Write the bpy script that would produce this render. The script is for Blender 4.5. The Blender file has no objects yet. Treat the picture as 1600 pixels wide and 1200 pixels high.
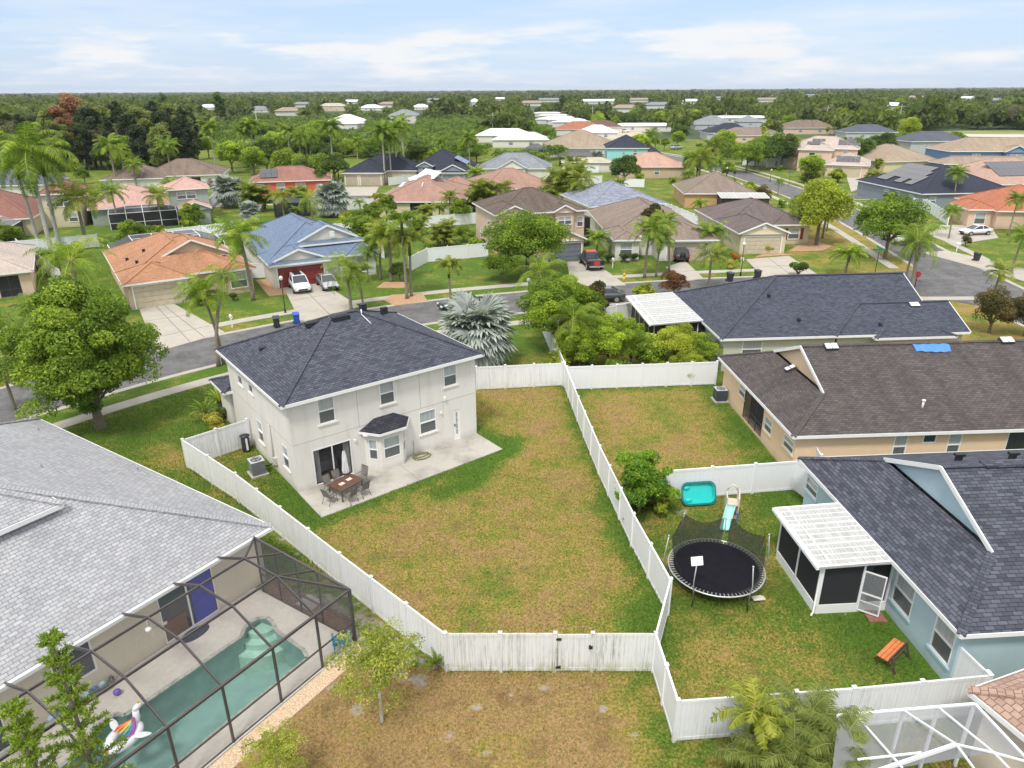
import bpy, bmesh, math, random
import numpy as np
from mathutils import Vector, Matrix
random.seed(7); rng=np.random.default_rng(7)
SC=bpy.context.scene; COL=SC.collection
R=math.radians
# ---------------------------------------------------------------- camera
F_PX=1110.0; HC=20.5; PITCH=R(22.5); ROLL=R(0.33)
cam=bpy.data.cameras.new('camera'); camo=bpy.data.objects.new('camera',cam); COL.objects.link(camo)
cam.sensor_fit='HORIZONTAL'; cam.sensor_width=36; cam.lens=36*F_PX/1600; cam.clip_start=.5; cam.clip_end=30000
_f=Vector((0,math.cos(PITCH),-math.sin(PITCH))); _r0=Vector((1,0,0)); _u0=Vector((0,math.sin(PITCH),math.cos(PITCH)))
_r=_r0*math.cos(ROLL)-_u0*math.sin(ROLL); _u=_r0*math.sin(ROLL)+_u0*math.cos(ROLL)
m=Matrix((( _r.x,_u.x,-_f.x,0),(_r.y,_u.y,-_f.y,0),(_r.z,_u.z,-_f.z,HC),(0,0,0,1)))
camo.matrix_world=m; SC.camera=camo
# ---------------------------------------------------------------- world, sun, exposure
SUN_EL,SUN_AZ=R(58),R(200)      # azimuth clockwise from +Y
w=bpy.data.worlds.new('World'); SC.world=w; w.use_nodes=True
nt=w.node_tree; nt.nodes.clear(); N=nt.nodes.new; L=nt.links.new
out=N('ShaderNodeOutputWorld'); bg=N('ShaderNodeBackground'); L(bg.outputs[0],out.inputs[0])
sky=N('ShaderNodeTexSky'); sky.sky_type='NISHITA'; sky.sun_disc=False; sky.sun_elevation=SUN_EL; sky.sun_rotation=SUN_AZ
sky.air_density=1.0; sky.dust_density=0.6; sky.ozone_density=1.5
tc=N('ShaderNodeTexCoord'); sep=N('ShaderNodeSeparateXYZ'); L(tc.outputs['Generated'],sep.inputs[0])
def mth(op,a,b=None,clamp=False):
    n=N('ShaderNodeMath'); n.operation=op; n.use_clamp=clamp
    for i,x in enumerate((a,b)):
        if x is None: continue
        if isinstance(x,(int,float)): n.inputs[i].default_value=x
        else: L(x,n.inputs[i])
    return n.outputs[0]
# clouds on a flat layer overhead: direction / (z + k)
zz=mth('ADD',mth('MAXIMUM',sep.outputs[2],0.0),0.045)
cx=mth('DIVIDE',sep.outputs[0],zz); cy=mth('DIVIDE',sep.outputs[1],zz)
cmb=N('ShaderNodeCombineXYZ'); L(cx,cmb.inputs[0]); L(cy,cmb.inputs[1])
n1=N('ShaderNodeTexNoise'); n1.inputs['Scale'].default_value=0.42; n1.inputs['Detail'].default_value=7; n1.inputs['Roughness'].default_value=.55; L(cmb.outputs[0],n1.inputs['Vector'])
r1=N('ShaderNodeValToRGB'); r1.color_ramp.elements[0].position=.46; r1.color_ramp.elements[1].position=.66; L(n1.outputs[0],r1.inputs[0])
# low puffy bank close to the horizon
mp=N('ShaderNodeMapping'); mp.inputs['Scale'].default_value=(2.6,2.6,15); mp.inputs['Location'].default_value=(3.1,.4,.6); L(tc.outputs['Generated'],mp.inputs[0])
n2=N('ShaderNodeTexNoise'); n2.inputs['Scale'].default_value=1.7; n2.inputs['Detail'].default_value=8; n2.inputs['Roughness'].default_value=.55; L(mp.outputs[0],n2.inputs['Vector'])
r2=N('ShaderNodeValToRGB'); r2.color_ramp.elements[0].position=.50; r2.color_ramp.elements[1].position=.60; L(n2.outputs[0],r2.inputs[0])
band=mth('SUBTRACT',1.0,mth('MULTIPLY',mth('ABSOLUTE',mth('SUBTRACT',sep.outputs[2],0.04)),20.0),True)
b2=mth('MULTIPLY',mth('MULTIPLY',r2.outputs[0],mth('MINIMUM',mth('MULTIPLY',band,2.0),1.0)),.9)
cl=mth('MAXIMUM',mth('MULTIPLY',r1.outputs[0],.42),b2)
mx=N('ShaderNodeMixRGB'); L(cl,mx.inputs[0])
# milky veil: the clear sky is pale and hazy
veil=N('ShaderNodeMixRGB'); veil.inputs[0].default_value=.75; L(sky.outputs[0],veil.inputs[1]); veil.inputs[2].default_value=(2.65,3.45,4.9,1)
L(veil.outputs[0],mx.inputs[1]); mx.inputs[2].default_value=(5.0,5.0,5.05,1)
# a thin overcast is brighter overhead than at the horizon
up=mth('MULTIPLY',mth('SUBTRACT',sep.outputs[2],0.12,True),1.0,True); gain=mth('ADD',1.0,mth('MULTIPLY',mth('POWER',up,.6),.75))
ov=N('ShaderNodeMixRGB'); L(mth('MINIMUM',mth('MULTIPLY',up,3.0),1.0),ov.inputs[0]); L(mx.outputs[0],ov.inputs[1]); ov.inputs[2].default_value=(4.75,4.75,4.75,1)   # neutral white cloud deck overhead
vm=N('ShaderNodeVectorMath'); vm.operation='SCALE'; L(ov.outputs[0],vm.inputs[0]); L(gain,vm.inputs['Scale'])
L(vm.outputs[0],bg.inputs[0]); bg.inputs[1].default_value=0.10
sl=bpy.data.lights.new('sun','SUN'); sl.energy=1.5; sl.angle=R(10); sl.color=(1,.96,.9)
so=bpy.data.objects.new('sun',sl); COL.objects.link(so); so.rotation_euler=(R(90)-SUN_EL,0,-SUN_AZ+math.pi)
vs=SC.view_settings; vs.view_transform='Standard'; vs.look='None'; vs.gamma=1; vs.use_curve_mapping=False; vs.exposure=0.93
SC.cycles.max_bounces=6; SC.cycles.transparent_max_bounces=12; SC.cycles.volume_bounces=0
# ---------------------------------------------------------------- pixel -> place helpers (photo is 1600x1200)
def ray(px,py): return _f*F_PX+_r*(px-800)+_u*(600-py)
def G(px,py,z=0):
    d=ray(px,py); t=(z-HC)/d.z; return (t*d.x,t*d.y)
def height_at(x,y,py,px=None):        # height of the thing standing at x,y whose top shows at photo row py
    lo,hi=0,60
    for _ in range(40):
        mid=(lo+hi)/2; v=Vector((x,y,mid-HC)); yy=600-F_PX*v.dot(_u)/v.dot(_f)
        if yy>py: lo=mid
        else: hi=mid
    return lo
def frame2(x0,y0,x1,y1,z):
    a=G(x0,y0,z); b=G(x1,y1,z); return a,math.degrees(math.atan2(b[1]-a[1],b[0]-a[0])),math.hypot(b[0]-a[0],b[1]-a[1])
class Fr:
    def __init__(s,o,a):
        s.o=o; s.a=a; c,t=math.cos(R(a)),math.sin(R(a)); s.u=(c,t); s.v=(-t,c)
    def w(s,u,v,z=0): return (s.o[0]+u*s.u[0]+v*s.v[0], s.o[1]+u*s.u[1]+v*s.v[1], z)
# ---------------------------------------------------------------- materials
def newmat(name):
    m=bpy.data.materials.new(name); m.use_nodes=True; nt=m.node_tree; b=nt.nodes['Principled BSDF']; return m,nt,b
def nd(nt,t,**kw):
    n=nt.nodes.new('ShaderNode'+t)
    for k,v in kw.items():
        if k[0]=='_': setattr(n,k[1:],v)
        else: n.inputs[k.replace('__',' ')].default_value=v
    return n
def c4(c,k=1): return (c[0]*k,c[1]*k,c[2]*k,1)
def ramp(nt,src,p0,p1,c0=(0,0,0,1),c1=(1,1,1,1)):
    r=nt.nodes.new('ShaderNodeValToRGB'); e=r.color_ramp.elements; e[0].position=p0;e[1].position=p1;e[0].color=c0;e[1].color=c1; nt.links.new(src,r.inputs[0]); return r.outputs[0]
def mixc(nt,fac,a,b,mode='MIX'):
    n=nt.nodes.new('ShaderNodeMixRGB'); n.blend_type=mode
    for i,x in enumerate((fac,a,b)):
        if isinstance(x,(tuple,list)): n.inputs[i].default_value=x
        elif isinstance(x,(int,float)): n.inputs[i].default_value=x
        else: nt.links.new(x,n.inputs[i])
    return n.outputs[0]
def mm(nt,op,a,b=None,clamp=False):
    n=nt.nodes.new('ShaderNodeMath'); n.operation=op; n.use_clamp=clamp
    for i,x in enumerate((a,b)):
        if x is None: continue
        if isinstance(x,(int,float)): n.inputs[i].default_value=x
        else: nt.links.new(x,n.inputs[i])
    return n.outputs[0]
def noise(nt,vec,scale,detail=4,rough=.55):
    n=nd(nt,'TexNoise',Scale=scale,Detail=detail,Roughness=rough); nt.links.new(vec,n.inputs['Vector']); return n.outputs[0]
def mapping(nt,vec,scale=(1,1,1),loc=(0,0,0)):
    n=nt.nodes.new('ShaderNodeMapping'); n.inputs['Scale'].default_value=scale; n.inputs['Location'].default_value=loc; nt.links.new(vec,n.inputs[0]); return n.outputs[0]
def bump(nt,b,h,strength=.3,dist=.02):
    n=nd(nt,'Bump',Strength=strength,Distance=dist); nt.links.new(h,n.inputs['Height']); nt.links.new(n.outputs[0],b.inputs['Normal'])
def coords(nt,which='Object'):
    t=nt.nodes.new('ShaderNodeTexCoord'); return t.outputs[which]
def geopos(nt): return nt.nodes.new('ShaderNodeNewGeometry').outputs['Position']
MC={}
def plain(name,c,rough=.7,metal=0,var=.12,scale=3.0,bmp=0,coat=0,spec=.5):
    if name in MC: return MC[name]
    m,nt,b=newmat(name); p=geopos(nt)
    n=noise(nt,p,scale,5)
    col=mixc(nt,ramp(nt,n,.3,.7),c4(c,1-var),c4(c,1+var)); nt.links.new(col,b.inputs['Base Color'])
    b.inputs['Roughness'].default_value=rough; b.inputs['Metallic'].default_value=metal; b.inputs['Coat Weight'].default_value=coat; b.inputs['Specular IOR Level'].default_value=spec
    if bmp: bump(nt,b,noise(nt,p,scale*8,3),bmp)
    MC[name]=m; return m
def stucco(name,c,dirt=.35,dc=(.22,.2,.16)):
    if name in MC: return MC[name]
    m,nt,b=newmat(name); p=geopos(nt)
    n=noise(nt,mapping(nt,p,(1.6,1.6,.22)),1.0,6,.6)                       # rain streaks
    f=mm(nt,'MULTIPLY',ramp(nt,n,.5,.78),dirt)
    n3=noise(nt,p,.8,4); base=mixc(nt,n3,c4(c,.93),c4(c,1.05))
    col=mixc(nt,f,base,c4(dc)); 
    sp=nt.nodes.new('ShaderNodeSeparateXYZ'); nt.links.new(p,sp.inputs[0])
    low=mm(nt,'MULTIPLY',mm(nt,'SUBTRACT',.5,sp.outputs[2],True),mm(nt,'MULTIPLY',noise(nt,p,3,3),1.2))   # splash dirt at the foot
    col=mixc(nt,low,col,c4(dc))
    nt.links.new(col,b.inputs['Base Color']); b.inputs['Roughness'].default_value=.9
    bump(nt,b,noise(nt,p,25,3),.35,.01); MC[name]=m; return m
def shingle(name,c0,c1,dark=.55,streak=.25,sc=(.03,.03,.03),bw=.32,rh=.145):
    if name in MC: return MC[name]
    m,nt,b=newmat(name); uv=coords(nt,'UV'); p=geopos(nt)
    br=nd(nt,'TexBrick',Scale=1.0,Color1=c4(c0),Color2=c4(c1),Mortar=c4(c0,dark)); br.offset=.5; br.squash=1
    br.inputs['Mortar Size'].default_value=.016; br.inputs['Mortar Smooth'].default_value=.35; br.inputs['Brick Width'].default_value=bw; br.inputs['Row Height'].default_value=rh; br.inputs['Bias'].default_value=0
    wv=mapping(nt,uv,(1,1,1)); nt.links.new(wv,br.inputs['Vector'])
    # blend-line tabs of another tone
    br2=nd(nt,'TexBrick',Scale=1.0,Color1=(1,1,1,1),Color2=(.74,.74,.75,1),Mortar=(.85,.85,.85,1)); br2.offset=.37
    br2.inputs['Mortar Size'].default_value=0; br2.inputs['Brick Width'].default_value=bw*.63; br2.inputs['Row Height'].default_value=rh; nt.links.new(wv,br2.inputs['Vector'])
    col=mixc(nt,.55,br.outputs[0],br2.outputs[0],'MULTIPLY')
    st=noise(nt,mapping(nt,uv,(.55,.1,1)),1.5,5,.6)
    col=mixc(nt,mm(nt,'MULTIPLY',ramp(nt,st,.45,.75),streak),col,c4(sc))
    big=noise(nt,p,.35,3); col=mixc(nt,.5,col,ramp(nt,big,.2,.8,(.78,.78,.8,1),(1.15,1.13,1.12,1)),'MULTIPLY')
    gr=noise(nt,p,30,2); col=mixc(nt,.5,col,ramp(nt,gr,.3,.7,(.75,.75,.75,1),(1.2,1.2,1.2,1)),'MULTIPLY')
    nt.links.new(col,b.inputs['Base Color']); b.inputs['Roughness'].default_value=.92; b.inputs['Specular IOR Level'].default_value=.25
    sp=nt.nodes.new('ShaderNodeSeparateXYZ'); nt.links.new(uv,sp.inputs[0])
    saw=mm(nt,'FRACT',mm(nt,'DIVIDE',sp.outputs[1],rh)); bump(nt,b,mm(nt,'SUBTRACT',1.0,saw),.45,.015)
    MC[name]=m; return m
def leafmat(name,c0,c1,c2=None,trans=.42,rough=.55):
    if name in MC: return MC[name]
    m,nt,b=newmat(name); a=nd(nt,'Attribute',_attribute_name='rnd')
    oi=nt.nodes.new('ShaderNodeObjectInfo')
    f=mm(nt,'ADD',mm(nt,'MULTIPLY',a.outputs['Fac'],.8),mm(nt,'MULTIPLY',oi.outputs['Random'],.2))
    r=nt.nodes.new('ShaderNodeValToRGB'); e=r.color_ramp.elements; e[0].position=0; e[0].color=c4(c0); e[1].position=1; e[1].color=c4(c2 or c1)
    if c2: x=e.new(.6); x.color=c4(c1)
    nt.links.new(f,r.inputs[0]); nt.links.new(r.outputs[0],b.inputs['Base Color']); b.inputs['Roughness'].default_value=rough; b.inputs['Specular IOR Level'].default_value=.3
    tr=nt.nodes.new('ShaderNodeBsdfTranslucent'); nt.links.new(mixc(nt,1,r.outputs[0],(1.1,1.25,.75,1),'MULTIPLY'),tr.inputs[0])
    mx=nt.nodes.new('ShaderNodeMixShader'); mx.inputs[0].default_value=trans; nt.links.new(b.outputs[0],mx.inputs[1]); nt.links.new(tr.outputs[0],mx.inputs[2])
    nt.links.new(mx.outputs[0],nt.nodes['Material Output'].inputs[0]); MC[name]=m; return m
def barkmat(name,c):
    if name in MC: return MC[name]
    m,nt,b=newmat(name); p=coords(nt,'Object'); n=noise(nt,mapping(nt,p,(3,3,9)),2,5)
    nt.links.new(mixc(nt,ramp(nt,n,.3,.7),c4(c,.65),c4(c,1.25)),b.inputs['Base Color']); b.inputs['Roughness'].default_value=.95; bump(nt,b,n,.6,.03); MC[name]=m; return m
WHITE=plain('white_trim',(.78,.78,.77),.55,var=.04)
ALU=plain('bronze_aluminium',(.085,.075,.075),.4,metal=.3,var=.1)
WALU=plain('white_aluminium',(.78,.79,.8),.4,var=.03)
SEAM=plain('stucco_joint',(.36,.345,.32),.9)
def glassmat(name,c,rough=.08):
    if name in MC: return MC[name]
    m,nt,b=newmat(name); p=geopos(nt); n=noise(nt,mapping(nt,p,(9,9,.5)),1,3)
    nt.links.new(mixc(nt,n,c4(c,.6),c4(c,1.4)),b.inputs['Base Color']); b.inputs['Roughness'].default_value=rough; b.inputs['Coat Weight'].default_value=.4; MC[name]=m; return m
G_DARK=glassmat('dark_glass',(.03,.035,.04)); G_SCR=glassmat('screened_glass',(.11,.12,.125),.35); G_PALE=glassmat('glass_with_blind',(.38,.41,.42),.15)
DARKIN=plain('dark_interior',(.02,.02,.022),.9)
def screenmat(name,c,alpha):
    if name in MC: return MC[name]
    m,nt,b=newmat(name); b.inputs['Base Color'].default_value=c4(c); b.inputs['Roughness'].default_value=.8; b.inputs['Alpha'].default_value=alpha; MC[name]=m; return m
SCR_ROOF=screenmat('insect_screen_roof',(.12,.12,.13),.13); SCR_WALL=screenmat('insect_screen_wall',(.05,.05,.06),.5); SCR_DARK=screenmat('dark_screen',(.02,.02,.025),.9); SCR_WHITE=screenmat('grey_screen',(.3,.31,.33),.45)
def gardencol(): pass
# vinyl
def vinyl(name,stain,base=(.8,.81,.83)):
    m,nt,b=newmat(name); uv=coords(nt,'UV'); oi=nt.nodes.new('ShaderNodeObjectInfo')
    ad=nt.nodes.new('ShaderNodeVectorMath'); ad.operation='ADD'; cb=nt.nodes.new('ShaderNodeCombineXYZ'); k=mm(nt,'MULTIPLY',oi.outputs['Random'],97.0); nt.links.new(k,cb.inputs[0]); nt.links.new(uv,ad.inputs[0]); nt.links.new(cb.outputs[0],ad.inputs[1])
    sp=nt.nodes.new('ShaderNodeSeparateXYZ'); nt.links.new(uv,sp.inputs[0]); zz=sp.outputs[1]
    s1=noise(nt,mapping(nt,ad.outputs[0],(11,.5,1)),1,4,.7); s2=noise(nt,mapping(nt,ad.outputs[0],(22,1.6,1)),1,6,.75); s3=noise(nt,mapping(nt,ad.outputs[0],(.7,.3,1)),1,3)
    st=mm(nt,'MULTIPLY',ramp(nt,s1,.42,.62),ramp(nt,s2,.38,.6)); st=mm(nt,'MULTIPLY',st,mm(nt,'MULTIPLY',ramp(nt,s3,.3,.65),stain))
    low=mm(nt,'MULTIPLY',mm(nt,'SUBTRACT',1.0,mm(nt,'DIVIDE',zz,.55),True),mm(nt,'MULTIPLY',ramp(nt,noise(nt,mapping(nt,ad.outputs[0],(3,2,1)),1,4,.7),.38,.62),min(1,stain*1.1)))
    col=mixc(nt,st,c4(base),(.14,.15,.11,1)); col=mixc(nt,low,col,(.36,.37,.16,1))
    gv=mm(nt,'FRACT',mm(nt,'DIVIDE',sp.outputs[0],.15)); gl=ramp(nt,gv,.0,.09,(.72,.73,.75,1),(1,1,1,1)); col=mixc(nt,1,col,gl,'MULTIPLY')
    nt.links.new(col,b.inputs['Base Color']); b.inputs['Roughness'].default_value=.45; bump(nt,b,gl,.4,.01); return m
V_CLEAN=vinyl('white_vinyl',.12); V_MID=vinyl('weathered_vinyl',.5); V_DIRTY=vinyl('algae_stained_vinyl',1.0,(.74,.75,.74))
# ---------------------------------------------------------------- objects and meshes
def tag(o,label=None,cat=None,group=None,kind=None):
    if label: o['label']=label
    if cat: o['category']=cat
    if group: o['group']=group
    if kind: o['kind']=kind
    return o
def empty(name,label,cat,loc=(0,0,0),a=0,group=None):
    o=bpy.data.objects.new(name,None); COL.objects.link(o); o.location=(loc[0],loc[1],loc[2] if len(loc)>2 else 0); o.rotation_euler=(0,0,R(a)); o.empty_display_size=.2
    return tag(o,label,cat,group)
def auto_uv(me,smooth=False):
    n=len(me.loops); 
    if n==0: return
    uvl=me.uv_layers.new(name='UVMap')
    co=np.empty(len(me.vertices)*3); me.vertices.foreach_get('co',co); co=co.reshape(-1,3)
    li=np.empty(n,dtype=np.int64); me.loops.foreach_get('vertex_index',li)
    nrm=np.empty(len(me.polygons)*3); me.polygons.foreach_get('normal',nrm); nrm=nrm.reshape(-1,3)
    lt=np.empty(len(me.polygons),dtype=np.int64); me.polygons.foreach_get('loop_total',lt); pn=np.repeat(nrm,lt,axis=0)
    t=np.stack([-pn[:,1],pn[:,0],np.zeros(n)],1); l=np.linalg.norm(t,axis=1); flat=l<.02; t[flat]=(1,0,0); l[flat]=1; t/=l[:,None]
    b=np.cross(pn,t); p=co[li]; uv=np.stack([(p*t).sum(1),(p*b).sum(1)],1); uvl.data.foreach_set('uv',uv.ravel())
class MB:
    def __init__(s): s.v=[];s.f=[];s.mi=[];s.sm=[]
    def add(s,vs,fs,mi=0,sm=False):
        b=len(s.v); s.v+=[tuple(x) for x in vs]; s.f+=[tuple(b+i for i in f) for f in fs]; s.mi+=[mi]*len(fs); s.sm+=[sm]*len(fs); return s
    def poly(s,pts,mi=0): return s.add(pts,[tuple(range(len(pts)))],mi)
    def box(s,x0,x1,y0,y1,z0,z1,mi=0):
        vs=[(x,y,z) for z in (z0,z1) for y in (y0,y1) for x in (x0,x1)]
        return s.add(vs,[(0,2,3,1),(4,5,7,6),(0,1,5,4),(2,6,7,3),(0,4,6,2),(1,3,7,5)],mi)
    def bar(s,p,q,w,h=None,mi=0,up=(0,0,1)):
        h=h or w; p=Vector(p);q=Vector(q);d=(q-p)
        if d.length<1e-5: return s
        d.normalize(); u=Vector(up)
        if abs(d.dot(u))>.98: u=Vector((1,0,0))
        x=d.cross(u).normalized(); y=x.cross(d).normalized(); vs=[]
        for e in (p,q):
            for a,b in ((-1,-1),(1,-1),(1,1),(-1,1)): vs.append(e+x*(a*w/2)+y*(b*h/2))
        return s.add(vs,[(0,1,2,3),(7,6,5,4),(0,4,5,1),(1,5,6,2),(2,6,7,3),(3,7,4,0)],mi)
    def tube(s,pts,r,n=8,mi=0,cap=True,sm=True):
        pts=[Vector(p) for p in pts]; rr=r if isinstance(r,(list,tuple)) else [r]*len(pts); vs=[];fs=[]; px=None
        for i,p in enumerate(pts):
            d=(pts[min(i+1,len(pts)-1)]-pts[max(i-1,0)]).normalized()
            if px is None: px=d.orthogonal().normalized()
            x=(px-d*px.dot(d)); x=x.normalized() if x.length>1e-6 else d.orthogonal().normalized(); px=x; y=d.cross(x)
            for k in range(n):
                a=2*math.pi*k/n; vs.append(p+(x*math.cos(a)+y*math.sin(a))*rr[i])
        for i in range(len(pts)-1):
            for k in range(n): a=i*n+k;b=i*n+(k+1)%n; fs.append((a,b,b+n,a+n))
        if cap: fs.append(tuple(range(n-1,-1,-1))); fs.append(tuple(range((len(pts)-1)*n,len(pts)*n)))
        return s.add(vs,fs,mi,sm)
    def lathe(s,prof,c=(0,0,0),n=16,mi=0,sm=True):
        vs=[];fs=[]
        for r,z in prof:
            for k in range(n): a=2*math.pi*k/n; vs.append((c[0]+r*math.cos(a),c[1]+r*math.sin(a),c[2]+z))
        for i in range(len(prof)-1):
            for k in range(n): a=i*n+k;b=i*n+(k+1)%n; fs.append((a,b,b+n,a+n))
        fs.append(tuple(range((len(prof)-1)*n,len(prof)*n))); fs.append(tuple(range(n-1,-1,-1)))
        return s.add(vs,fs,mi,sm)
    def prism(s,pts,z0,z1,mi=0):      # pts ccw
        n=len(pts); vs=[(x,y,z0) for x,y in pts]+[(x,y,z1) for x,y in pts]
        return s.add(vs,[tuple(range(n-1,-1,-1)),tuple(range(n,2*n))]+[(i,(i+1)%n,(i+1)%n+n,i+n) for i in range(n)],mi)
    def ell(s,c,r,nu=12,nv=8,mi=0,rot=0):
        vs=[];fs=[];ca,sa=math.cos(rot),math.sin(rot)
        for j in range(nv+1):
            ph=math.pi*j/nv
            for k in range(nu):
                a=2*math.pi*k/nu; x=r[0]*math.sin(ph)*math.cos(a);y=r[1]*math.sin(ph)*math.sin(a)
                vs.append((c[0]+x*ca-y*sa,c[1]+x*sa+y*ca,c[2]-r[2]*math.cos(ph)))
        for j in range(nv):
            for k in range(nu): a=j*nu+k;b=j*nu+(k+1)%nu; fs.append((a,b,b+nu,a+nu))
        return s.add(vs,fs,mi,True)
    def mesh(s,name,mats,uv=True):
        me=bpy.data.meshes.new(name); me.from_pydata(s.v,[],s.f)
        for mt in (mats if isinstance(mats,(list,tuple)) else [mats]): me.materials.append(mt)
        if s.f: me.polygons.foreach_set('material_index',s.mi); me.polygons.foreach_set('use_smooth',s.sm)
        me.update()
        if uv: auto_uv(me)
        return me
    def obj(s,name,mats,parent=None,bev=0,loc=None,a=0):
        o=bpy.data.objects.new(name,s.mesh(name,mats)); COL.objects.link(o)
        if parent: o.parent=parent
        if loc is not None: o.location=loc; o.rotation_euler=(0,0,R(a))
        if bev:
            md=o.modifiers.new('bevel','BEVEL'); md.width=bev; md.segments=2; md.limit_method='ANGLE'; md.angle_limit=R(40)
        return o
def inst(me,name,parent=None,loc=(0,0,0),rot=(0,0,0),sc=None):
    o=bpy.data.objects.new(name,me); COL.objects.link(o); o.location=loc; o.rotation_euler=rot
    if parent: o.parent=parent
    if sc: o.scale=sc
    return o
def copy_tree(src,loc,a=0,label=None,group=None,sc=None):
    def cp(o,par):
        c=o.copy(); COL.objects.link(c); c.parent=par
        for ch in [x for x in KIDS.get(o.name,[])]: cp(ch,c)
        return c
    r=cp(src,None); r.location=(loc[0],loc[1],loc[2] if len(loc)>2 else 0); r.rotation_euler=(0,0,R(a))
    if sc: r.scale=(sc,)*3
    if label: r['label']=label
    if group: r['group']=group
    return r
KIDS={}
def regkids(root):
    def rec(o):
        ks=list(o.children); KIDS[o.name]=ks
        for k in ks: rec(k)
    bpy.context.view_layer.update(); rec(root)
def struct(mb,name,mats,label=None):
    o=mb.obj(name,mats); o['kind']='structure'; return o
# ---------------------------------------------------------------- house builder
OV=.42
def wall_plane(mb,p0,p1,z0,z1,holes,depth=.09,mi=0):
    # vertical wall from p0 to p1 (x,y), outward normal to the right of p0->p1; holes (a0,a1,z0,z1)
    dx,dy=p1[0]-p0[0],p1[1]-p0[1]; Ln=math.hypot(dx,dy); dx/=Ln;dy/=Ln; nx,ny=dy,-dx
    P=lambda a,z,d=0:(p0[0]+dx*a-nx*d,p0[1]+dy*a-ny*d,z)
    us=sorted({0,Ln,*[h[0] for h in holes],*[h[1] for h in holes]}); zs=sorted({z0,z1,*[h[2] for h in holes],*[h[3] for h in holes]})
    us=[u for u in us if -1e-6<=u<=Ln+1e-6]; zs=[z for z in zs if z0-1e-6<=z<=z1+1e-6]
    for a,b in zip(us,us[1:]):
        for c,d in zip(zs,zs[1:]):
            um,zm=(a+b)/2,(c+d)/2
            if any(h[0]<um<h[1] and h[2]<zm<h[3] for h in holes): continue
            mb.poly([P(a,c),P(b,c),P(b,d),P(a,d)],mi)
    for h in holes:
        a,b,c,d=h[:4]
        mb.poly([P(a,c),P(a,c,depth),P(a,d,depth),P(a,d)],mi); mb.poly([P(b,c,depth),P(b,c),P(b,d),P(b,d,depth)],mi)
        mb.poly([P(a,d),P(a,d,depth),P(b,d,depth),P(b,d)],mi); mb.poly([P(a,c,depth),P(a,c),P(b,c),P(b,c,depth)],mi)
    return P
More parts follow.
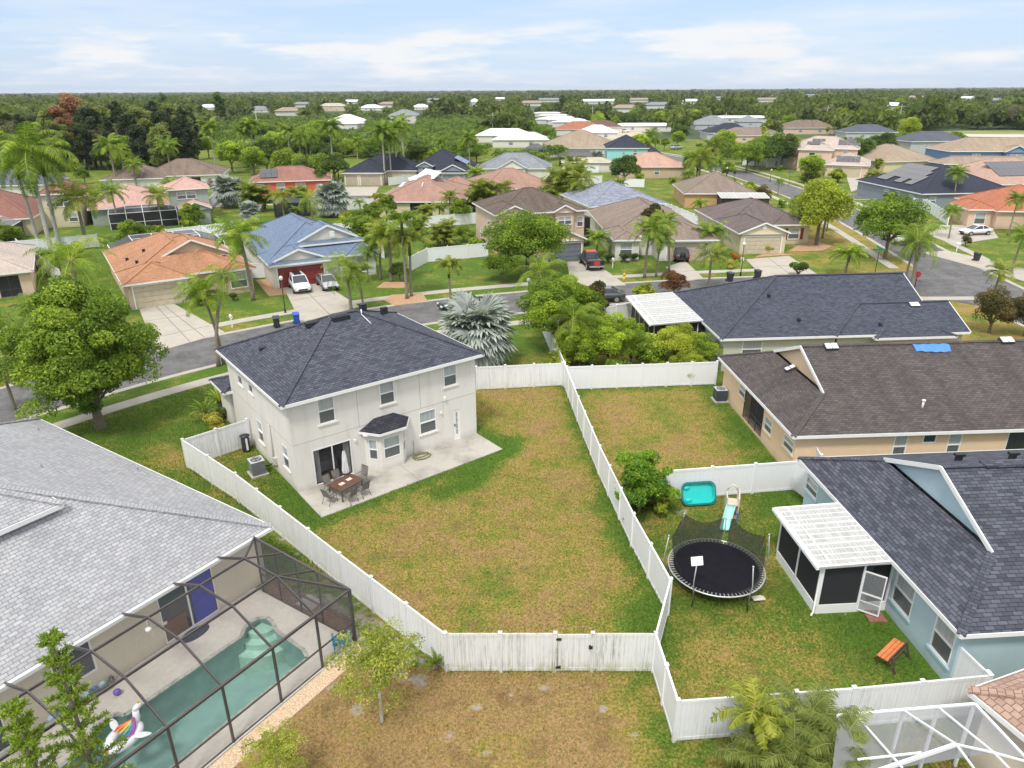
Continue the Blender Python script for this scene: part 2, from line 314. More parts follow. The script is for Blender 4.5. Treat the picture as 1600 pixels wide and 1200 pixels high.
def roof_wing(rf,tr,wl,W,caps=True,ovg=.3):
    x0,x1,y0,y1,ze,p,ax,eA,eB=W[:9]
    swap=ax=='y'
    if swap: x0,x1,y0,y1=y0,y1,x0,x1
    T=(lambda x,y,z:(y,x,z)) if swap else (lambda x,y,z:(x,y,z))
    flip=swap
    def PL(mb,pts,mi=0):
        pts=[T(*q) for q in pts]
        if flip: pts=pts[::-1]
        mb.poly(pts,mi)
    half=(y1-y0)/2; yr=(y0+y1)/2; zr=ze+p*half
    def end(e,x,s):      # s=+1 for A (inwards +x)
        if e=='h':
            hh=min(half,(x1-x0)/2) if eA=='h' and eB=='h' else half
            return dict(r=(x+s*half,yr,zr),k=None)
        if e=='g': return dict(r=(x,yr,zr),k=None)
        i=e[1]; zi=ze+p*i; return dict(r=(x+s*i,yr,zr),k=i)
    A=end(eA,x0,1); B=end(eB,x1,-1)
    if A['r'][0]>B['r'][0]: mxx=(A['r'][0]+B['r'][0])/2; A['r']=(mxx,yr,zr);B['r']=(mxx,yr,zr)
    def side(y,s):
        pts=[(x0,y,ze),(x1,y,ze)]
        if B['k']: i=B['k']; pts.append((x1-i,y+s*i,ze+p*i))
        pts.append(B['r']); 
        if A['r']!=B['r']: pts.append(A['r'])
        if A['k']: i=A['k']; pts.append((x0+i,y+s*i,ze+p*i))
        return pts if s>0 else pts[::-1]
    PL(rf,side(y0,1)); PL(rf,side(y1,-1))
    for e,x,s,E in ((eA,x0,1,A),(eB,x1,-1,B)):
        if e=='h':
            q=[(x,y1,ze),(x,y0,ze),E['r']]; PL(rf,q if s>0 else q[::-1])
        elif e=='g':
            xw=x+s*ovg; o=OV
            q=[(xw,y1-o,ze-.12),(xw,y0+o,ze-.12),(xw,y0+o,ze+p*o-.03),(xw,yr,zr-.03),(xw,y1-o,ze+p*o-.03)]; PL(wl,q if s>0 else q[::-1])
            for ya in (y0,y1): tr.bar(T(x-s*.02,ya,ze-.07),T(x-s*.02,yr,zr-.07),.05,.18)
        else:
            i=E['k']; zi=ze+p*i
            q=[(x,y1,ze),(x,y0,ze),(x+s*i,y0+i,zi),(x+s*i,y1-i,zi)]; PL(rf,q if s>0 else q[::-1])
            xw=x+s*(i+.22); q=[(xw,y1-i-.1,zi-.02),(xw,y0+i+.1,zi-.02),(xw,yr,zr-.04)]; PL(wl,q if s>0 else q[::-1])
            for ya,ss in ((y0,1),(y1,-1)): tr.bar(T(x+s*(i-.03),ya+ss*(i-.05),zi+.0),T(x+s*(i-.03),yr,zr-.06),.06,.2)
    # fascia and soffit
    fz0,fz1=ze-.17,ze+.015
    for y,s in ((y0,-1),(y1,1)): tr.bar(T(x0,y+s*.015,(fz0+fz1)/2),T(x1,y+s*.015,(fz0+fz1)/2),.03,fz1-fz0)
    for e,x,s in ((eA,x0,-1),(eB,x1,1)):
        if e!='g': tr.bar(T(x+s*.015,y0,(fz0+fz1)/2),T(x+s*.015,y1,(fz0+fz1)/2),.03,fz1-fz0)
    PL(tr,[(x0,y0,ze-.15),(x0,y1,ze-.15),(x1,y1,ze-.15),(x1,y0,ze-.15)])
    if caps:
        def cap(a,b): rf.bar(T(*a),T(*b),.3,.07)
        up=lambda q,d=.0:(q[0],q[1],q[2]+d)
        if A['r']!=B['r']: cap(A['r'],B['r'])
        for e,x,s,E in ((eA,x0,1,A),(eB,x1,-1,B)):
            if e=='h': cap((x,y0,ze+.01),E['r']); cap((x,y1,ze+.01),E['r'])
            elif e!='g': i=E['k']; cap((x,y0,ze+.01),(x+s*i,y0+i,ze+p*i)); cap((x,y1,ze+.01),(x+s*i,y1-i,ze+p*i))
def window(root,P,a0,a1,z0,z1,kind,depth=.09,fm=None,name=None):
    # P(a,z,d): point on wall at a, height z, d inwards
    fm=fm or WHITE; f=MB(); g=MB(); fw=.06
    def B(mb,a,b,c,d,i0,i1,mi=0):
        q=[P(a,c,i1),P(b,c,i1),P(b,c,i0),P(a,c,i0),P(a,d,i1),P(b,d,i1),P(b,d,i0),P(a,d,i0)]
        mb.add(q,[(0,1,2,3),(7,6,5,4),(3,2,6,7),(1,0,4,5),(0,3,7,4),(2,1,5,6)],mi)
    if kind in ('win','arch'):
        n=max(1,round((a1-a0)/1.3)) if a1-a0>1.9 else 1; wd=(a1-a0)/n; zm=z0+(z1-z0)*.5
        for k in range(n):
            a=a0+k*wd; b=a+wd
            for q in ((a,a+fw,z0,z1),(b-fw,b,z0,z1),(a+fw,b-fw,z0,z0+fw),(a+fw,b-fw,z1-fw,z1),(a+fw,b-fw,zm-.03,zm+.03)): B(f,*q,-.012,.06)
            B(g,a+fw*.5,b-fw*.5,zm,z1-.03,.05,.07,0); B(g,a+fw*.5,b-fw*.5,z0+.03,zm,.035,.07,1)
        w=f.obj(name or 'window',fm,root); g.obj('pane',[G_PALE,G_SCR],w)
        s=MB(); B(s,a0-.1,a1+.1,z0-.1,z0-.003,-.06,.02); s.obj('sill',root['_wm'] and bpy.data.materials[root['_wm']],w)
    elif kind=='slit':
        for q in ((a0,a0+fw,z0,z1),(a1-fw,a1,z0,z1),(a0+fw,a1-fw,z0,z0+fw),(a0+fw,a1-fw,z1-fw,z1)): B(f,*q,-.012,.06)
        B(g,a0+.03,a1-.03,z0+.03,z1-.03,.04,.07); w=f.obj(name or 'window',fm,root); g.obj('pane',G_DARK,w)
    elif kind in ('slider','glass'):
        n=max(2,round((a1-a0)/1.1)); wd=(a1-a0)/n
        for k in range(n+1): x=a0+k*wd; B(f,max(a0,x-.035),min(a1,x+.035),z0,z1,-.01,.05)
        for c,d in ((z0,z0+.06),(z1-.06,z1)): B(f,a0+.04,a1-.04,c,d,-.005,.045)
        B(g,a0,a1,z0+.02,z1-.02,.03,.07); w=f.obj(name or 'sliding_door',fm,root); g.obj('pane',G_DARK,w)
    elif kind=='garage':
        gm=root['_gm'] if '_gm' in root else 'white_trim'; gm=bpy.data.materials[gm]; n=4; hh=(z1-z0)/n
        for k in range(n):
            B(f,a0,a1,z0+k*hh+.012,z0+(k+1)*hh-.012,.03,.08)
            m_=max(2,round((a1-a0)/1.1)); ww=(a1-a0)/m_
            for j in range(m_): B(f,a0+j*ww+.1,a0+(j+1)*ww-.1,z0+k*hh+.09,z0+(k+1)*hh-.09,.015,.03)
        B(f,a0,a1,z0,z1,.085,.09); f.obj('garage_door',gm,root)
        t=MB()
        for q in ((a0-.12,a0,z0,z1+.12),(a1,a1+.12,z0,z1+.12),(a0,a1,z1,z1+.12)): B(t,*q,-.03,.0)
        t.obj('garage_trim',fm,root)
    elif kind=='door':
        B(f,a0,a1,z0,z1,.03,.08); d=f.obj('door',fm,root); 
        n=3
        for i in range(2):
            for j in range(4): B(g,a0+.18+i*(a1-a0-.36)/2+.02,a0+.18+(i+1)*(a1-a0-.36)/2-.02,z0+.35+j*(z1-z0-.5)/4+.02,z0+.35+(j+1)*(z1-z0-.5)/4-.02,.02,.03)
        g.obj('pane',G_DARK,d); h=MB(); B(h,a0+.06,a0+.11,z0+.95,z0+1.1,-.03,.03); h.obj('handle',ALU,d)
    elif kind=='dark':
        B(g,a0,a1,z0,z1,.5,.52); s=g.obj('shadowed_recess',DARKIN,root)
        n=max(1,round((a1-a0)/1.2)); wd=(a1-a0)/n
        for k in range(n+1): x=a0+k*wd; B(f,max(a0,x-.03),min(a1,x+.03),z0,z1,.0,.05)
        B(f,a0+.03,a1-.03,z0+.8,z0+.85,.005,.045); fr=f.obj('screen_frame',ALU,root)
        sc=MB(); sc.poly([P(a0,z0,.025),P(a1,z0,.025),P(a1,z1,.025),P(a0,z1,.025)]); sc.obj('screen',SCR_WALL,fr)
def house(label,o,a,wings,wall,roof,ops=(),trim=None,gm=None,name='house',group=None,cat='house',caps=True,z0=-.05,frame=None):
    root=empty(name,label,cat,(o[0],o[1],0),a,group); root['_wm']=wall.name
    root['_gm']=(gm or WHITE).name
    trim=trim or WHITE; wl,rf,tr=MB(),MB(),MB()
    for wi,W in enumerate(wings):
        x0,x1,y0,y1,ze=W[:5]; ax=W[6]; zb=W[9] if len(W)>9 else z0
        gA=W[7]=='g'; gB=W[8]=='g'
        i={'W':OV,'E':OV,'S':OV,'N':OV}
        if ax=='x':
            if gA: i['W']=.3
            if gB: i['E']=.3
        else:
            if gA: i['S']=.3
            if gB: i['N']=.3
        X0,X1,Y0,Y1=x0+i['W'],x1-i['E'],y0+i['S'],y1-i['N']; zt=ze-.1
        for sd,p0,p1 in (('S',(X0,Y0),(X1,Y0)),('E',(X1,Y0),(X1,Y1)),('N',(X1,Y1),(X0,Y1)),('W',(X0,Y1),(X0,Y0))):
            hs=[]; todo=[]
            for op in ops:
                if op[0]==wi and op[1]==sd:
                    b0,b1=op[2],op[3]
                    if sd=='S': q=(b0-X0,b1-X0)
                    elif sd=='E': q=(b0-Y0,b1-Y0)
                    elif sd=='N': q=(X1-b1,X1-b0)
                    else: q=(Y1-b1,Y1-b0)
                    hs.append((q[0],q[1],op[4],min(op[5],zt-.02))); todo.append(op[6])
            dp=[ .52 if k=='dark' else .09 for k in todo]
            P=wall_plane(wl,p0,p1,zb,zt,hs,max(dp) if dp else .09)
            for h,k in zip(hs,todo): window(root,P,*h,k,fm=frame)
        roof_wing(rf,tr,wl,W,caps)
    wl.obj('wall',wall,root); r=rf.obj('roof',roof,root); tr.obj('fascia',trim,root)
    return root
def onroof(root,mb,name,mat,u,v,z,ang=0,tilt=(0,0,0)):
    o=mb.obj(name,mat,root); o.location=(u,v,z); o.rotation_euler=(tilt[0],tilt[1],R(ang)); return o
# ---------------------------------------------------------------- fence
def fence(label,pts,mat=None,h=1.83,sp=2.4,group='white vinyl privacy fences',fr=None,lastpost=True,closed=False):
    mat=mat or V_CLEAN
    if fr: pts=[fr.w(*p)[:2] for p in pts]
    o=pts[0]; root=empty('vinyl_fence',label,'fence',(o[0],o[1],0),0,group)
    pm=MB(); pm.box(-.065,.065,-.065,.065,0,h+.04); pm.prism([(-.08,-.08),(.08,-.08),(.08,.08),(-.08,.08)],h+.04,h+.07); pm.add([(-.07,-.07,h+.07),(.07,-.07,h+.07),(.07,.07,h+.07),(-.07,.07,h+.07),(0,0,h+.12)],[(0,1,4),(1,2,4),(2,3,4),(3,0,4)])
    pme=pm.mesh('post',mat)
    for k in range(len(pts)-1):
        (x0,y0),(x1,y1)=pts[k],pts[k+1]; L_=math.hypot(x1-x0,y1-y0); n=max(1,round(L_/sp)); an=math.atan2(y1-y0,x1-x0); d=L_/n
        b=MB(); b.box(.06,d-.06,-.018,.018,.1,h-.1); b.box(.06,d-.06,-.03,.03,.05,.19); b.box(.06,d-.06,-.035,.035,h-.13,h-.0)
        me=b.mesh('panel',mat)
        for i in range(n):
            px,py=x0-o[0]+(x1-x0)*i/n,y0-o[1]+(y1-y0)*i/n
            inst(me,'panel',root,(px,py,0),(0,0,an)); inst(pme,'post',root,(px,py,0),(0,0,an))
    if lastpost: inst(pme,'post',root,(pts[-1][0]-o[0],pts[-1][1]-o[1],0),(0,0,an))
    return root
# ---------------------------------------------------------------- vegetation
def npmesh(name,V,F,mat,rnd=None,smooth=False):
    me=bpy.data.meshes.new(name); V=np.asarray(V,dtype=np.float32); F=np.asarray(F,dtype=np.int32); k=F.shape[1]
    me.vertices.add(len(V)); me.vertices.foreach_set('co',V.ravel()); me.loops.add(F.size); me.loops.foreach_set('vertex_index',F.ravel())
    me.polygons.add(len(F)); me.polygons.foreach_set('loop_start',np.arange(0,F.size,k,dtype=np.int32)); me.polygons.foreach_set('loop_total',np.full(len(F),k,dtype=np.int32))
    me.update(calc_edges=True); 
    if rnd is not None:
        at=me.attributes.new('rnd','FLOAT','FACE'); at.data.foreach_set('value',np.asarray(rnd,dtype=np.float32))
    me.materials.append(mat); return me
def unit(v): return v/np.maximum(np.linalg.norm(v,axis=-1,keepdims=True),1e-6)
def leaf_quads(C,Nn,size,rg,elong=1.5):
    n=len(C); t=unit(np.cross(Nn,rg.normal(size=(n,3)))); b=np.cross(Nn,t); s=(size*rg.uniform(.6,1.35,(n,1)))
    V=np.stack([C-t*s*elong*.5,C+b*s*.42+Nn*s*.12,C+t*s*elong*.5,C-b*s*.42-Nn*s*.06],1).reshape(-1,3)
    F=np.arange(4*n).reshape(n,4); return V,F
def crown_data(rx,ry,rz,z0,nl,nleaf,size,seed,lobe=(.26,.42),flat=0,topbias=.25,shape='round',fill=.25):
    rg=np.random.default_rng(seed); cs=[];
    for i in range(nl):
        d=unit(rg.normal(size=3)); 
        if d[2]<-.7 and shape!='col': d[2]*=-.6
        rr=rg.uniform(.45,.86)
        if i<nl*fill: rr*=.5
        c=np.array([d[0]*rx*rr,d[1]*ry*rr,d[2]*rz*rr])
        if shape in('cone','col'): k=1-.55*(c[2]/rz+1)/2; c[:2]*=k*1.25
        if shape=='wild': c*=rg.uniform(.8,1.3)
        cs.append(c)
    V=[];F=[];Rn=[];off=0; per=nleaf//nl; rm=(rx+ry+rz)/3
    for c in cs:
        lr=rm*rg.uniform(*lobe)*np.array([1.1,1.1,.78]); d=unit(rg.normal(size=(per,3))); d[:,2]=np.where(d[:,2]<-.65,-d[:,2],d[:,2])
        p=c+d*lr*rg.uniform(.62,1.1,(per,1)); nn=unit(d*.6+rg.normal(size=(per,3))*.55+np.array([0,0,.35]))
        v,f=leaf_quads(p,nn,size,rg); V.append(v);F.append(f+off);off+=len(v)
        base=rg.uniform(.15,.85); Rn.append(np.clip(base+rg.normal(size=per)*.2,0,1))
    V=np.concatenate(V); V[:,2]+=z0
    return V,np.concatenate(F),np.concatenate(Rn),[c+np.array([0,0,z0]) for c in cs]
BARK=barkmat('grey_bark',(.16,.13,.10)); BARKD=barkmat('brown_bark',(.10,.075,.05)); PALMB=barkmat('palm_bark',(.24,.2,.16)); ROYALB=barkmat('pale_palm_trunk',(.42,.39,.35))
LM=dict(
 oak=leafmat('oak_leaves',(0.063,0.116,0.015),(0.201,0.303,0.033),(0.436,0.530,0.062)),
 dark=leafmat('dark_leaves',(0.040,0.074,0.019),(0.112,0.176,0.035),(0.253,0.328,0.063)),
 lime=leafmat('lime_leaves',(0.131,0.168,0.018),(0.349,0.407,0.040),(0.639,0.646,0.079)),
 mid=leafmat('mid_green_leaves',(0.087,0.151,0.015),(0.278,0.390,0.033),(0.621,0.707,0.062)),
 bright=leafmat('bright_leaves',(0.087,0.140,0.018),(0.232,0.323,0.031),(0.436,0.505,0.062)),
 red=leafmat('red_leaves',(.07,.03,.018),(.2,.09,.04),(.3,.17,.07)),
 rust=leafmat('rusty_leaves',(.16,.07,.035),(.36,.17,.085),(.46,.27,.15)),
 bare=leafmat('bare_twigs',(.10,.08,.055),(.2,.165,.12),(.3,.25,.19)),
 vivid=leafmat('vivid_leaves',(0.073,0.168,0.018),(0.204,0.351,0.026),(0.407,0.548,0.053)),
 glow=leafmat('yellow_green_leaves',(.16,.19,.03),(.38,.42,.06),(.62,.6,.14)),
 redol=leafmat('olive_red_leaves',(.05,.06,.02),(.16,.14,.045),(.34,.19,.09)),
 yellow=leafmat('yellow_leaves',(.2,.2,.03),(.5,.46,.07),(.68,.62,.16)),
 pine=leafmat('casuarina_needles',(0.027,0.041,0.019),(0.068,0.095,0.041),(0.142,0.169,0.081)),
 pinel=leafmat('pale_casuarina_needles',(0.087,0.121,0.031),(0.218,0.252,0.070),(0.414,0.425,0.140)),
 mag=leafmat('magnolia_leaves',(0.026,0.048,0.014),(0.105,0.094,0.027),(0.299,0.157,0.061)),
 palm=leafmat('palm_fronds',(0.063,0.116,0.015),(0.232,0.329,0.032),(0.621,0.633,0.075)),
 palmy=leafmat('yellow_palm_fronds',(0.101,0.140,0.018),(0.276,0.316,0.040),(0.552,0.505,0.079),),
 palmy_old=leafmat('old_golden_fronds',(0.105,0.125,0.020),(0.351,0.345,0.047),(0.737,0.564,0.108)),
 silver=leafmat('silver_palm_fans',(.2,.235,.21),(.42,.46,.425),(.62,.65,.61),trans=.2),
 fan=leafmat('fan_palm_leaves',(0.128,0.164,0.024),(0.383,0.418,0.060),(0.800,0.726,0.131)),
 norf=leafmat('norfolk_needles',(0.070,0.122,0.018),(0.232,0.326,0.045),(0.510,0.592,0.089)),
 orange=leafmat('orange_leaves',(.25,.10,.02),(.55,.25,.04),(.6,.4,.1)),
)
def limbs_mesh(name,h,r,cs,bark,seed,nb=7,lean=(0,0),fork=.45):
    rg=random.Random(seed); mb=MB(); top=Vector((lean[0],lean[1],h*.8)); fk=Vector((lean[0]*.4,lean[1]*.4,h*fork))
    mb.tube([(0,0,-.15),(0,0,.1),(fk.x*.4,fk.y*.4,fk.z*.5),tuple(fk)],[r*1.5,r*1.05,r*.85,r*.75],9)
    for c in rg.sample(list(cs),min(nb,len(cs))):
        c=Vector(c); mid=fk.lerp(c,.5)+Vector((rg.uniform(-.2,.2),rg.uniform(-.2,.2),-.1*h*.2))
        mb.tube([tuple(fk-Vector((0,0,r))),tuple(fk.lerp(mid,.5)+Vector((0,0,.05))),tuple(mid),tuple(c)],[r*.55,r*.42,r*.3,r*.1],6)
        for _ in range(2):
            d=Vector((rg.uniform(-1,1),rg.uniform(-1,1),rg.uniform(.0,.9)))*(c-fk).length*.35; mb.tube([tuple(mid),tuple(mid+d*.5+Vector((0,0,.05))),tuple(mid+d)],[r*.2,r*.13,r*.04],5)
    return mb.mesh(name,bark)
PROTO={}
def broad(kind,h,rx,rz,nleaf,size,leaf,seed,nl=30,bark=None,th=None,ry=None,trunk_r=None,label='',cat='tree',nb=7,**kw):
    """prototype with base at the origin; kept as mesh pair"""
    V,F,Rn,cs=crown_data(rx,ry or rx,rz,h-rz*1.0,nl,nleaf,size,seed,**kw)
    cm=npmesh('crown',V,F,LM[leaf],Rn); tm=limbs_mesh('trunk',h,trunk_r or max(.08,h*.03),cs,bark or BARK,seed,nb=nb,fork=max(.12,(h-2*rz)/h+.1))
    PROTO[kind]=dict(h=h,parts=[('trunk',tm),('crown',cm)])
def frond(rg,L,e0,droop,az,nl,ll,lw,ldroop,V,F,Rn,base,z0,r0=.08,tilt=.25,spread=1.0,base_rnd=None):
    ca,sa=math.cos(az),math.sin(az); n=nl; e=e0; p=np.array([r0*ca,r0*sa,z0]); seg=L/n; pts=[p]; dirs=[]
    for i in range(n):
        d=np.array([ca*math.cos(e),sa*math.cos(e),math.sin(e)]); dirs.append(d); p=p+d*seg; pts.append(p); e-=droop/n*(.35+1.3*i/n)
    side=np.array([-sa,ca,0.]); rb=rg.uniform(0,.5) if base_rnd is None else base_rnd
    tw=rg.uniform(-.5,.5)
    for i in range(n):                                     # rachis
        w=.035*(1-.75*i/n); a,b=pts[i],pts[i+1]; k=len(V); V+= [a-side*w,a+side*w,b+side*w*.9,b-side*w*.9]; F.append((k,k+1,k+2,k+3)); Rn.append(.8)
    for i in range(int(n*.12),n):
        s=i/n; l=ll*math.sin(math.pi*min(1,.18+.80*s))**.6
        for sg in (-1,1):
            d=dirs[i]; upn=np.cross(side,d); 
            q=side*sg*spread*(1+.15*tw*sg)+d*.55+upn*tilt*rg.uniform(-.3,1.3); q=q/np.linalg.norm(q); l2=l*rg.uniform(.85,1.1)
            a=pts[i]; m_=a+q*l2*.5; q2=q-np.array([0,0,ldroop*rg.uniform(.7,1.2)]); q2=q2/np.linalg.norm(q2); t=m_+q2*l2*.5
            wv=d*lw*.5; k=len(V); V+=[a-wv*.7,a+wv*.7,m_+wv,m_-wv]; F.append((k,k+1,k+2,k+3)); k=len(V); V+=[m_-wv,m_+wv,t+wv*.15,t-wv*.15]; F.append((k,k+1,k+2,k+3))
            x=np.clip(rb+rg.uniform(-.15,.4),0,1); Rn+=[x,x]
def palm(kind,h,nf,L,ll,lw,ldroop,leaf,seed,e=(1.3,-.5),droop=1.5,tr=.16,bark=None,shaft=None,nl=26,lean=.3,tilt=.25,dead=0,stems=None,spread=1.0,swell=1.0):
    rg=random.Random(seed); V=[];F=[];Rn=[];tm=MB(); stems=stems or [(0,0,h,lean)]
    hh=h
    sv=[]
    for (sx,sy,h,ln) in stems:
        la=rg.uniform(0,6.28); pts=[]; 
        for i in range(9): t=i/8; pts.append((sx+ln*math.cos(la)*t*t,sy+ln*math.sin(la)*t*t,-.15+(h+.15)*t))
        rr=[tr*(1.5 if i==0 else 1.12-.4*i/8+ (swell-1)*math.sin(math.pi*i/8)) for i in range(9)]; tm.tube(pts,rr,9,0)
        tx,ty=pts[-1][0],pts[-1][1]; topz=h
        if shaft: tm.tube([(tx,ty,h-.05),(tx,ty,h+.6),(tx,ty,h+1.3)],[tr*1.05,tr*1.0,tr*.5],9,1); topz=h+1.15
        v0=len(V)
        for i in range(nf):
            t=(i+.5)/nf; az=i*2.399+rg.uniform(-.25,.25); ee=e[0]+(e[1]-e[0])*t**1.05+rg.uniform(-.12,.12)
            frond(rg,L*rg.uniform(.85,1.08)*(1-.12*(1-t)),ee,droop*rg.uniform(.8,1.15),az,nl,ll,lw,ldroop,V,F,Rn,0,topz,tr*.6,tilt,spread)
        for i in range(dead): frond(rg,L*.8,-1.0,.5,rg.uniform(0,6.28),nl//2,ll*.6,lw,ldroop,V,F,Rn,0,topz-.1,tr*.6,.0,.5,base_rnd=.95)
        for q in range(v0,len(V)): V[q]=V[q]+np.array([tx,ty,0])
        if not shaft:
            for i in range(9):
                az=i*.7; tm.tube([(tx+tr*.5*math.cos(az),ty+tr*.5*math.sin(az),topz-.5),(tx+tr*1.35*math.cos(az),ty+tr*1.35*math.sin(az),topz+.05)],[.05,.03],5,0)
    cm=npmesh('fronds',np.array(V),np.array(F),LM[leaf],Rn); mats=[bark or PALMB,LM['lime']]
    PROTO[kind]=dict(h=hh+L*.35,parts=[('trunk',tm.mesh('trunk',mats)),('fronds',cm)])
def fanpalm(kind,h,nf,fr,pl,leaf,seed,tr=.25,e=(1.35,-.6),segs=26,skirt=0):
    rg=random.Random(seed); V=[];F=[];Rn=[];tm=MB(); tm.tube([(0,0,-.15),(0,0,h*.5),(0,0,h)],[tr*1.3,tr,tr*.9],10)
    for i in range(nf+skirt):
        t=(i+.5)/nf; az=i*2.399+rg.uniform(-.2,.2); ee=e[0]+(e[1]-e[0])*t+rg.uniform(-.1,.1) if i<nf else -1.2
        d=np.array([math.cos(az)*math.cos(ee),math.sin(az)*math.cos(ee),math.sin(ee)]); P0=np.array([0,0,h-.1]); c=P0+d*pl*rg.uniform(.8,1.1)-np.array([0,0,.12*pl])
        side=np.array([-math.sin(az),math.cos(az),0.]); up=np.cross(d,side)*-1; up=up if up[2]>0 else -up
        k=len(V); V+=[P0-side*.03,P0+side*.03,c+side*.02,c-side*.02]; F.append((k,k+1,k+2,k+3)); Rn.append(.6)
        fd=d*.9-np.array([0,0,.25]); fd=fd/np.linalg.norm(fd); rb=rg.uniform(.1,.7); 
        if i>=nf: rb=0
        roll=rg.uniform(-.35,.35); s2=side*math.cos(roll)+up*math.sin(roll); u2=np.cross(s2,fd)
        for j in range(segs):
            a=-2.35+4.7*(j+.5)/segs; q=fd*math.cos(a)+s2*math.sin(a)+u2*(.16*abs(math.sin(a))+.1*(j%2)); q=q/np.linalg.norm(q)
            l=fr*(1-.12*abs(a)/2.35)*rg.uniform(.9,1.06); wd=np.cross(q,u2); wd=wd/np.linalg.norm(wd)*(fr*4.7/segs*.55)
            m_=c+q*l*.55; t_=c+q*l-np.array([0,0,.16*l*rg.uniform(.4,1.5)]); lift=u2*(.03 if j%2 else -.03)
            k=len(V); V+=[c,m_-wd+lift,t_,m_+wd-lift]; F.append((k,k+1,k+2,k+3)); Rn.append(min(1,max(0,rb+rg.uniform(-.2,.3))))
    PROTO[kind]=dict(h=h+fr*.85+pl*.85,parts=[('trunk',tm.mesh('trunk',PALMB)),('fronds',npmesh('fronds',np.array(V),np.array(F),LM[leaf],Rn))])
# broadleaf prototypes (height, crown radius, half height)
broad('oak_a',8,4.2,3.1,26000,.2,'oak',1,nl=46,trunk_r=.25); broad('oak_b',7,4.2,2.9,20000,.2,'oak',2,nl=40,trunk_r=.25); broad('oak_c',9,4.0,3.6,20000,.21,'mid',3,nl=42,trunk_r=.26)
broad('lime_a',7,3.3,2.7,16000,.17,'lime',4,nl=34); broad('lime_b',5,2.2,2.0,9000,.16,'bright',5,nl=24)
broad('dark_a',10,4.2,4.2,15000,.26,'dark',6,nl=40,trunk_r=.3); broad('dark_b',8,3.8,3.3,13000,.25,'dark',7,nl=36)
broad('mid_a',8,3.9,3.2,14000,.25,'mid',8,nl=36); broad('mid_b',6,3.0,2.4,10000,.22,'mid',9,nl=28)
broad('bright_a',5.5,3.6,2.4,12000,.24,'bright',10,nl=34,shape='wild'); broad('rust_a',13,3.4,5.0,9000,.3,'rust',11,nl=34,lobe=(.16,.3),shape='cone')
broad('bare_a',9,4,3.8,4200,.17,'bare',12,nl=40,lobe=(.2,.34),nb=22,bark=BARK); broad('red_a',3.2,1.8,1.35,7000,.13,'red',13,nl=22)
broad('pine_a',18,4.2,8.7,21000,.34,'pine',14,nl=90,lobe=(.14,.26),shape='col',trunk_r=.35); broad('pine_b',16,4.6,7.8,21000,.34,'pinel',15,nl=90,lobe=(.14,.26),shape='col',trunk_r=.35); broad('pine_c',20,3.3,9.7,18000,.32,'pine',16,nl=100,lobe=(.12,.2),shape='col',trunk_r=.3)
broad('cone_a',13,1.5,6.2,9000,.24,'dark',17,nl=50,lobe=(.16,.26),trunk_r=.2); broad('mag_a',6,1.7,2.6,6500,.22,'mag',18,nl=26,lobe=(.24,.36),shape='cone')
broad('bush_a',1.2,.85,.62,3600,.085,'mid',20,nl=14,fill=.4); broad('bush_b',1.3,.8,.66,3600,.085,'dark',21,nl=14,fill=.4); broad('bush_y',1.2,.95,.6,3800,.08,'yellow',22,nl=14,fill=.4); broad('bush_o',1.0,.8,.5,3000,.09,'orange',23,nl=12,fill=.4); broad('bush_l',1.4,1.0,.7,4200,.09,'lime',24,nl=15,fill=.4)
broad('hedge_a',2.6,1.7,1.3,8000,.12,'bright',25,nl=24,fill=.4,shape='wild')
palm('queen_a',5.6,22,2.9,.75,.085,.9,'palm',31,lean=.5,tr=.15); palm('queen_b',6.8,22,2.8,.75,.085,1.0,'palm',32,lean=.9,tr=.14,dead=2); palm('queen_c',4.4,20,2.7,.72,.08,.9,'palmy',33,lean=.2,tr=.16)
palm('royal_a',10.5,24,4.3,1.05,.15,.55,'palm',34,shaft=True,bark=ROYALB,tr=.19,lean=.2,tilt=.6,droop=1.7,nl=34,e=(1.4,-.25),swell=1.12); palm('royal_b',8.5,22,4.0,1.0,.15,.55,'palm',35,shaft=True,bark=ROYALB,tr=.16,lean=.15,tilt=.6,droop=1.8,nl=30,e=(1.4,-.2))
palm('royal_c',7.2,17,4.2,.9,.09,.55,'palm',44,shaft=True,bark=ROYALB,tr=.17,lean=.2,tilt=.6,droop=1.9,nl=36,e=(1.4,-.4),swell=1.12)
palm('tall_a',11,22,3.2,.85,.14,.7,'palm',36,lean=.8,tr=.17,dead=3,bark=ROYALB); palm('foxtail_a',5.5,15,2.3,.5,.085,.3,'palm',37,shaft=True,bark=PALMB,tr=.13,tilt=.9,droop=2.0,nl=34,e=(1.3,.1),lean=.1); palm('foxtail_b',3.2,14,2.0,.45,.085,.3,'palmy',38,shaft=True,bark=PALMB,tr=.12,tilt=.9,droop=2.0,nl=30,e=(1.3,.1),lean=.1)
palm('areca_a',2.2,11,1.7,.5,.07,.35,'palmy',39,tr=.05,tilt=.5,droop=1.6,nl=22,e=(1.4,.35),stems=[(random.uniform(-.6,.6),random.uniform(-.6,.6),random.uniform(.5,2.3),random.uniform(.2,.8)) for _ in range(9)])
palm('robel_a',1.5,19,1.6,.42,.06,.5,'palm',40,tr=.08,lean=.1,droop=1.7,nl=22,e=(1.3,.0)); palm('tuft_a',.35,18,.75,.1,.05,.2,'palm',41,tr=.06,lean=.0,droop=1.3,nl=9,e=(1.4,.2))
fanpalm('fan_a',6,26,1.0,1.2,'fan',50,tr=.2,skirt=8); fanpalm('fan_b',9,24,1.0,1.1,'fan',51,tr=.17,skirt=10); fanpalm('silver_b',2.2,34,.95,1.0,'silver',52,tr=.28)
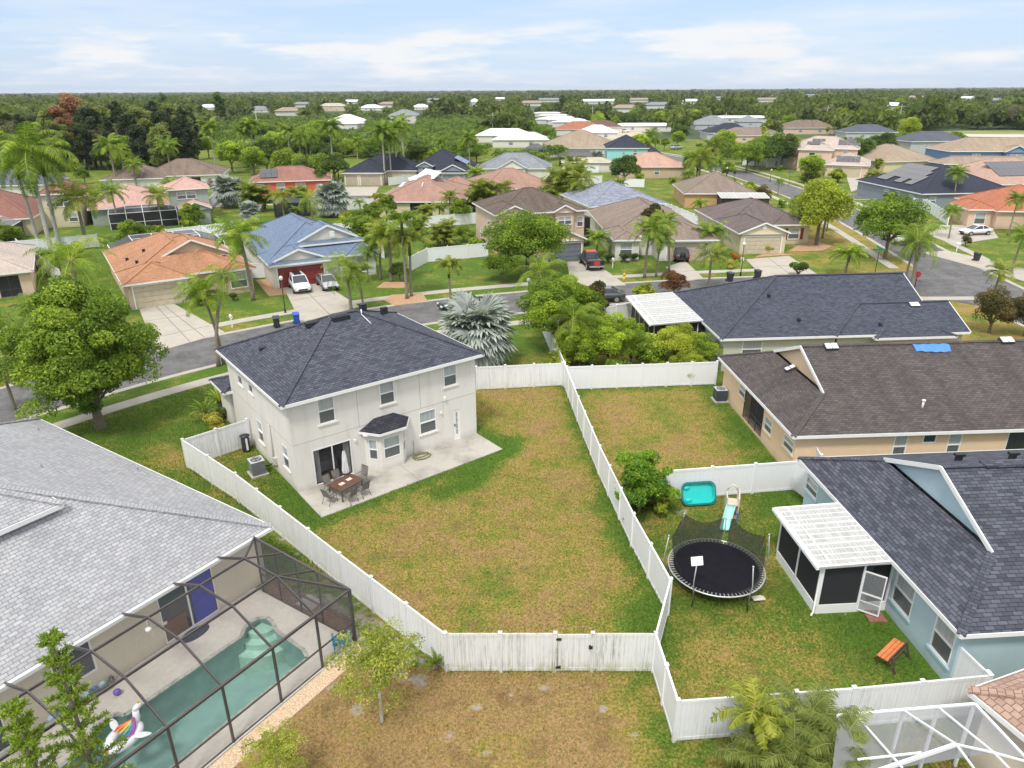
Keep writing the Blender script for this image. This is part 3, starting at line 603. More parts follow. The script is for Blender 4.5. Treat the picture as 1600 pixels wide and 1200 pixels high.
broad('shrub_m',1.6,1.1,.8,3200,.12,'mid',26,nl=16,fill=.4,shape='wild'); broad('shrub_d',1.9,1.3,.95,3200,.13,'oak',27,nl=16,fill=.4,shape='wild'); broad('shrub_y',1.5,1.0,.75,2800,.12,'lime',28,nl=14,fill=.4,shape='wild')
def tree(kind,x,y,label,h=None,sc=None,a=None,cat='tree',group=None,name=None,z=0):
    P=PROTO[kind]; s=sc or (h/P['h'] if h else 1)
    nm=name or {'pa':'palm_tree','qu':'palm_tree','ro':'palm_tree','ta':'palm_tree','fo':'palm_tree','ar':'palm_clump','fa':'palm_tree','si':'silver_fan_palm','sh':'shrub','bu':'bush','he':'bush','pi':'pine_tree','co':'cypress_tree','tu':'leafy_plant','re':'red_bush'}.get(kind[:2],'broadleaf_tree')
    if cat=='tree' and nm.startswith('palm'): cat='palm tree'
    if cat=='tree' and ('bush' in nm or nm=='shrub'): cat='bush'
    if cat=='tree' and nm=='leafy_plant': cat='plant'
    r=empty(nm,label,cat,(x,y,z),random.uniform(0,360) if a is None else a,group); r.scale=(s,)*3
    for n,me in P['parts']: inst(me,n if not (n=='trunk' and 'bush' in nm) else 'stems',r)
    return r
def TP(kind,px,py,top,label,**kw):      # stands at photo pixel (px,py), its top at photo row `top`
    x,y=G(px,py); h=height_at(x,y,top); return tree(kind,x,y,label,h=h,**kw)
# ---------------------------------------------------------------- ground
def grassmat(name,attr=True):
    m,nt,b=newmat(name); p=geopos(nt)
    a=nd(nt,'Attribute',_attribute_name='dry'); s=nd(nt,'Attribute',_attribute_name='sand')
    n1=noise(nt,p,.33,6,.62); n2=noise(nt,p,1.7,5,.6); n3=noise(nt,p,9,4,.6); n4=noise(nt,p,34,2,.6)
    t=mm(nt,'ADD',mm(nt,'ADD',mm(nt,'MULTIPLY',mm(nt,'SUBTRACT',n1,.5),2.3),mm(nt,'MULTIPLY',mm(nt,'SUBTRACT',n2,.5),1.2)),mm(nt,'MULTIPLY',mm(nt,'SUBTRACT',n3,.5),1.1))
    f=mm(nt,'ADD',a.outputs['Fac'],t,True)
    r=nt.nodes.new('ShaderNodeValToRGB'); e=r.color_ramp.elements; e[0].position=0;e[0].color=(.085,.16,.022,1);e[1].position=1;e[1].color=(.33,.215,.105,1)
    for q,c in ((.25,(.13,.19,.03,1)),(.5,(.235,.22,.05,1)),(.75,(.32,.24,.078,1))): x=e.new(q);x.color=c
    nt.links.new(f,r.inputs[0]); col=r.outputs[0]
    # blades and thatch: fine light/dark mix
    col=mixc(nt,.85,col,ramp(nt,n3,.3,.7,(.52,.56,.5,1),(1.4,1.36,1.3,1)),'MULTIPLY'); col=mixc(nt,.8,col,ramp(nt,n4,.3,.7,(.62,.62,.6,1),(1.35,1.33,1.3,1)),'MULTIPLY')
    br=mm(nt,'MULTIPLY',ramp(nt,noise(nt,p,.8,5,.65),.52,.68),mm(nt,'MULTIPLY',a.outputs['Fac'],.8)); col=mixc(nt,br,col,(.19,.115,.06,1))
    sd=ramp(nt,mm(nt,'ADD',s.outputs['Fac'],mm(nt,'MULTIPLY',mm(nt,'SUBTRACT',noise(nt,p,1.5,6,.7),.5),1.6)),.5,.72)
    col=mixc(nt,sd,col,mixc(nt,noise(nt,p,6,4),(.2,.165,.13,1),(.46,.42,.37,1)))
    nt.links.new(col,b.inputs['Base Color']); b.inputs['Roughness'].default_value=.95; b.inputs['Specular IOR Level'].default_value=.15
    h=mm(nt,'ADD',n3,mm(nt,'MULTIPLY',n4,.6)); bump(nt,b,h,.9,.07); return m
GRASS=grassmat('grass')
def inpoly(x,y,P):
    r=np.zeros(x.shape,bool); n=len(P)
    for i in range(n):
        x0,y0=P[i];x1,y1=P[(i+1)%n]
        c=((y0>y)!=(y1>y))&(x<(x1-x0)*(y-y0)/((y1-y0) if y1!=y0 else 1e-9)+x0); r^=c
    return r
def dseg(x,y,P,closed=False):
    d=np.full(x.shape,1e9); n=len(P)
    for i in range(n if closed else n-1):
        ax,ay=P[i];bx,by=P[(i+1)%n]; dx,dy=bx-ax,by-ay; t=np.clip(((x-ax)*dx+(y-ay)*dy)/(dx*dx+dy*dy+1e-9),0,1); d=np.minimum(d,np.hypot(x-ax-t*dx,y-ay-t*dy))
    return d
F1=Fr((-11.8,33.97),37.3); F2=Fr((-10.61,26.54),56.7); F3=Fr((15.66,19.56),3.8); F4=Fr((15.47,34.96),3.2); F5=Fr((16.01,51.44),4.1)
W2=lambda f,pts:[f.w(*p)[:2] for p in pts]
FL=[(-19.16,36.91),(-14.68,32.92),(-11.31,29.58),(-7.59,25.84),(-2.55,20.86)]           # left fence line
FR_=[(3.90,48.9),(4.35,42.8),(4.95,35.81),(5.75,28.84),(6.49,23.95),(5.29,20.79)]        # right fence line
YARD=[FL[0],FL[-1],(5.29,20.79),(6.49,23.95),(5.75,28.84),(4.95,35.8),(3.9,49.2),(-2.7,48.5),(-17,39.2)]
KIDS_=[(6.5,23.95),(5.29,20.8),(5.43,17.66),(16.37,18.7),(16,20),(15.5,33.9),(8.0,33.0),(5.4,32.6)]
Y4=[(5.4,32.8),(15.7,34),(15.2,49.2),(4.0,48.3)]
PATIO=W2(F1,[(-.05,-3.15),(11.9,-2.85),(11.9,-.03),(-.05,-.03)])
def grassfield(X,Y):
    dry=np.full(X.shape,.3); sand=np.zeros(X.shape)
    fl=dseg(X,Y,FL); frr=dseg(X,Y,FR_); frn=dseg(X,Y,[FL[-1],FR_[-1]])
    y=inpoly(X,Y,YARD); d=np.where(y,.68,0)
    pd=dseg(X,Y,PATIO,True); d=np.where(y,d-.75*np.exp(-(pd/.95)**2),d)
    cc=G(735,735); gd=np.hypot(X-cc[0],(Y-cc[1])); d=np.where(y,d-.0*gd,d)
    # green arc east of the patio, running to the house corner
    arc=[G(*q) for q in ((690,770),(730,755),(760,730),(790,700),(800,690))]; d=np.where(y,d-.75*np.exp(-(dseg(X,Y,arc)/.8)**2),d)
    d=np.where(y,d-.7*np.exp(-(frr/.9)**2)*(Y<34)-.45*np.exp(-(frr/.6)**2)*(Y>=34),d)
    h1=dseg(X,Y,W2(F1,[(11.9,-.03),(11.9,10)])); d=np.where(y,d-.35*np.exp(-(h1/1.2)**2),d)
    sdl=W2(F1,[(0,0),(0,10)]); s1=dseg(X,Y,sdl); d=np.where(y&(s1<4.5)&(X<-10),d-.45*np.exp(-(s1/3.5)**2)-.1,d)
    q=G(1000,960); d=np.where(y,d-.45*np.exp(-(((X-q[0])/.9)**2+((Y-q[1])/1.5)**2)),d)
    dry=np.where(y,d,dry)
    k=inpoly(X,Y,KIDS_); d=.5-.75*np.exp(-(dseg(X,Y,W2(F3,[(.4,.4),(.4,12.9)]))/1.9)**2)-.4*np.exp(-(dseg(X,Y,W2(F3,[(-3.3,4),(0,4)]))/1.6)**2)-.35*np.exp(-(frr/.8)**2)-.25*np.exp(-(np.hypot(X-9,Y-25)/2.5)**2)
    q=G(1150,730); d=d-.2*(Y>28); dry=np.where(k,d,dry); q=G(1065,800); sand=np.where(k,.9*np.exp(-(np.hypot(X-q[0],Y-q[1])/.9)**2)*.62,sand)
    q=G(1320,955); sand=np.where(k,np.maximum(sand,.55*np.exp(-(np.hypot(X-q[0],Y-q[1])/.7)**2)),sand)
    k=inpoly(X,Y,Y4); d=.66-.75*np.exp(-(dseg(X,Y,W2(F4,[(.4,.4),(.4,12)]))/1.8)**2)-.4*np.exp(-(dseg(X,Y,[(4,48.3),(15.2,49.2)])/.9)**2)-.3*np.exp(-(frr/.8)**2); dry=np.where(k,d,dry)
    b=(Y<21.2)&(X<6)&(X>-12)&~inpoly(X,Y,YARD)&~inpoly(X,Y,KIDS_); b|=inpoly(X,Y,[(-7,23),(-2.6,20.8),(-3,19),(-8,19)])
    d=1.05-.55*np.exp(-(dseg(X,Y,[(5.3,20.8),(5.43,17.6),(5.3,15)])/1.1)**2)-.3*np.exp(-(np.hypot(X-5,Y-15)/3.5)**2)-.25*np.exp(-(frn/.4)**2); dry=np.where(b,d,dry)
    sb=.62*np.exp(-(dseg(X,Y,[(-5.6,22.6),(-4.2,20.6),(-3.4,20.2)])/.55)**2)
    for (px,py,r) in ((745,1105,.32),(943,1108,.3),(912,1165,.2),(870,1130,.25),(700,1150,.35),(800,1085,.22),(990,1150,.3),(560,1110,.45),(850,1075,.3),(760,1180,.3),(600,1000,.7),(640,1030,.5),(520,1070,.5),(655,1060,.5)):
        q=G(px,py); sb=np.maximum(sb,.84*np.exp(-(np.hypot(X-q[0],(Y-q[1])*1.2)/r)**2))
    sand=np.where(b,sb,sand)
    # strip between the fence and the pool cage
    st=inpoly(X,Y,[(-20,37.2),(-11.2,29.6),(-2.55,20.86),(-6.2,21.9),(-8,24),(-10.6,26.5),(-21,35)]); dry=np.where(st,.25,dry); sand=np.where(st,.62*np.exp(-(fl/.5)**2)*(Y>28)+.6*(Y<25.5),sand)
    # front and side lawn of the left lots: lush
    l=inpoly(X,Y,[(-40,42),(-20,37.2),(-17,39.5),(-12,46),(4,58),(4,70),(-20,60),(-40,46)]); dry=np.where(l,.06,dry)
    dry=np.where(l,np.maximum(dry,.5*np.exp(-(dseg(X,Y,[(-19.2,37.2),(-22,39.5)])/1.2)**2)),dry)
    # planted yards of the corner house behind
    dry=np.where(inpoly(X,Y,[(4,49.5),(15.5,50),(15,68),(3,62)]),.45,dry)
    # street lots
    dry=np.where((Y>66)&(Y<130)&(X<12),.08,dry); dry=np.where((Y>80)&(Y<110)&(X>8)&(X<40),.12,dry); dry=np.where((Y>78)&(Y<135)&(X>39)&(X<57),.62,dry); dry=np.where((Y>84)&(Y<97)&(X>37)&(X<47),.35,dry)
    dry=np.where((X>57)&(Y<140),.2,dry); dry=np.where((X>30)&(X<52)&(Y<78)&(Y>10),.55,dry); dry=np.where((Y>130),.22,dry)
    return dry,sand
def gridmesh(name,x0,x1,y0,y1,st,z,mat,kind='structure'):
    xs=np.arange(x0,x1+.001,st); ys=np.arange(y0,y1+.001,st); X,Y=np.meshgrid(xs,ys); d,s=grassfield(X,Y)
    V=np.stack([X.ravel(),Y.ravel(),np.full(X.size,z)],1); nx,ny=len(xs),len(ys); i=(np.arange(ny-1)[:,None]*nx+np.arange(nx-1)[None,:]).ravel()
    F=np.stack([i,i+1,i+1+nx,i+nx],1)
    hole=W2(F2,[(-1.3,.2),(-15.5,.2),(-15.5,-5.7),(-1.3,-5.7)]); vx,vy=V[:,0],V[:,1]; ins=inpoly(vx,vy,hole)
    if name=='ground': ins=(vx>-28)&(vx<10)&(vy>10.5)&(vy<34)
    F=F[~ins[F].all(1)]; F=F[~(ins[F].any(1))] if name=='lawn' else F; me=npmesh(name,V,F,mat)
    for nme,arr in (('dry',d),('sand',s)): at=me.attributes.new(nme,'FLOAT','POINT'); at.data.foreach_set('value',arr.ravel().astype(np.float32))
    o=bpy.data.objects.new(name,me); COL.objects.link(o); o['kind']=kind; return o
gridmesh('lawn',-34,40,8,62,.3,0,GRASS)
gridmesh('ground',-170,230,2,330,2.0,-.012,GRASS)
b=MB()
for q in ((-16000,16000,-300,3),(-16000,16000,329,22000),(-16000,-169,3,329),(229,16000,3,329)): b.poly([(q[0],q[2],-.03),(q[1],q[2],-.03),(q[1],q[3],-.03),(q[0],q[3],-.03)])
struct(b,'terrain',plain('far_ground_cover',(.045,.07,.02),.95,var=.35,scale=.02))
# roads
ASPH=None
m,nt,bb=newmat('asphalt'); p=geopos(nt); n=noise(nt,p,.6,6,.6); c=ramp(nt,n,.3,.7,(.095,.093,.095,1),(.165,.16,.162,1)); ck=noise(nt,p,.25,8,.75); c=mixc(nt,ramp(nt,ck,.485,.5),c,mixc(nt,ramp(nt,ck,.5,.515),(.06,.06,.06,1),c)); c=mixc(nt,.6,c,ramp(nt,noise(nt,p,14,3),.3,.7,(.8,.8,.8,1),(1.2,1.2,1.2,1)),'MULTIPLY'); nt.links.new(c,bb.inputs['Base Color']); bb.inputs['Roughness'].default_value=.92; ASPH=m
def concrete(name,c,stain=.4):
    m,nt,bb=newmat(name); p=geopos(nt); n=noise(nt,p,.5,6,.65); col=mixc(nt,mm(nt,'MULTIPLY',ramp(nt,n,.45,.75),stain),c4(c),c4(c,.5)); col=mixc(nt,.5,col,ramp(nt,noise(nt,p,7,5),.3,.7,(.85,.85,.84,1),(1.1,1.1,1.1,1)),'MULTIPLY')
    nt.links.new(col,bb.inputs['Base Color']); bb.inputs['Roughness'].default_value=.88; bump(nt,bb,noise(nt,p,30,3),.2,.01); return m
CONC=concrete('concrete',(.42,.385,.335)); CONCD=concrete('patio_concrete',(.43,.405,.36),.95); CONCL=concrete('pool_deck_concrete',(.47,.435,.39),.35)
def offs(P,d):
    out=[]
    for i,(x,y) in enumerate(P):
        a=P[max(i-1,0)];b=P[min(i+1,len(P)-1)]; dx,dy=b[0]-a[0],b[1]-a[1]; l=math.hypot(dx,dy); out.append((x-dy/l*d,y+dx/l*d))
    return out
def smooth(P,it=2):
    for _ in range(it):
        Q=[P[0]]
        for a,b in zip(P,P[1:]): Q+= [(a[0]*.75+b[0]*.25,a[1]*.75+b[1]*.25),(a[0]*.25+b[0]*.75,a[1]*.25+b[1]*.75)]
        P=Q+[P[-1]]
    return P
def strip(name,P,d0,d1,z,th,mat):
    A=offs(P,d0);B=offs(P,d1); mb=MB()
    for i in range(len(P)-1):
        q=[B[i],B[i+1],A[i+1],A[i]]
        mb.add([(x,y,z) for x,y in q]+[(x,y,z+th) for x,y in q],[(4,7,6,5),(0,1,5,4),(2,3,7,6)]) if d1>d0 else None
    return struct(mb,name,mat)
ST1=smooth([(-58,8),(-47,30),(-38.5,43),(-29.8,54),(-20,62.2),(-8,69),(3.2,72.6),(13,75.6),(24,77.8),(36,79),(49,79)])
ST2=smooth([(50.5,5),(50.8,40),(51.2,62),(52.3,76),(54.2,90),(56.8,106),(58.9,125),(60.2,144),(60.3,170),(59,205),(52,240),(40,275)])
ST3=smooth([G(-60,335),G(60,326),G(150,321),G(450,312),G(640,304),G(760,299),G(900,295)])
ST4=smooth([(60,146),(80,150),(100,158),(140,170)])
for k,(P,w_) in enumerate(((ST1,3.55),(ST2,3.6),(ST3,3.4),(ST4,3.4))):
    strip('road',P,-w_,w_,.001*k,.012,ASPH)
    strip('kerb',P,w_,w_+.55,-.05,.075-.001*k,CONC); strip('kerb',P,-w_-.55,-w_,-.05,.075-.001*k,CONC)
# junction pads hide the kerbs where streets meet
def slab(name,pts,z,mat,th=.06):
    mb=MB(); ar=sum(pts[i][0]*pts[(i+1)%len(pts)][1]-pts[(i+1)%len(pts)][0]*pts[i][1] for i in range(len(pts)))
    if ar<0: pts=pts[::-1]
    mb.prism([(p[0],p[1]) for p in pts],z-th,z); return struct(mb,name,mat)
slab('road',[(42,75.2),(49,68),(52.3,66),(55.4,80),(56.5,92),(52,92),(49,85),(44,82.6)],.032,ASPH)
slab('road',[(57,141),(63.7,135),(65,151),(64,154),(57,153)],.033,ASPH)
strip('pavement',ST1,-7.4,-6.1,-.02,.055,CONC)
strip('pavement',ST1[:-6],6.2,7.5,-.02,.054,CONC); strip('pavement',ST2[16:],6.0,7.2,-.02,.056,CONC); strip('pavement',ST2,-7.2,-6.0,-.02,.053,CONC); strip('pavement',ST3,-7,-5.8,-.02,.052,CONC)
def pslab(name,px,z,mat): return slab(name,[G(*q) for q in px],z,mat)
# driveways (traced at ground level)
DW=.058
pslab('driveway',[(218,484),(266,472),(352,520),(244,551)],DW,CONC); pslab('driveway',[(443,449),(500,440),(562,480),(470,505)],DW,CONC)
pslab('driveway',[(886,410),(915,408),(948,424),(978,446),(893,452)],DW,CONC); pslab('driveway',[(1040,418),(1070,408),(1100,436),(1062,441)],DW,CONC)
pslab('driveway',[(1165,406),(1232,400),(1285,434),(1200,440)],DW,CONC); pslab('driveway',[(1470,352),(1545,352),(1560,372),(1490,383),(1452,368)],DW,CONC)
pslab('driveway',[(1440,395),(1480,392),(1600,420),(1600,440),(1550,425)],DW,CONC); pslab('driveway',[(1320,268),(1352,272),(1352,292),(1330,300)],DW,CONC)
pslab('driveway',[(538,292),(592,292),(585,306),(545,306)],DW,CONC); pslab('driveway',[(1378,352),(1440,356),(1445,372),(1400,372)],DW,CONC)
mulch=plain('mulch',(.42,.26,.15),.95,var=.3,scale=9,bmp=.5)
for q in ([(600,470),(612,461),(660,459),(668,470),(618,478)],[(588,450),(600,441),(632,441),(638,450)],[(400,438),(440,434),(448,460),(420,463)],[(1232,393),(1262,373),(1300,385),(1285,392)],[(1180,402),(1200,394),(1240,398)]):
    pslab('mulch_bed',q,.045,mulch)
# patio of the main house
jt=plain('expansion_joint',(.12,.11,.1),.9)
def joint(px0,px1):
    a,b_=G(*px0),G(*px1); mb=MB(); mb.bar((a[0],a[1],.06),(b_[0],b_[1],.06),.05,.012); struct(mb,'pavement_joint',jt)
for q in (((243,478),(297,535)),((254,476),(320,528)),((222,503),(300,492)),((236,530),(326,510)),((470,447),(515,492)),((456,470),(530,458)),((1200,403),(1243,436)),((1180,418),(1258,414)),((900,425),(945,420)),((1068,425),(1095,422))): joint(*q)
PT=W2(F1,[(-.05,-3.15),(5.9,-3.0),(5.9,-.02),(-.05,-.02)]); slab('patio',PT,.05,CONCD,.2); slab('patio',W2(F1,[(5.925,-3.0),(11.9,-2.85),(11.9,-.02),(5.925,-.02)]),.05,CONCD,.2)

# grass blades standing on the near lawns (uncountable)
def blades():
    r=np.random.default_rng(3); n=330000; X=r.uniform(-30,17.5,n); Y=r.uniform(12,52,n); 
    keep=(np.abs(X)<Y*.80+1.5)&(r.random(n)<np.clip(34/Y,.35,1)*np.where(Y>36,.8,1)); X=X[keep];Y=Y[keep]
    d,sd=grassfield(X,Y); bad=sd>.45
    for P in (PATIO,[(9.2,15.9),(22,16.7),(22,8),(8,8)],W2(F2,[(-24,20.5),(-24,-6.9),(-.3,-6.9),(.3,20.5)]),W2(F1,[(-.1,-.1),(12,-.1),(12,10.4),(5,13.2),(-.2,13.2)]),W2(F3,[(0,-1),(0,13.2),(9,13),(9,-1)]),W2(F4,[(.3,.3),(.3,12.5),(9,12.5),(9,.3)]),W2(F3,[(-2.8,4.5),(-2.8,8.6),(.5,8.6),(.5,4.5)]),W2(F5,[(-4,4.8),(-4,13.4),(9,13.4),(9,.3),(.3,.3)])): bad|=inpoly(X,Y,P)
    for k in range(len(ST1)-1):
        pass
    bad|=(dseg(X,Y,ST1)<7.6)|(dseg(X,Y,ST2)<8); bad&=True
    X,Y,d=X[~bad],Y[~bad],d[~bad]; n=len(X)
    near=np.exp(-(np.minimum(np.minimum(dseg(X,Y,FL),dseg(X,Y,FR_)),dseg(X,Y,[FL[-1],FR_[-1]]))/.16)**2)
    h=r.uniform(.03,.075,n)*(1+.5*(d<.4))*(1+1.3*near); a=r.uniform(0,6.28,n); w_=r.uniform(.012,.028,n); lx,ly=r.normal(size=n)*.035,r.normal(size=n)*.035; c,s_=np.cos(a)*w_,np.sin(a)*w_
    V=np.stack([np.stack([X-c,Y-s_,np.zeros(n)],1),np.stack([X+c,Y+s_,np.zeros(n)],1),np.stack([X+lx+c*.4,Y+ly+s_*.4,h],1),np.stack([X+lx-c*.4,Y+ly-s_*.4,h],1)],1).reshape(-1,3)
    rnd=np.clip(d+r.normal(size=n)*.28,0,1); m=leafmat('grass_blades',(.11,.2,.028),(.26,.25,.06),(.4,.3,.13),trans=.3,rough=.8)
    o=bpy.data.objects.new('grass_blades',npmesh('grass_blades',V,np.arange(4*n).reshape(n,4),m,rnd)); COL.objects.link(o); o['kind']='stuff'; tag(o,'short dry and green grass blades on the backyards')
blades()
# ---------------------------------------------------------------- picture-to-wall helpers
def solve(fr,px,py,h):            # meet the surface z=h(u,v) in a house frame
    lo,hi=0.0,14.0
    for _ in range(50):
        mdl=(lo+hi)/2; x,y=G(px,py,mdl); dx,dy=x-fr.o[0],y-fr.o[1]; u=dx*fr.u[0]+dy*fr.u[1]; v=dx*fr.v[0]+dy*fr.v[1]
        if mdl<h(u,v): lo=mdl
        else: hi=mdl
    return u,v,mdl
def onw(fr,side,c,px,py):
    d=ray(px,py); ax=fr.v if side in 'SN' else fr.u; ot=fr.u if side in 'SN' else fr.v
    k=d.x*ax[0]+d.y*ax[1]; o=-(fr.o[0]*ax[0]+fr.o[1]*ax[1]); t=(c-o)/k; x,y,z=t*d.x-fr.o[0],t*d.y-fr.o[1],HC+t*d.z
    return x*ot[0]+y*ot[1],z
def op(fr,wi,side,c,p0,p1,kind,zmax=None):
    a0,z1=onw(fr,side,c,*p0); a1,z0=onw(fr,side,c,*p1); 
    if zmax: z1=min(z1,zmax)
    return (wi,side,min(a0,a1),max(a0,a1),max(z0,.02),z1,kind)
def loc(fr,x,y): dx,dy=x-fr.o[0],y-fr.o[1]; return dx*fr.u[0]+dy*fr.u[1],dx*fr.v[0]+dy*fr.v[1]
SLATE=shingle('slate_blue_shingles',(.057,.062,.082),(.112,.12,.152),streak=.1); LGREY=shingle('light_grey_shingles',(.34,.345,.36),(.44,.445,.46),.62,.14,(.24,.24,.25),bw=.3,rh=.145); BROWNP=shingle('weathered_brown_shingles',(.085,.073,.07),(.135,.12,.116),.6,.7,(.04,.035,.035)); BLACKB=shingle('charcoal_shingles',(.052,.057,.074),(.118,.125,.158),streak=.1,bw=.38,rh=.16); NAVY=shingle('navy_shingles',(.052,.06,.084),(.096,.107,.14),streak=.08)
S_MAIN=stucco('pale_grey_stucco',(.71,.68,.635),.22); S_PEACH=stucco('peach_stucco',(.74,.55,.37),.1); S_BLUE=stucco('pale_blue_stucco',(.42,.56,.62),.12); S_SAGE=stucco('sage_stucco',(.5,.52,.43),.12); S_CREAM=stucco('cream_stucco',(.62,.55,.43),.15)
pi=math.pi
# ================================================================ main house
f=F1; V0=-.03; W0=-.03
ops=[op(f,0,'S',V0,(494,622),(525,657),'win',5.2),op(f,0,'S',V0,(591,592),(617.5,628),'win',5.2),op(f,0,'S',V0,(692,568),(714,600),'win',5.2),op(f,0,'S',V0,(654.5,645),(682.5,672),'win'),
     (0,'S',*sorted((onw(f,'S',V0,708,640)[0],onw(f,'S',V0,720,680)[0])),.06,2.1,'door'),(0,'S',1.0,3.3,.08,2.3,'hole'),
     (0,'W',.85,1.75,.95,2.4,'win'),(0,'W',4.9,5.8,.95,2.4,'win'),(0,'W',7.55,8.4,3.85,5.1,'win'),(0,'W',5.6,6.4,3.95,5.1,'win')]
H1=house('two-storey pale grey stucco house with dark slate hip roof and bay window beside the patio',f.o,f.a,[(-.45,12.35,-.45,10.75,5.5,.45,'x','h','h'),(-.6,5,10.2,13.1,2.7,.35,'x','h','h')],S_MAIN,SLATE,ops)
# glass doors with curtains and a room behind
r=MB(); wd=plain('dark_wood_floor',(.09,.03,.02),.4); rm=plain('dim_room_wall',(.16,.15,.15),.9)
r.poly([(1,.06,.1),(3.3,.06,.1),(3.3,3,.1),(1,3,.1)],1); r.poly([(1,3,.1),(3.3,3,.1),(3.3,3,2.3),(1,3,2.3)],0); r.poly([(.98,.06,.1),(.98,3,.1),(.98,3,2.3),(.98,.06,2.3)]); r.poly([(3.32,3,.1),(3.32,.06,.1),(3.32,.06,2.3),(3.32,3,2.3)]); r.poly([(1,.06,2.31),(1,3,2.31),(3.3,3,2.31),(3.3,.06,2.31)])
r.obj('room_interior',[rm,wd],H1)
s=MB()
for x in (1.0,2.13,3.24): s.box(x,x+.06,-.05,.03,.08,2.3)
s.box(1.06,3.24,-.045,.025,.08,.14); s.box(1.06,3.24,-.045,.025,2.24,2.3); sd=s.obj('sliding_door',WHITE,H1)
gl,nt_,b_=newmat('clear_door_glass'); b_.inputs['Base Color'].default_value=(.05,.05,.055,1); b_.inputs['Roughness'].default_value=.03; b_.inputs['Alpha'].default_value=.42
g=MB(); g.poly([(1.06,0,.14),(3.24,0,.14),(3.24,0,2.24),(1.06,0,2.24)]); g.obj('pane',gl,sd)
cu=plain('white_curtain',(.6,.6,.58),.8)
for x0,x1 in ((1.08,1.42),(2.86,3.2)):
    c=MB(); n=14
    for i in range(n): a=x0+(x1-x0)*i/n; bq=x0+(x1-x0)*(i+1)/n; c.poly([(a,.12+.04*math.sin(i*2.1),.16),(bq,.12+.04*math.sin((i+1)*2.1),.16),(bq,.12+.04*math.sin((i+1)*2.1),2.22),(a,.12+.04*math.sin(i*2.1),2.22)])
    c.obj('curtain',cu,H1)
bd=MB(); bd.box(1.5,2.9,1.2,2.6,.1,.75); bd.obj('bed',plain('grey_bedding',(.3,.3,.33),.9),H1,bev=.06)
j=MB()
j.box(.0,11.87,-.034,-.0305,2.88,2.905); j.box(-.034,-.0305,.0,10.3,2.88,2.905)
for px,py in ((557,620),(655,600)): a,_=onw(f,'S',V0,px,py); j.box(a-.012,a+.012,-.034,-.0305,2.91,5.3)
j.box(9.5,9.52,-.034,-.0305,2.4,2.88)
j.obj('control_joint',SEAM,H1)
# bay window
B4=[(4.15,-.03),(4.78,-.78),(6.17,-.78),(6.8,-.03)]; bw=MB()
hol=[[(.22,.75,.75,2.05)],[(.16,1.23,.75,2.1)],[(.22,.75,.75,2.05)]]
bay=None
for k in range(3):
    P=wall_plane(bw,B4[k],B4[k+1],-.05,2.5,hol[k],.06)
bay=bw.obj('bay_wall',S_MAIN,H1)
for k in range(3):
    P=wall_plane(MB(),B4[k],B4[k+1],-.05,2.5,hol[k],.06); h=hol[k][0]; ww=MB();gg=MB()
    def BB(mb,a,b,c,d,i0,i1,mi=0):
        q=[P(a,c,i1),P(b,c,i1),P(b,c,i0),P(a,c,i0),P(a,d,i1),P(b,d,i1),P(b,d,i0),P(a,d,i0)]; mb.add(q,[(0,1,2,3),(7,6,5,4),(3,2,6,7),(1,0,4,5),(0,3,7,4),(2,1,5,6)],mi)
    a0,a1,z0,z1=h; zm=(z0+z1)/2
    for q in ((a0,a0+.05,z0,z1),(a1-.05,a1,z0,z1),(a0+.05,a1-.05,z0,z0+.05),(a0+.05,a1-.05,z1-.05,z1),(a0+.05,a1-.05,zm-.03,zm+.03)): BB(ww,*q,-.012,.05)
    BB(gg,a0+.03,a1-.03,zm,z1-.03,.045,.055,0); BB(gg,a0+.03,a1-.03,z0+.03,zm,.035,.055,1)
    w_=ww.obj('window',WHITE,H1); gg.obj('pane',[G_PALE,G_SCR],w_)
br=MB(); E_=[(3.85,-.03,2.6),(4.62,-1.1,2.6),(6.33,-1.1,2.6),(7.1,-.03,2.6)]; T_=[(4.85,-.03,3.15),(6.1,-.03,3.15)]
br.poly([E_[0],E_[1],T_[0]]); br.poly([E_[1],E_[2],T_[1],T_[0]]); br.poly([E_[2],E_[3],T_[1]]); br.poly(E_[::-1]); rr=br.obj('bay_roof',shingle('dark_bay_shingles',(.03,.032,.04),(.06,.062,.075),streak=.05),H1)
tt=MB()
for a,b_ in zip(E_,E_[1:]): tt.bar((a[0],a[1],2.52),(b_[0],b_[1],2.52),.05,.15)
tt.obj('fascia',WHITE,rr)
# roof vents, meter pipe, lamps
def vent(root,fr,px,py,h,sz=(.35,.3,.14),name='roof_vent',mat=None,ang=0):
    u,v,z=solve(fr,px,py,h); b=MB(); b.prism([(-sz[0]/2,-sz[1]/2),(sz[0]/2,-sz[1]/2),(sz[0]/2,sz[1]/2),(-sz[0]/2,sz[1]/2)],-.1,sz[2]*.6); b.add([(-sz[0]/2,-sz[1]/2,sz[2]*.6),(sz[0]/2,-sz[1]/2,sz[2]*.6),(sz[0]/2,sz[1]/2,sz[2]*.6),(-sz[0]/2,sz[1]/2,sz[2]*.6),(-sz[0]*.3,-sz[1]*.2,sz[2]),(sz[0]*.3,-sz[1]*.2,sz[2]),(sz[0]*.3,sz[1]*.3,sz[2]),(-sz[0]*.3,sz[1]*.3,sz[2])],[(0,1,5,4),(1,2,6,5),(2,3,7,6),(3,0,4,7),(4,5,6,7)])
    o=b.obj(name,mat or VENT,root); o.location=(u,v,z+.02); o.rotation_euler=(0,0,R(ang)); return o
VENT=plain('black_vent',(.02,.02,.025),.5)
hW=lambda u,v:5.5+.45*(u+.45); hS=lambda u,v:5.5+.45*(v+.45); hE=lambda u,v:5.5+.45*(12.35-u)
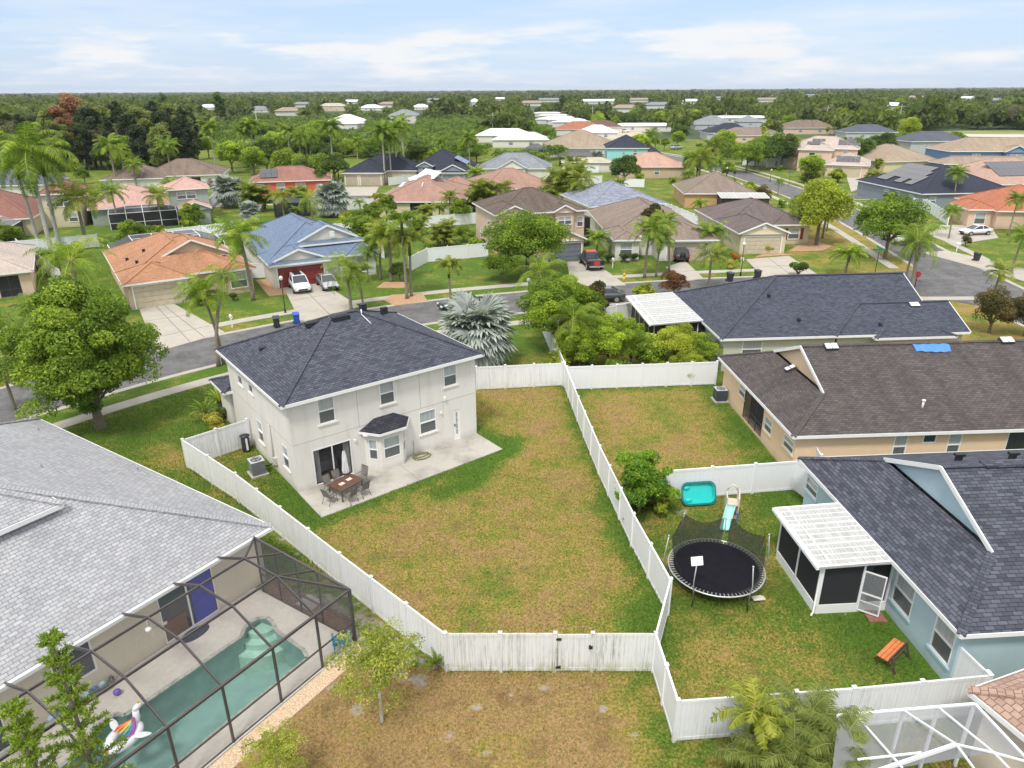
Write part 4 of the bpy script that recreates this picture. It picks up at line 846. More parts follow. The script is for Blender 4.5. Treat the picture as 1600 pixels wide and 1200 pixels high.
vent(H1,f,410,545,hW); vent(H1,f,489,507,hW,(.9,.4,.25)); vent(H1,f,532,498,hS,(1.1,.4,.28)); 
for u,v in ((7.4,5.6),(9.2,6.3)): b=MB(); b.box(-.2,.2,-.15,.15,0,.45); o=b.obj('roof_vent',VENT,H1); o.location=(u,v,7.75 if u<8 else 7.05)
u,v,z=solve(f,565,492,hS); b=MB(); b.tube([(u,v,z-.1),(u,v,z+.35)],.04,8); b.tube([(u,v,z+.03),(u+.15,v-.9,z-.36)],.025,6); b.obj('vent_pipe',WHITE,H1)
b=MB(); b.tube([(-.1,3.3,.2),(-.1,3.3,3.0)],.04,8); b.box(-.2,-.03,2.9,3.15,.5,.95); b.obj('service_conduit',plain('grey_conduit',(.5,.49,.46),.6),H1)
for u,z in ((3.55,2.05),(9.3,2.15)): b=MB(); b.box(u-.05,u+.05,-.14,-.03,z,z+.16); b.obj('wall_lamp',WHITE,H1,bev=.02)
b=MB(); b.box(9.55,9.67,-.16,-.03,3.0,3.2); b.tube([(3.95,-.3,2.42),(4.25,-.42,2.38)],.09,8); b.obj('floodlight',WHITE,H1)
b=MB(); b.tube([(.45,12.6,-.02),(.45,12.6,2.55)],.14,12); b.obj('porch_column',WHITE,H1)
# ================================================================ H2 light grey house with pool cage
f=F2
ops=[(0,'S',-5.3,-2.9,.05,2.35,'slider'),(0,'S',-9.3,-7.9,.9,2.3,'slit'),(0,'S',-13,-11,.05,2.3,'slider')]
H2=house('single-storey house with large pale grey shingle roof beside the screened swimming pool',f.o,f.a,[(-24,0.42-.42,0,20.6,2.8,.5,'y','h','h'),(-17,-6.1,4.2,16,5.75,.5,'x','h','h',3.5)],S_CREAM,LGREY,ops)
b=MB(); b.box(-3.95,-2.98,.432,.446,.12,2.28); b.obj('blue_curtain',plain('royal_blue_curtain',(.05,.06,.33),.8),H2)
b=MB(); b.box(-5.25,-4.3,.432,.446,.12,1.0); b.obj('timber_panel',plain('brown_panel',(.16,.08,.05),.7),H2)
hS2=lambda u,v:2.8+.5*v
u,v,z=solve(f,78,853,hS2); b=MB(); b.box(-.8,.8,-.16,.16,0,.12); b.box(-.86,.86,-.2,.2,-.05,.0); o=b.obj('ridge_skylight',plain('galvanised_metal',(.6,.62,.65),.3,metal=.6),H2,bev=.03); o.location=(u,v,z+.03); o.rotation_euler=(math.atan(.5),0,0)
for px,py in ((60,672),(65,730),(215,733)): 
    u,v,z=solve(f,px,py,lambda u,v:2.8-.5*u); b=MB(); b.tube([(0,0,-.1),(0,0,.22)],.05,8); o=b.obj('vent_pipe',plain('grey_pipe',(.3,.3,.32),.5),H2); o.location=(u,v,z)
b=MB(); b.bar((-23.8,-.05,2.72),(0,-.05,2.72),.12,.14); 
for u in (-.9,-2.75,-4.76,-6.8,-8.74,-10.7,-12.7): b.bar((u,-.08,2.82),(u,-.2,2.82),.14,.1)
b.obj('gutter',WHITE,H2)
# pool and its deck
CAGE_U=[-.95,-2.78,-4.76,-6.8,-8.74,-10.72,-12.7]; UV0=-14.7
def fslab(name,fr,pts,z,mat,th=.12): return slab(name,[fr.w(*p)[:2] for p in pts],z,mat,th)
def arc(cx_,cy_,r,a0,a1,n): return [(cx_+r*math.cos(R(a0+(a1-a0)*i/n)),cy_+r*math.sin(R(a0+(a1-a0)*i/n))) for i in range(n+1)]
POOL=[(-2.75,-4.9),(-2.55,-4.4)]+[(-2.4,-2.6),(-2.15,-2.1),(-2.1,-1.7),(-2.3,-1.4),(-2.7,-1.3),(-3.1,-1.45),(-3.4,-1.7),(-6.4,-1.62),(-8.2,-1.55),(-8.35,-1.2),(-9.1,-1.1),(-9.5,-1.7),(-12.9,-1.9),(-12.9,-4.9)]
def deck_with_hole():
    bm=bmesh.new(); outer=[(-15,-.0+.4),(-1.1,.4),(-1.1,-5.85),(-15,-5.85)]
    def lp(P): vs=[bm.verts.new((x,y,.05)) for x,y in P]; return [bm.edges.new((vs[i],vs[(i+1)%len(vs)])) for i in range(len(vs))]
    e=lp(outer)+lp(POOL); bmesh.ops.triangle_fill(bm,use_beauty=True,edges=e,use_dissolve=False)
    for fc in bm.faces: 
        if fc.normal.z<0: fc.normal_flip()
    me=bpy.data.meshes.new('pool_deck'); bm.to_mesh(me); bm.free(); me.materials.append(CONCL); auto_uv(me)
    o=bpy.data.objects.new('pool_deck',me); COL.objects.link(o); o.location=(f.o[0],f.o[1],0); o.rotation_euler=(0,0,R(f.a)); o['kind']='structure'
deck_with_hole()
pool=empty('swimming_pool','turquoise swimming pool with curved corner steps under the bronze screen cage','swimming pool',(f.o[0],f.o[1],0),f.a)
PLAS=plain('pool_plaster',(.40,.50,.46),.6,var=.14,scale=1.2)
b=MB(); n=len(POOL); b.add([(x,y,.04) for x,y in POOL]+[(x,y,-1.5) for x,y in POOL],[(i,(i+1)%n,(i+1)%n+n,i+n) for i in range(n)]); bm=bmesh.new()
b.box(-13.2,-2,-5.2,-.9,-1.6,-1.5); b.obj('basin',PLAS,pool)
b=MB()
for r_,z in ((.7,-.2),(1.05,-.45),(1.45,-.75)): b.prism([(-2.25,-1.5)]+arc(-2.25,-1.5,r_,176,280,14),-1.5,z)
b.obj('step',plain('pale_pool_step',(.62,.72,.62),.6),pool)
wm,nt_,b_=newmat('pool_water'); lw=nt_.nodes; nt_.nodes.remove(b_)
gs=nd(nt_,'BsdfGlossy',Roughness=.06,Color=(1,1,1,1)); tr_=nd(nt_,'BsdfTransparent',Color=(.70,.85,.84,1)); fz=nd(nt_,'Fresnel',IOR=1.33); mx_=nt_.nodes.new('ShaderNodeMixShader')
nz=noise(nt_,geopos(nt_),2.2,3); bp=nd(nt_,'Bump',Strength=.12,Distance=.05); nt_.links.new(nz,bp.inputs['Height']); nt_.links.new(bp.outputs[0],gs.inputs['Normal']); nt_.links.new(bp.outputs[0],fz.inputs['Normal'])
nt_.links.new(fz.outputs[0],mx_.inputs[0]); nt_.links.new(tr_.outputs[0],mx_.inputs[1]); nt_.links.new(gs.outputs[0],mx_.inputs[2]); nt_.links.new(mx_.outputs[0],nt_.nodes['Material Output'].inputs[0])
b=MB(); b.poly([(x,y,-.06) for x,y in POOL]); b.obj('water',wm,pool)
cop=MB(); cm_=plain('pool_coping_brick',(.3,.31,.27),.8,var=.35,scale=7)
PO=POOL+[POOL[0]]
for a,c in zip(PO,PO[1:]): cop.bar((a[0],a[1],.045),(c[0],c[1],.045),.16,.05)
cop.obj('coping',cm_,pool)
# cage: posts, beams, purlins, screens
cage=empty('pool_cage','bronze aluminium screen cage over the turquoise pool beside the pale grey roof','screen enclosure',(f.o[0],f.o[1],0),f.a)
prof=[(-.05,2.85),(-1.9,3.55),(-3.78,3.47),(-5.7,2.55)]
bm_=ALU
for u in CAGE_U:
    end=u==CAGE_U[0]
    b=MB()
    if not end:
        for (v0,z0),(v1,z1) in zip(prof,prof[1:]): b.bar((u,v0,z0),(u,v1,z1),.05,.11)
        b.bar((u,-5.75,0),(u,-5.75,2.6),.1,.06); b.obj('rafter',bm_,cage)
b=MB()
for (v,z) in prof[1:3]: b.bar((CAGE_U[1],v,z),(UV0,v,z),.06,.09)
b.bar((-1.05,-5.75,2.55),(UV0,-5.75,2.55),.09,.09)
b.bar((-1.0,-.05,2.8),(-1.05,-5.75,2.55),.09,.09); b.bar((CAGE_U[1],-1.9,3.55),(-1.0,-1.9,2.72),.06,.06); b.bar((CAGE_U[1],-3.78,3.47),(-1.03,-3.78,2.63),.06,.06)
b.bar((CAGE_U[1],-3.78,3.47),(-1.05,-5.75,2.55),.06,.1); b.bar((CAGE_U[1],-1.9,3.55),(-.97,-.05,2.8),.06,.1)
b.obj('roof_beam',bm_,cage)
b=MB(); b.bar((-1.05,-5.75,0),(-1.05,-5.75,2.55),.1,.1)
for v in (-.1,-1.3,-2.6,-3.9): b.bar((-1.02,v,0),(-1.02,v,2.78+.04*v),.06,.06)
for z in (.06,.95): b.bar((-1.02,-.1,z),(-1.05,-5.75,z),.06,.06); b.bar((-1.05,-5.75,z),(UV0,-5.75,z),.05,.05)
b.obj('wall_post',bm_,cage)
b=MB()
for (v0,z0),(v1,z1) in zip(prof,prof[1:]): b.poly([(UV0,v0,z0),(UV0,v1,z1),(CAGE_U[1],v1,z1),(CAGE_U[1],v0,z0)])
b.poly([(CAGE_U[1],-3.78,3.47),(-1.05,-5.75,2.55),(CAGE_U[1],-5.7,2.55)]); b.poly([(CAGE_U[1],-1.9,3.55),(CAGE_U[1],-3.78,3.47),(-1.03,-3.78,2.63),(-1.0,-1.9,2.72)]); b.poly([(CAGE_U[1],-3.78,3.47),(-1.03,-3.78,2.63),(-1.05,-5.75,2.55)]); b.poly([(CAGE_U[1],-1.9,3.55),(-1,-1.9,2.72),(-.97,-.05,2.8)]); b.poly([(CAGE_U[1],-1.9,3.55),(-.97,-.05,2.8),(CAGE_U[1],-.05,2.85)])
b.obj('roof_screen',SCR_ROOF,cage)
b=MB(); b.poly([(-1.03,-.1,0),(-1.05,-5.75,0),(-1.05,-5.75,2.55),(-1.0,-.1,2.8)]); b.obj('side_screen',SCR_WALL,cage)
b=MB(); b.poly([(-1.05,-5.75,0),(UV0,-5.75,0),(UV0,-5.75,2.55),(-1.05,-5.75,2.55)]); b.obj('front_screen',SCR_ROOF,cage)
fslab('gravel_bed',f,[(-1.1,-5.9),(-15,-5.9),(-15,-6.6),(-1.3,-6.6)],.07,plain('peach_gravel',(.58,.42,.28),.95,var=.45,scale=16,bmp=.6)); fslab('mulch_bed',f,[(-1.2,-.4),(-.2,.3),(-.2,-4.7),(-1.2,-5.6)],.04,plain('brown_pebbles',(.22,.13,.08),.95,var=.6,scale=14,bmp=.6))
fslab('path',f,[(-.85,-2.0),(-.1,-2.0),(-.1,-2.9),(-.85,-2.9)],.06,CONC)
# ================================================================ H4 peach house
f=F4; W0=.42
ops=[op(f,0,'W',W0,(1156,597),(1163,625),'win'),op(f,0,'W',W0,(1147,580),(1153,597),'slit'),(0,'W',5.0,8.2,.15,2.35,'dark'),op(f,0,'W',W0,(1196,648),(1204,682),'win'),op(f,0,'W',W0,(1226,676),(1238,712),'win'),
     (0,'S',*[onw(f,'S',W0,x,690)[0] for x in (1397,1418)],.9,2.55,'win'),(0,'S',*[onw(f,'S',W0,x,690)[0] for x in (1441,1462)],1.9,2.5,'slit'),(0,'S',*[onw(f,'S',W0,x,690)[0] for x in (1481,1502)],.9,2.55,'win'),(0,'S',*[onw(f,'S',W0,x,690)[0] for x in (1573,1640)],.3,2.5,'slider')]
H4=house('peach stucco house with weathered brown shingle roof and a blue tarpaulin patch',f.o,f.a,[(0,30,0,12.8,2.8,.46,'x',('d',2.8),'h')],S_PEACH,BROWNP,ops)
h4S=lambda u,v:2.8+.46*v; h4W=lambda u,v:2.8+.46*u
def skyl(root,fr,px,py,h,n=2,tilt=(0,0,0),sc=1):
    u,v,z=solve(fr,px,py,h); b=MB(); 
    b.box(-.42*sc,.42*sc,-.25*sc,.25*sc,-.1,.1); 
    t=MB()
    for i in range(n): x0=-.4*sc+i*.8*sc/n; t.box(x0+.02,x0+.8*sc/n-.02,-.23*sc,.23*sc,.1,.16)
    o=b.obj('skylight',ALU,root); o.location=(u,v,z+.06); o.rotation_euler=tilt; t.obj('skylight_lens',plain('skylight_dome',(.75,.78,.78),.25),o,bev=.03)
al=math.atan(.46)
for px,py in ((1298,544),(1572,534)): skyl(H4,f,px,py,h4S,tilt=(al,0,0))
skyl(H4,f,1235,578,h4W,tilt=(0,-al,0),sc=.8)
tp=[solve(f,*q,h4S) for q in ((1424,538),(1448,537),(1482,538),(1486,550),(1452,553),(1432,549))]
b=MB(); nx_,ny_=14,6; A,Bq,Cq,Dq=[Vector(tp[i]) for i in (0,2,3,5)]; gv=[]
for j in range(ny_+1):
    for i in range(nx_+1):
        s_,t_=i/nx_,j/ny_; p_=(A*(1-s_)+Bq*s_)*(1-t_)+(Dq*(1-s_)+Cq*s_)*t_; gv.append((p_.x,p_.y-(.12*math.sin(s_*3.1) if j==ny_ else 0),p_.z+.05+.025*math.sin(i*1.7+j*.8)+.02*math.sin(j*2.9)))
b.add(gv,[(j*(nx_+1)+i,(j+1)*(nx_+1)+i,(j+1)*(nx_+1)+i+1,j*(nx_+1)+i+1) for j in range(ny_) for i in range(nx_)],sm=True)
o=b.obj('tarpaulin',plain('blue_tarpaulin',(.06,.22,.6),.4),H4)
u,v,z=solve(f,1441,637,h4S); b=MB(); b.tube([(u,v,z-.1),(u,v,z+.4)],.06,10); b.ell((u,v,z+.45),(.11,.11,.08)); b.obj('vent_pipe',WHITE,H4)
# ================================================================ H3 pale blue house with porch
f=F3
ops=[(0,'W',3.1,4.4,.75,2.3,'win'),(0,'W',.62,1.75,.7,2.35,'win'),op(f,0,'W',.42,(1262,742),(1275,782),'win')]
H3=house('pale blue stucco house with charcoal shingle roof and white screened porch',f.o,f.a,[(0,26,0,12.95,2.8,.46,'x',('d',2.8),'h')],S_BLUE,BLACKB,ops)
h3S=lambda u,v:2.8+.46*v
for k,(u,v) in enumerate(((5.2,8.6),(7.5,8.3),(8.6,8.6))): b=MB(); b.box(-.12,.12,-.1,.1,-.2,.25); b.box(-.22,.22,-.12,.1,.2,.32); o=b.obj('roof_vent',VENT,H3); o.location=(u,v,2.8+.46*(12.95-v)+.05)
b=MB(); b.bar((4.6,6.47,5.82),(20,6.47,5.82),.5,.1); b.obj('ridge_vent',BLACKB,H3)
WM,nt_,b_=newmat('white_pan_roof'); p_=coords(nt_,'UV'); s_=noise(nt_,mapping(nt_,p_,(.7,9,1)),1.5,5,.7); c_=mixc(nt_,mm(nt_,'MULTIPLY',ramp(nt_,s_,.38,.62),.8),(.49,.49,.485,1),(.24,.24,.22,1)); nt_.links.new(c_,b_.inputs['Base Color']); b_.inputs['Roughness'].default_value=.5
def porch(label,fr,u0,u1,v0,v1,z0,z1,hi='E',ribs=3,name='screened_porch',kick=.55,open_front=False):
    # flat metal-roofed screen porch; u0..u1, v0..v1; roof rises towards side hi
    r=empty(name,label,'porch',(fr.o[0],fr.o[1],0),fr.a); b=MB(); zz=lambda u:z0+(z1-z0)*(u-u0)/(u1-u0)
    b.add([(u0,v0,zz(u0)),(u1,v0,zz(u1)),(u1,v1,zz(u1)),(u0,v1,zz(u0)),(u0,v0,zz(u0)+.1),(u1,v0,zz(u1)+.1),(u1,v1,zz(u1)+.1),(u0,v1,zz(u0)+.1)],[(3,2,1,0),(4,5,6,7),(0,1,5,4),(1,2,6,5),(2,3,7,6),(3,0,4,7)])
    b.obj('porch_roof',WM,r); b=MB(); n=ribs*4
    for i in range(n+1):
        v=v0+.04+(v1-v0-.08)*i/n; wd=.08 if i%4==0 else .02; b.bar((u0+.02,v,zz(u0)+.11),(u1-.02,v,zz(u1)+.11),wd,.035 if wd<.05 else .05)
    for d in (.05,.55): b.bar((u0+d,v0+.02,zz(u0+d)+.115),(u0+d,v1-.02,zz(u0+d)+.115),.05,.05)
    b.bar((u0-.05,v0,zz(u0)+.04),(u0-.05,v1,zz(u0)+.04),.12,.14); b.obj('roof_rib',WALU,r)
    return r,zz
PR,zz=porch('white screened porch with panel roof and open screen door by the pale blue house',f,-3.0,.2,4.3,8.75,2.5,2.62)
U0,V0_,V1_=-2.65,4.62,8.5
b=MB()
for p_,q_ in (((U0,V0_),(U0,V1_)),((U0,V0_),(.4,V0_)),((U0,V1_),(.4,V1_))): b.bar((*p_,.22),(*q_,.22),.08,.44); b.bar((*p_,2.42),(*q_,2.42),.08,.12)
for u,v in ((U0,V0_),(U0,V1_),(U0,(V0_+V1_)/2),(-.85,V0_),(-.8,V1_),(.36,V0_)): b.bar((u,v,.4),(u,v,2.4),.08 if v not in (V0_,) or u!=U0 else .14)
b.tube([(U0-.12,V0_-.1,2.5),(U0-.08,V0_-.05,2.3),(U0-.08,V0_-.05,.15),(U0-.25,V0_-.2,.05)],.04,8)
b.obj('porch_frame',WALU,PR)
b=MB()
for p_,q_ in (((U0,V0_+.05),(U0,V1_)),((U0,V0_),(-.85,V0_)),((U0,V1_),(.4,V1_))): b.poly([(*p_,.44),(*q_,.44),(*q_,2.38),(*p_,2.38)])
b.obj('porch_screen',SCR_DARK,PR); b=MB(); b.box(U0,.4,V0_,V1_,0,.08); b.obj('porch_floor',CONC,PR)
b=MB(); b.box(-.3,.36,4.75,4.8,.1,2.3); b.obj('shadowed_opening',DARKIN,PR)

b=MB(); w_=.85
for q in ((0,.05,0,2.0),(w_-.05,w_,0,2.0),(.05,w_-.05,0,.06),(.05,w_-.05,1.94,2.0),(.05,w_-.05,.88,.95),(.05,w_-.05,.5,.53)): b.box(q[0],q[1],-.02,.02,q[2],q[3])
dr=b.obj('screen_door',WALU,PR); dr.location=(-.85,V0_-.04,.12); dr.rotation_euler=(0,0,R(-38))
b=MB(); b.poly([(.05,0,.06),(w_-.05,0,.06),(w_-.05,0,1.94),(.05,0,1.94)]); b.obj('door_screen',SCR_WHITE,dr)
fslab('paver_step',f,[(-.62,3.9),(.12,3.85),(.15,4.5),(-.55,4.6)],.05,plain('red_pavers',(.3,.13,.1),.9,var=.25,scale=8))
# ================================================================ H5 dark-roofed sage house
f=F5
ops=[(0,'W',1.2,2.1,.9,2.3,'win'),(0,'W',4.6,5.4,1.0,2.2,'win'),(0,'S',1.9,3.5,1.0,2.5,'win'),(0,'S',9.2,11.2,1.6,2.5,'slit')]
H5=house('sage stucco house with navy hip roof and white patio cover behind the peach house',f.o,f.a,[(0,17.8,0,13.4,2.8,.47,'x','h','g'),(9,19.9,-.1,6.6,2.82,.47,'x','h','g'),(12,18.5,-.6,6,2.7,.3,'x','h','h')],S_SAGE,NAVY,ops)
h5=lambda u,v:2.8+.47*v
for q in ((1248,502),(1375,510),(1201,464)): vent(H5,f,*q,h5,(.22,.2,.3))
skyl(H5,f,1428,478,h5,tilt=(al,0,0))
PR5,zz=porch('white metal patio cover over a dark screened lanai joined to the navy-roofed house',f,-4.3,.1,4.5,13.3,2.55,2.8,ribs=4)
b=MB(); b.box(-3.9,-3.86,4.9,13,0,.5)
for v in (4.9,6.5,8.1,9.7,11.3,12.9): b.bar((-3.88,v,0),(-3.88,v,2.5),.08)
for u in (-3.88,-1.9,-.2): b.bar((u,4.9,0),(u,4.9,2.5),.08)
b.bar((-3.88,4.9,.25),(.4,4.9,.25),.06,.5); b.obj('porch_frame',WALU,PR5)
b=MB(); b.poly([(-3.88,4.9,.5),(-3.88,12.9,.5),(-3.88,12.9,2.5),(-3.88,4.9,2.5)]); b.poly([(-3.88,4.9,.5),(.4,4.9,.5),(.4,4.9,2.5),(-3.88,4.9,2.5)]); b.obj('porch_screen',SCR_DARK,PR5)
# ================================================================ bottom right: tile roof corner and white cage
a6=G(1512,1078,2.8); f=Fr(a6,-3.5+9)
ROSE=shingle('rose_tile',(.34,.225,.175),(.47,.33,.26),.5,.3,(.16,.11,.08),bw=.26,rh=.22)
H6=house('rose-brown tiled house corner beside the white pool cage in the bottom right corner',a6,-80+9.5,[(0,12,0,12,2.8,.4,'x','h','h')],S_CREAM,ROSE,())
# white cage
r=empty('white_pool_cage','white-framed screen cage over a neighbour\'s pool in the bottom right corner','screen enclosure',(0,0,0))
def gp(px,py,z): x,y=G(px,py,z); return (x,y,z)
z=2.7
A=gp(1310,1118,z); C1=gp(1337,1117,z); D1=gp(1412,1110,z); E1=gp(1466,1105,z); B1=gp(1523,1100,z)
b=MB(); b.bar(A,B1,.08,.08)
dx=Vector((.25,-1,0)).normalized()
apx=gp(1494,1163,3.5); b2_=gp(1600,1190,2.8)
b.bar(B1,gp(1602,1184,2.75),.08,.08); b.bar(E1,gp(1553,1176,3.1),.05,.05); b.bar(gp(1553,1176,3.1),gp(1600,1225,3.2),.05,.05); b.bar(D1,apx,.05,.05); b.bar(apx,gp(1553,1176,3.1),.05,.05); b.bar(gp(1553,1176,3.1),gp(1604,1190,2.75),.05,.05); b.bar(apx,gp(1370,1205,2.9),.07,.12); b.bar(apx,gp(1525,1205,3.5),.05,.05); b.bar(C1,gp(1410,1200,3.1),.05,.05); b.bar(gp(1340,1187,2.9),gp(1440,1176,3.2),.05,.05)
b.obj('roof_beam',WALU,r)
b=MB(); b.poly([A,B1,gp(1602,1184,2.75),gp(1553,1176,3.1),apx,gp(1370,1205,2.9),gp(1300,1205,2.7)][::-1]); b.obj('roof_screen',screenmat('pale_insect_screen',(.30,.31,.33),.5),r)
b=MB()
for p_ in (A,D1,E1,B1): b.bar((p_[0],p_[1],0),p_,.08,.08)
b.obj('wall_post',WALU,r)
slab('pool_deck',[(9.3,15.8),(22,16.6),(22,8),(8,8)],.03,concrete('grey_deck',(.22,.22,.24),.3))
# ================================================================ houses across the street
def SH(n,c,k=1.35,**kw): return shingle(n+'_shingles',c,tuple(x*k for x in c),**kw)
R_OR=SH('orange',(.40,.205,.115),1.35); R_BL=SH('blue_grey',(.15,.20,.29),1.35,streak=.1); R_TAN=SH('tan_brown',(.20,.15,.12),1.4,streak=.5); R_DKB=SH('dark_brown',(.13,.10,.08),1.5,streak=.6); R_TAUPE=SH('taupe',(.24,.19,.155),1.35,streak=.3)
R_UMB=SH('umber',(.15,.12,.115),1.35,streak=.4); R_RED=SH('maroon_brown',(.25,.12,.095),1.3); R_PINK=SH('pink',(.52,.33,.28),1.25,streak=.15); R_DK=SH('midnight',(.035,.04,.06),1.4,streak=.1); R_ROSY=SH('rosy_tan',(.36,.22,.17),1.25); R_GRY=SH('mottled_blue_grey',(.2,.215,.27),1.8,streak=.1,bw=.8); R_SIL=SH('silver_grey',(.24,.26,.28),1.3); R_SAND=SH('sandy',(.34,.27,.2),1.3); R_TERRA=SH('terracotta',(.42,.16,.09),1.3); R_PALE=SH('pale_pinkish',(.50,.42,.37),1.2,streak=.15); R_WHITE=plain('white_metal_roof',(.68,.69,.7),.5)
S_=lambda n,c:stucco(n+'_stucco',c,.15)
C_CREAM=S_('butter',(.6,.53,.37)); C_TAN=S_('tan',(.52,.40,.28)); C_WHT=S_('off_white',(.66,.64,.58)); C_ORG=S_('amber',(.55,.34,.16)); C_GG=S_('grey_green',(.33,.38,.34)); C_RED=S_('red_orange',(.62,.13,.06)); C_GRY=S_('blue_grey',(.24,.28,.32)); C_TEAL=S_('aqua',(.30,.62,.62)); C_BLU=S_('blue',(.13,.24,.40)); C_PCH=S_('pale_peach',(.64,.48,.36)); C_LG=S_('light_grey',(.45,.47,.48)); C_YEL=S_('pale_yellow',(.62,.56,.36))
D_RED=plain('red_garage_paint',(.22,.035,.03),.5); D_TAN=plain('tan_garage_paint',(.52,.45,.33),.6); D_GRY=plain('grey_garage_paint',(.16,.18,.21),.6); D_BEI=plain('beige_garage_paint',(.45,.38,.31),.6)
PV=plain('solar_panel',(.025,.022,.035),.15,var=.2,coat=.6)
def panels(root,u0,v0,z,cols,rows,cw,rh,axis,pitch,label='solar_panel'):
    # rows climb up the slope; each panel is its own part. axis 'S': slope rises with +v, 'E': rises with -u, 'W': rises with +u
    al=math.atan(pitch); me=None; b=MB(); b.box(.02,cw-.02,.02,rh-.02,0,.05); me=b.mesh('solar_panel',PV)
    for i in range(cols):
        for j in rows[i]:
            c,s_=math.cos(al)*rh*j,math.sin(al)*rh*j
            if axis=='S': o=inst(me,label,root,(u0+i*cw,v0+c,z+s_+.06),(al,0,0))
            elif axis=='E': o=inst(me,label,root,(u0-c,v0+i*cw,z+s_+.06),(al,0,R(90)))
            else: o=inst(me,label,root,(u0+c,v0-i*cw,z+s_+.06),(al,0,R(-90)))
wn=lambda w,s,a,b,z0=.9,z1=2.2,k='win':(w,s,a,b,z0,z1,k)
house('beige stucco house with rose shingle roof at the left edge behind the big oak',(-62.5,69.5),31,[(0,12.5,0,16,2.7,.42,'y','h','h')],C_PCH,R_PALE,[wn(0,'S',9,11,0,2.3,'dark'),wn(0,'S',2,4)])
H8=house('tan house with orange shingle roof and a beige double garage door',(-38.7,69.1),33,[(0,12.6,1.5,20,2.7,.42,'y','h','h'),(0,6.6,0,6.5,2.72,.42,'y','h','h'),(3.6,12.0,5.0,13,3.7,.46,'y','g','h'),(6.8,10.2,3.9,7,3.6,.45,'y','h','h'),(9.4,13.2,0.6,8,2.7,.42,'y','h','h')],C_TAN,R_OR,[wn(1,'S',.9,5.9,0,2.3,'garage'),wn(4,'S',10.4,12.2,.6,2.3),wn(0,'W',9,10.4),wn(3,'S',8,9.1,.1,2.6,'dark')],gm=D_TAN)
panels(H8,12.1,9.5,3.0,5,[[0,1],[0,1],[0,1],[0,1],[0,1]],1.1,1.8,'E',.42)
for q in ((2.2,5.6),(3.4,9),(1.6,9)): b=MB(); b.box(-.15,.15,-.1,.1,-.2,.2); o=b.obj('roof_vent',VENT,H8); o.location=(q[0],q[1],2.8+.42*q[0])
H9=house('cream house with blue-grey shingle roof and a dark red garage door',(-26.6,77.1),28.5,[(0,12.6,2,22,2.7,.5,'y','h','h'),(0,6.9,0,7,2.72,.42,'y',('d',.55),'h'),(3.7,12.0,3.6,12,3.9,.48,'y',('d',.6),'h'),(8.8,13,1.2,8,2.7,.4,'y','h','h')],C_WHT,R_BL,[wn(1,'S',.9,6.0,0,2.3,'garage'),wn(3,'S',10.3,11.7,.5,2.3),wn(0,'W',8,9.2),wn(2,'S',7,9,2.75,3.5,'slit')],gm=D_RED)
b=MB(); b.box(8.0,8.55,3.95,4.02,4.5,5.2); b.obj('gable_window',WHITE,H9)
H10=house('two-storey peach house with brown roof and a grey garage door behind the oak',(-2.2,94.8),17,[(0,13.4,0,12,5.3,.42,'x','h','h'),(.2,5.2,-.5,7,5.32,.45,'y','g','h'),(8.1,11.6,-.4,5,5.31,.5,'y','g','h'),(4.6,10.4,-6.9,1,2.8,.45,'y','g','h')],C_PCH,R_DKB,[wn(0,'S',11.9,12.8,3,4.4),wn(2,'S',8.9,10.9,3.5,4.6),wn(3,'S',5.2,9.7,0,2.3,'garage'),wn(3,'S',7.6,8.8,2.75,3.3,'slit'),wn(0,'W',4,5,3.2,4.4),wn(0,'W',8,9,.8,2.2)],gm=D_GRY)
H11=house('greige house with tan-brown hip roof between the peach house and the cream garage',(13,90.6),2,[(0,13.6,3,25,2.7,.42,'y','h','h'),(0,3.9,0,8,2.72,.42,'y','h','h'),(5.5,13.6,-.5,10,2.71,.42,'y','h','h')],C_WHT,R_TAUPE,[wn(1,'S',1.0,2.6,.5,2.3),wn(2,'S',7,12,0,2.3,'garage'),wn(0,'W',9,10),wn(0,'W',13,14),wn(0,'W',17,18)],gm=D_BEI)
H12=house('cream house with brown shingle roof and a wide beige garage door under a front gable',(30.1,94.1),2.5,[(0,13,6.5,21,2.8,.4,'y','h','h'),(0,6.9,0,11,2.82,.4,'y','g','h'),(6.5,12.8,6.0,14,2.81,.4,'y','h','h')],C_CREAM,R_UMB,[wn(1,'S',1.0,5.9,0,2.25,'garage'),wn(2,'S',9.4,11.0,.7,2.2),wn(0,'W',16,17),wn(0,'W',12,12.8)],gm=D_TAN)
b=MB(); b.box(3.2,3.65,.25,.31,3.3,3.8); b.obj('gable_vent',WHITE,H12)
for x in (8.9,11.15): b=MB(); b.box(x,x+.4,6.36,6.41,.65,2.25); b.obj('shutter',plain('oxblood_shutter',(.18,.03,.03),.5),H12)
b=MB(); b.box(0,.2,18,21,2.6,2.7); 
house('two-storey cream house with maroon-brown roof and a white-framed cage at the left edge',(-76.2,116.9),19,[(0,6.3,-.3,9,5.4,.42,'x','h','h'),(-13,.6,-7,10,2.75,.45,'x','h','h')],C_CREAM,R_RED,[wn(0,'S',1.2,4.8,3.3,4.7),wn(0,'S',3.9,5.2,.8,2.2)])
H14=house('grey-green two-storey house with pink shingle roof behind the left palms',(-57.8,122.3),27,[(0,7,0,8,5.3,.4,'x','h','h'),(-12,.4,1.2,19,2.8,.42,'y','h','h'),(1.4,6.4,-5,.6,2.6,.45,'y','g','h')],C_GG,R_PINK,[wn(0,'S',1.6,4.6,3.6,4.8),wn(2,'S',3,4.3,.6,1.8),wn(1,'S',-8,-2,.1,2.3,'dark')])
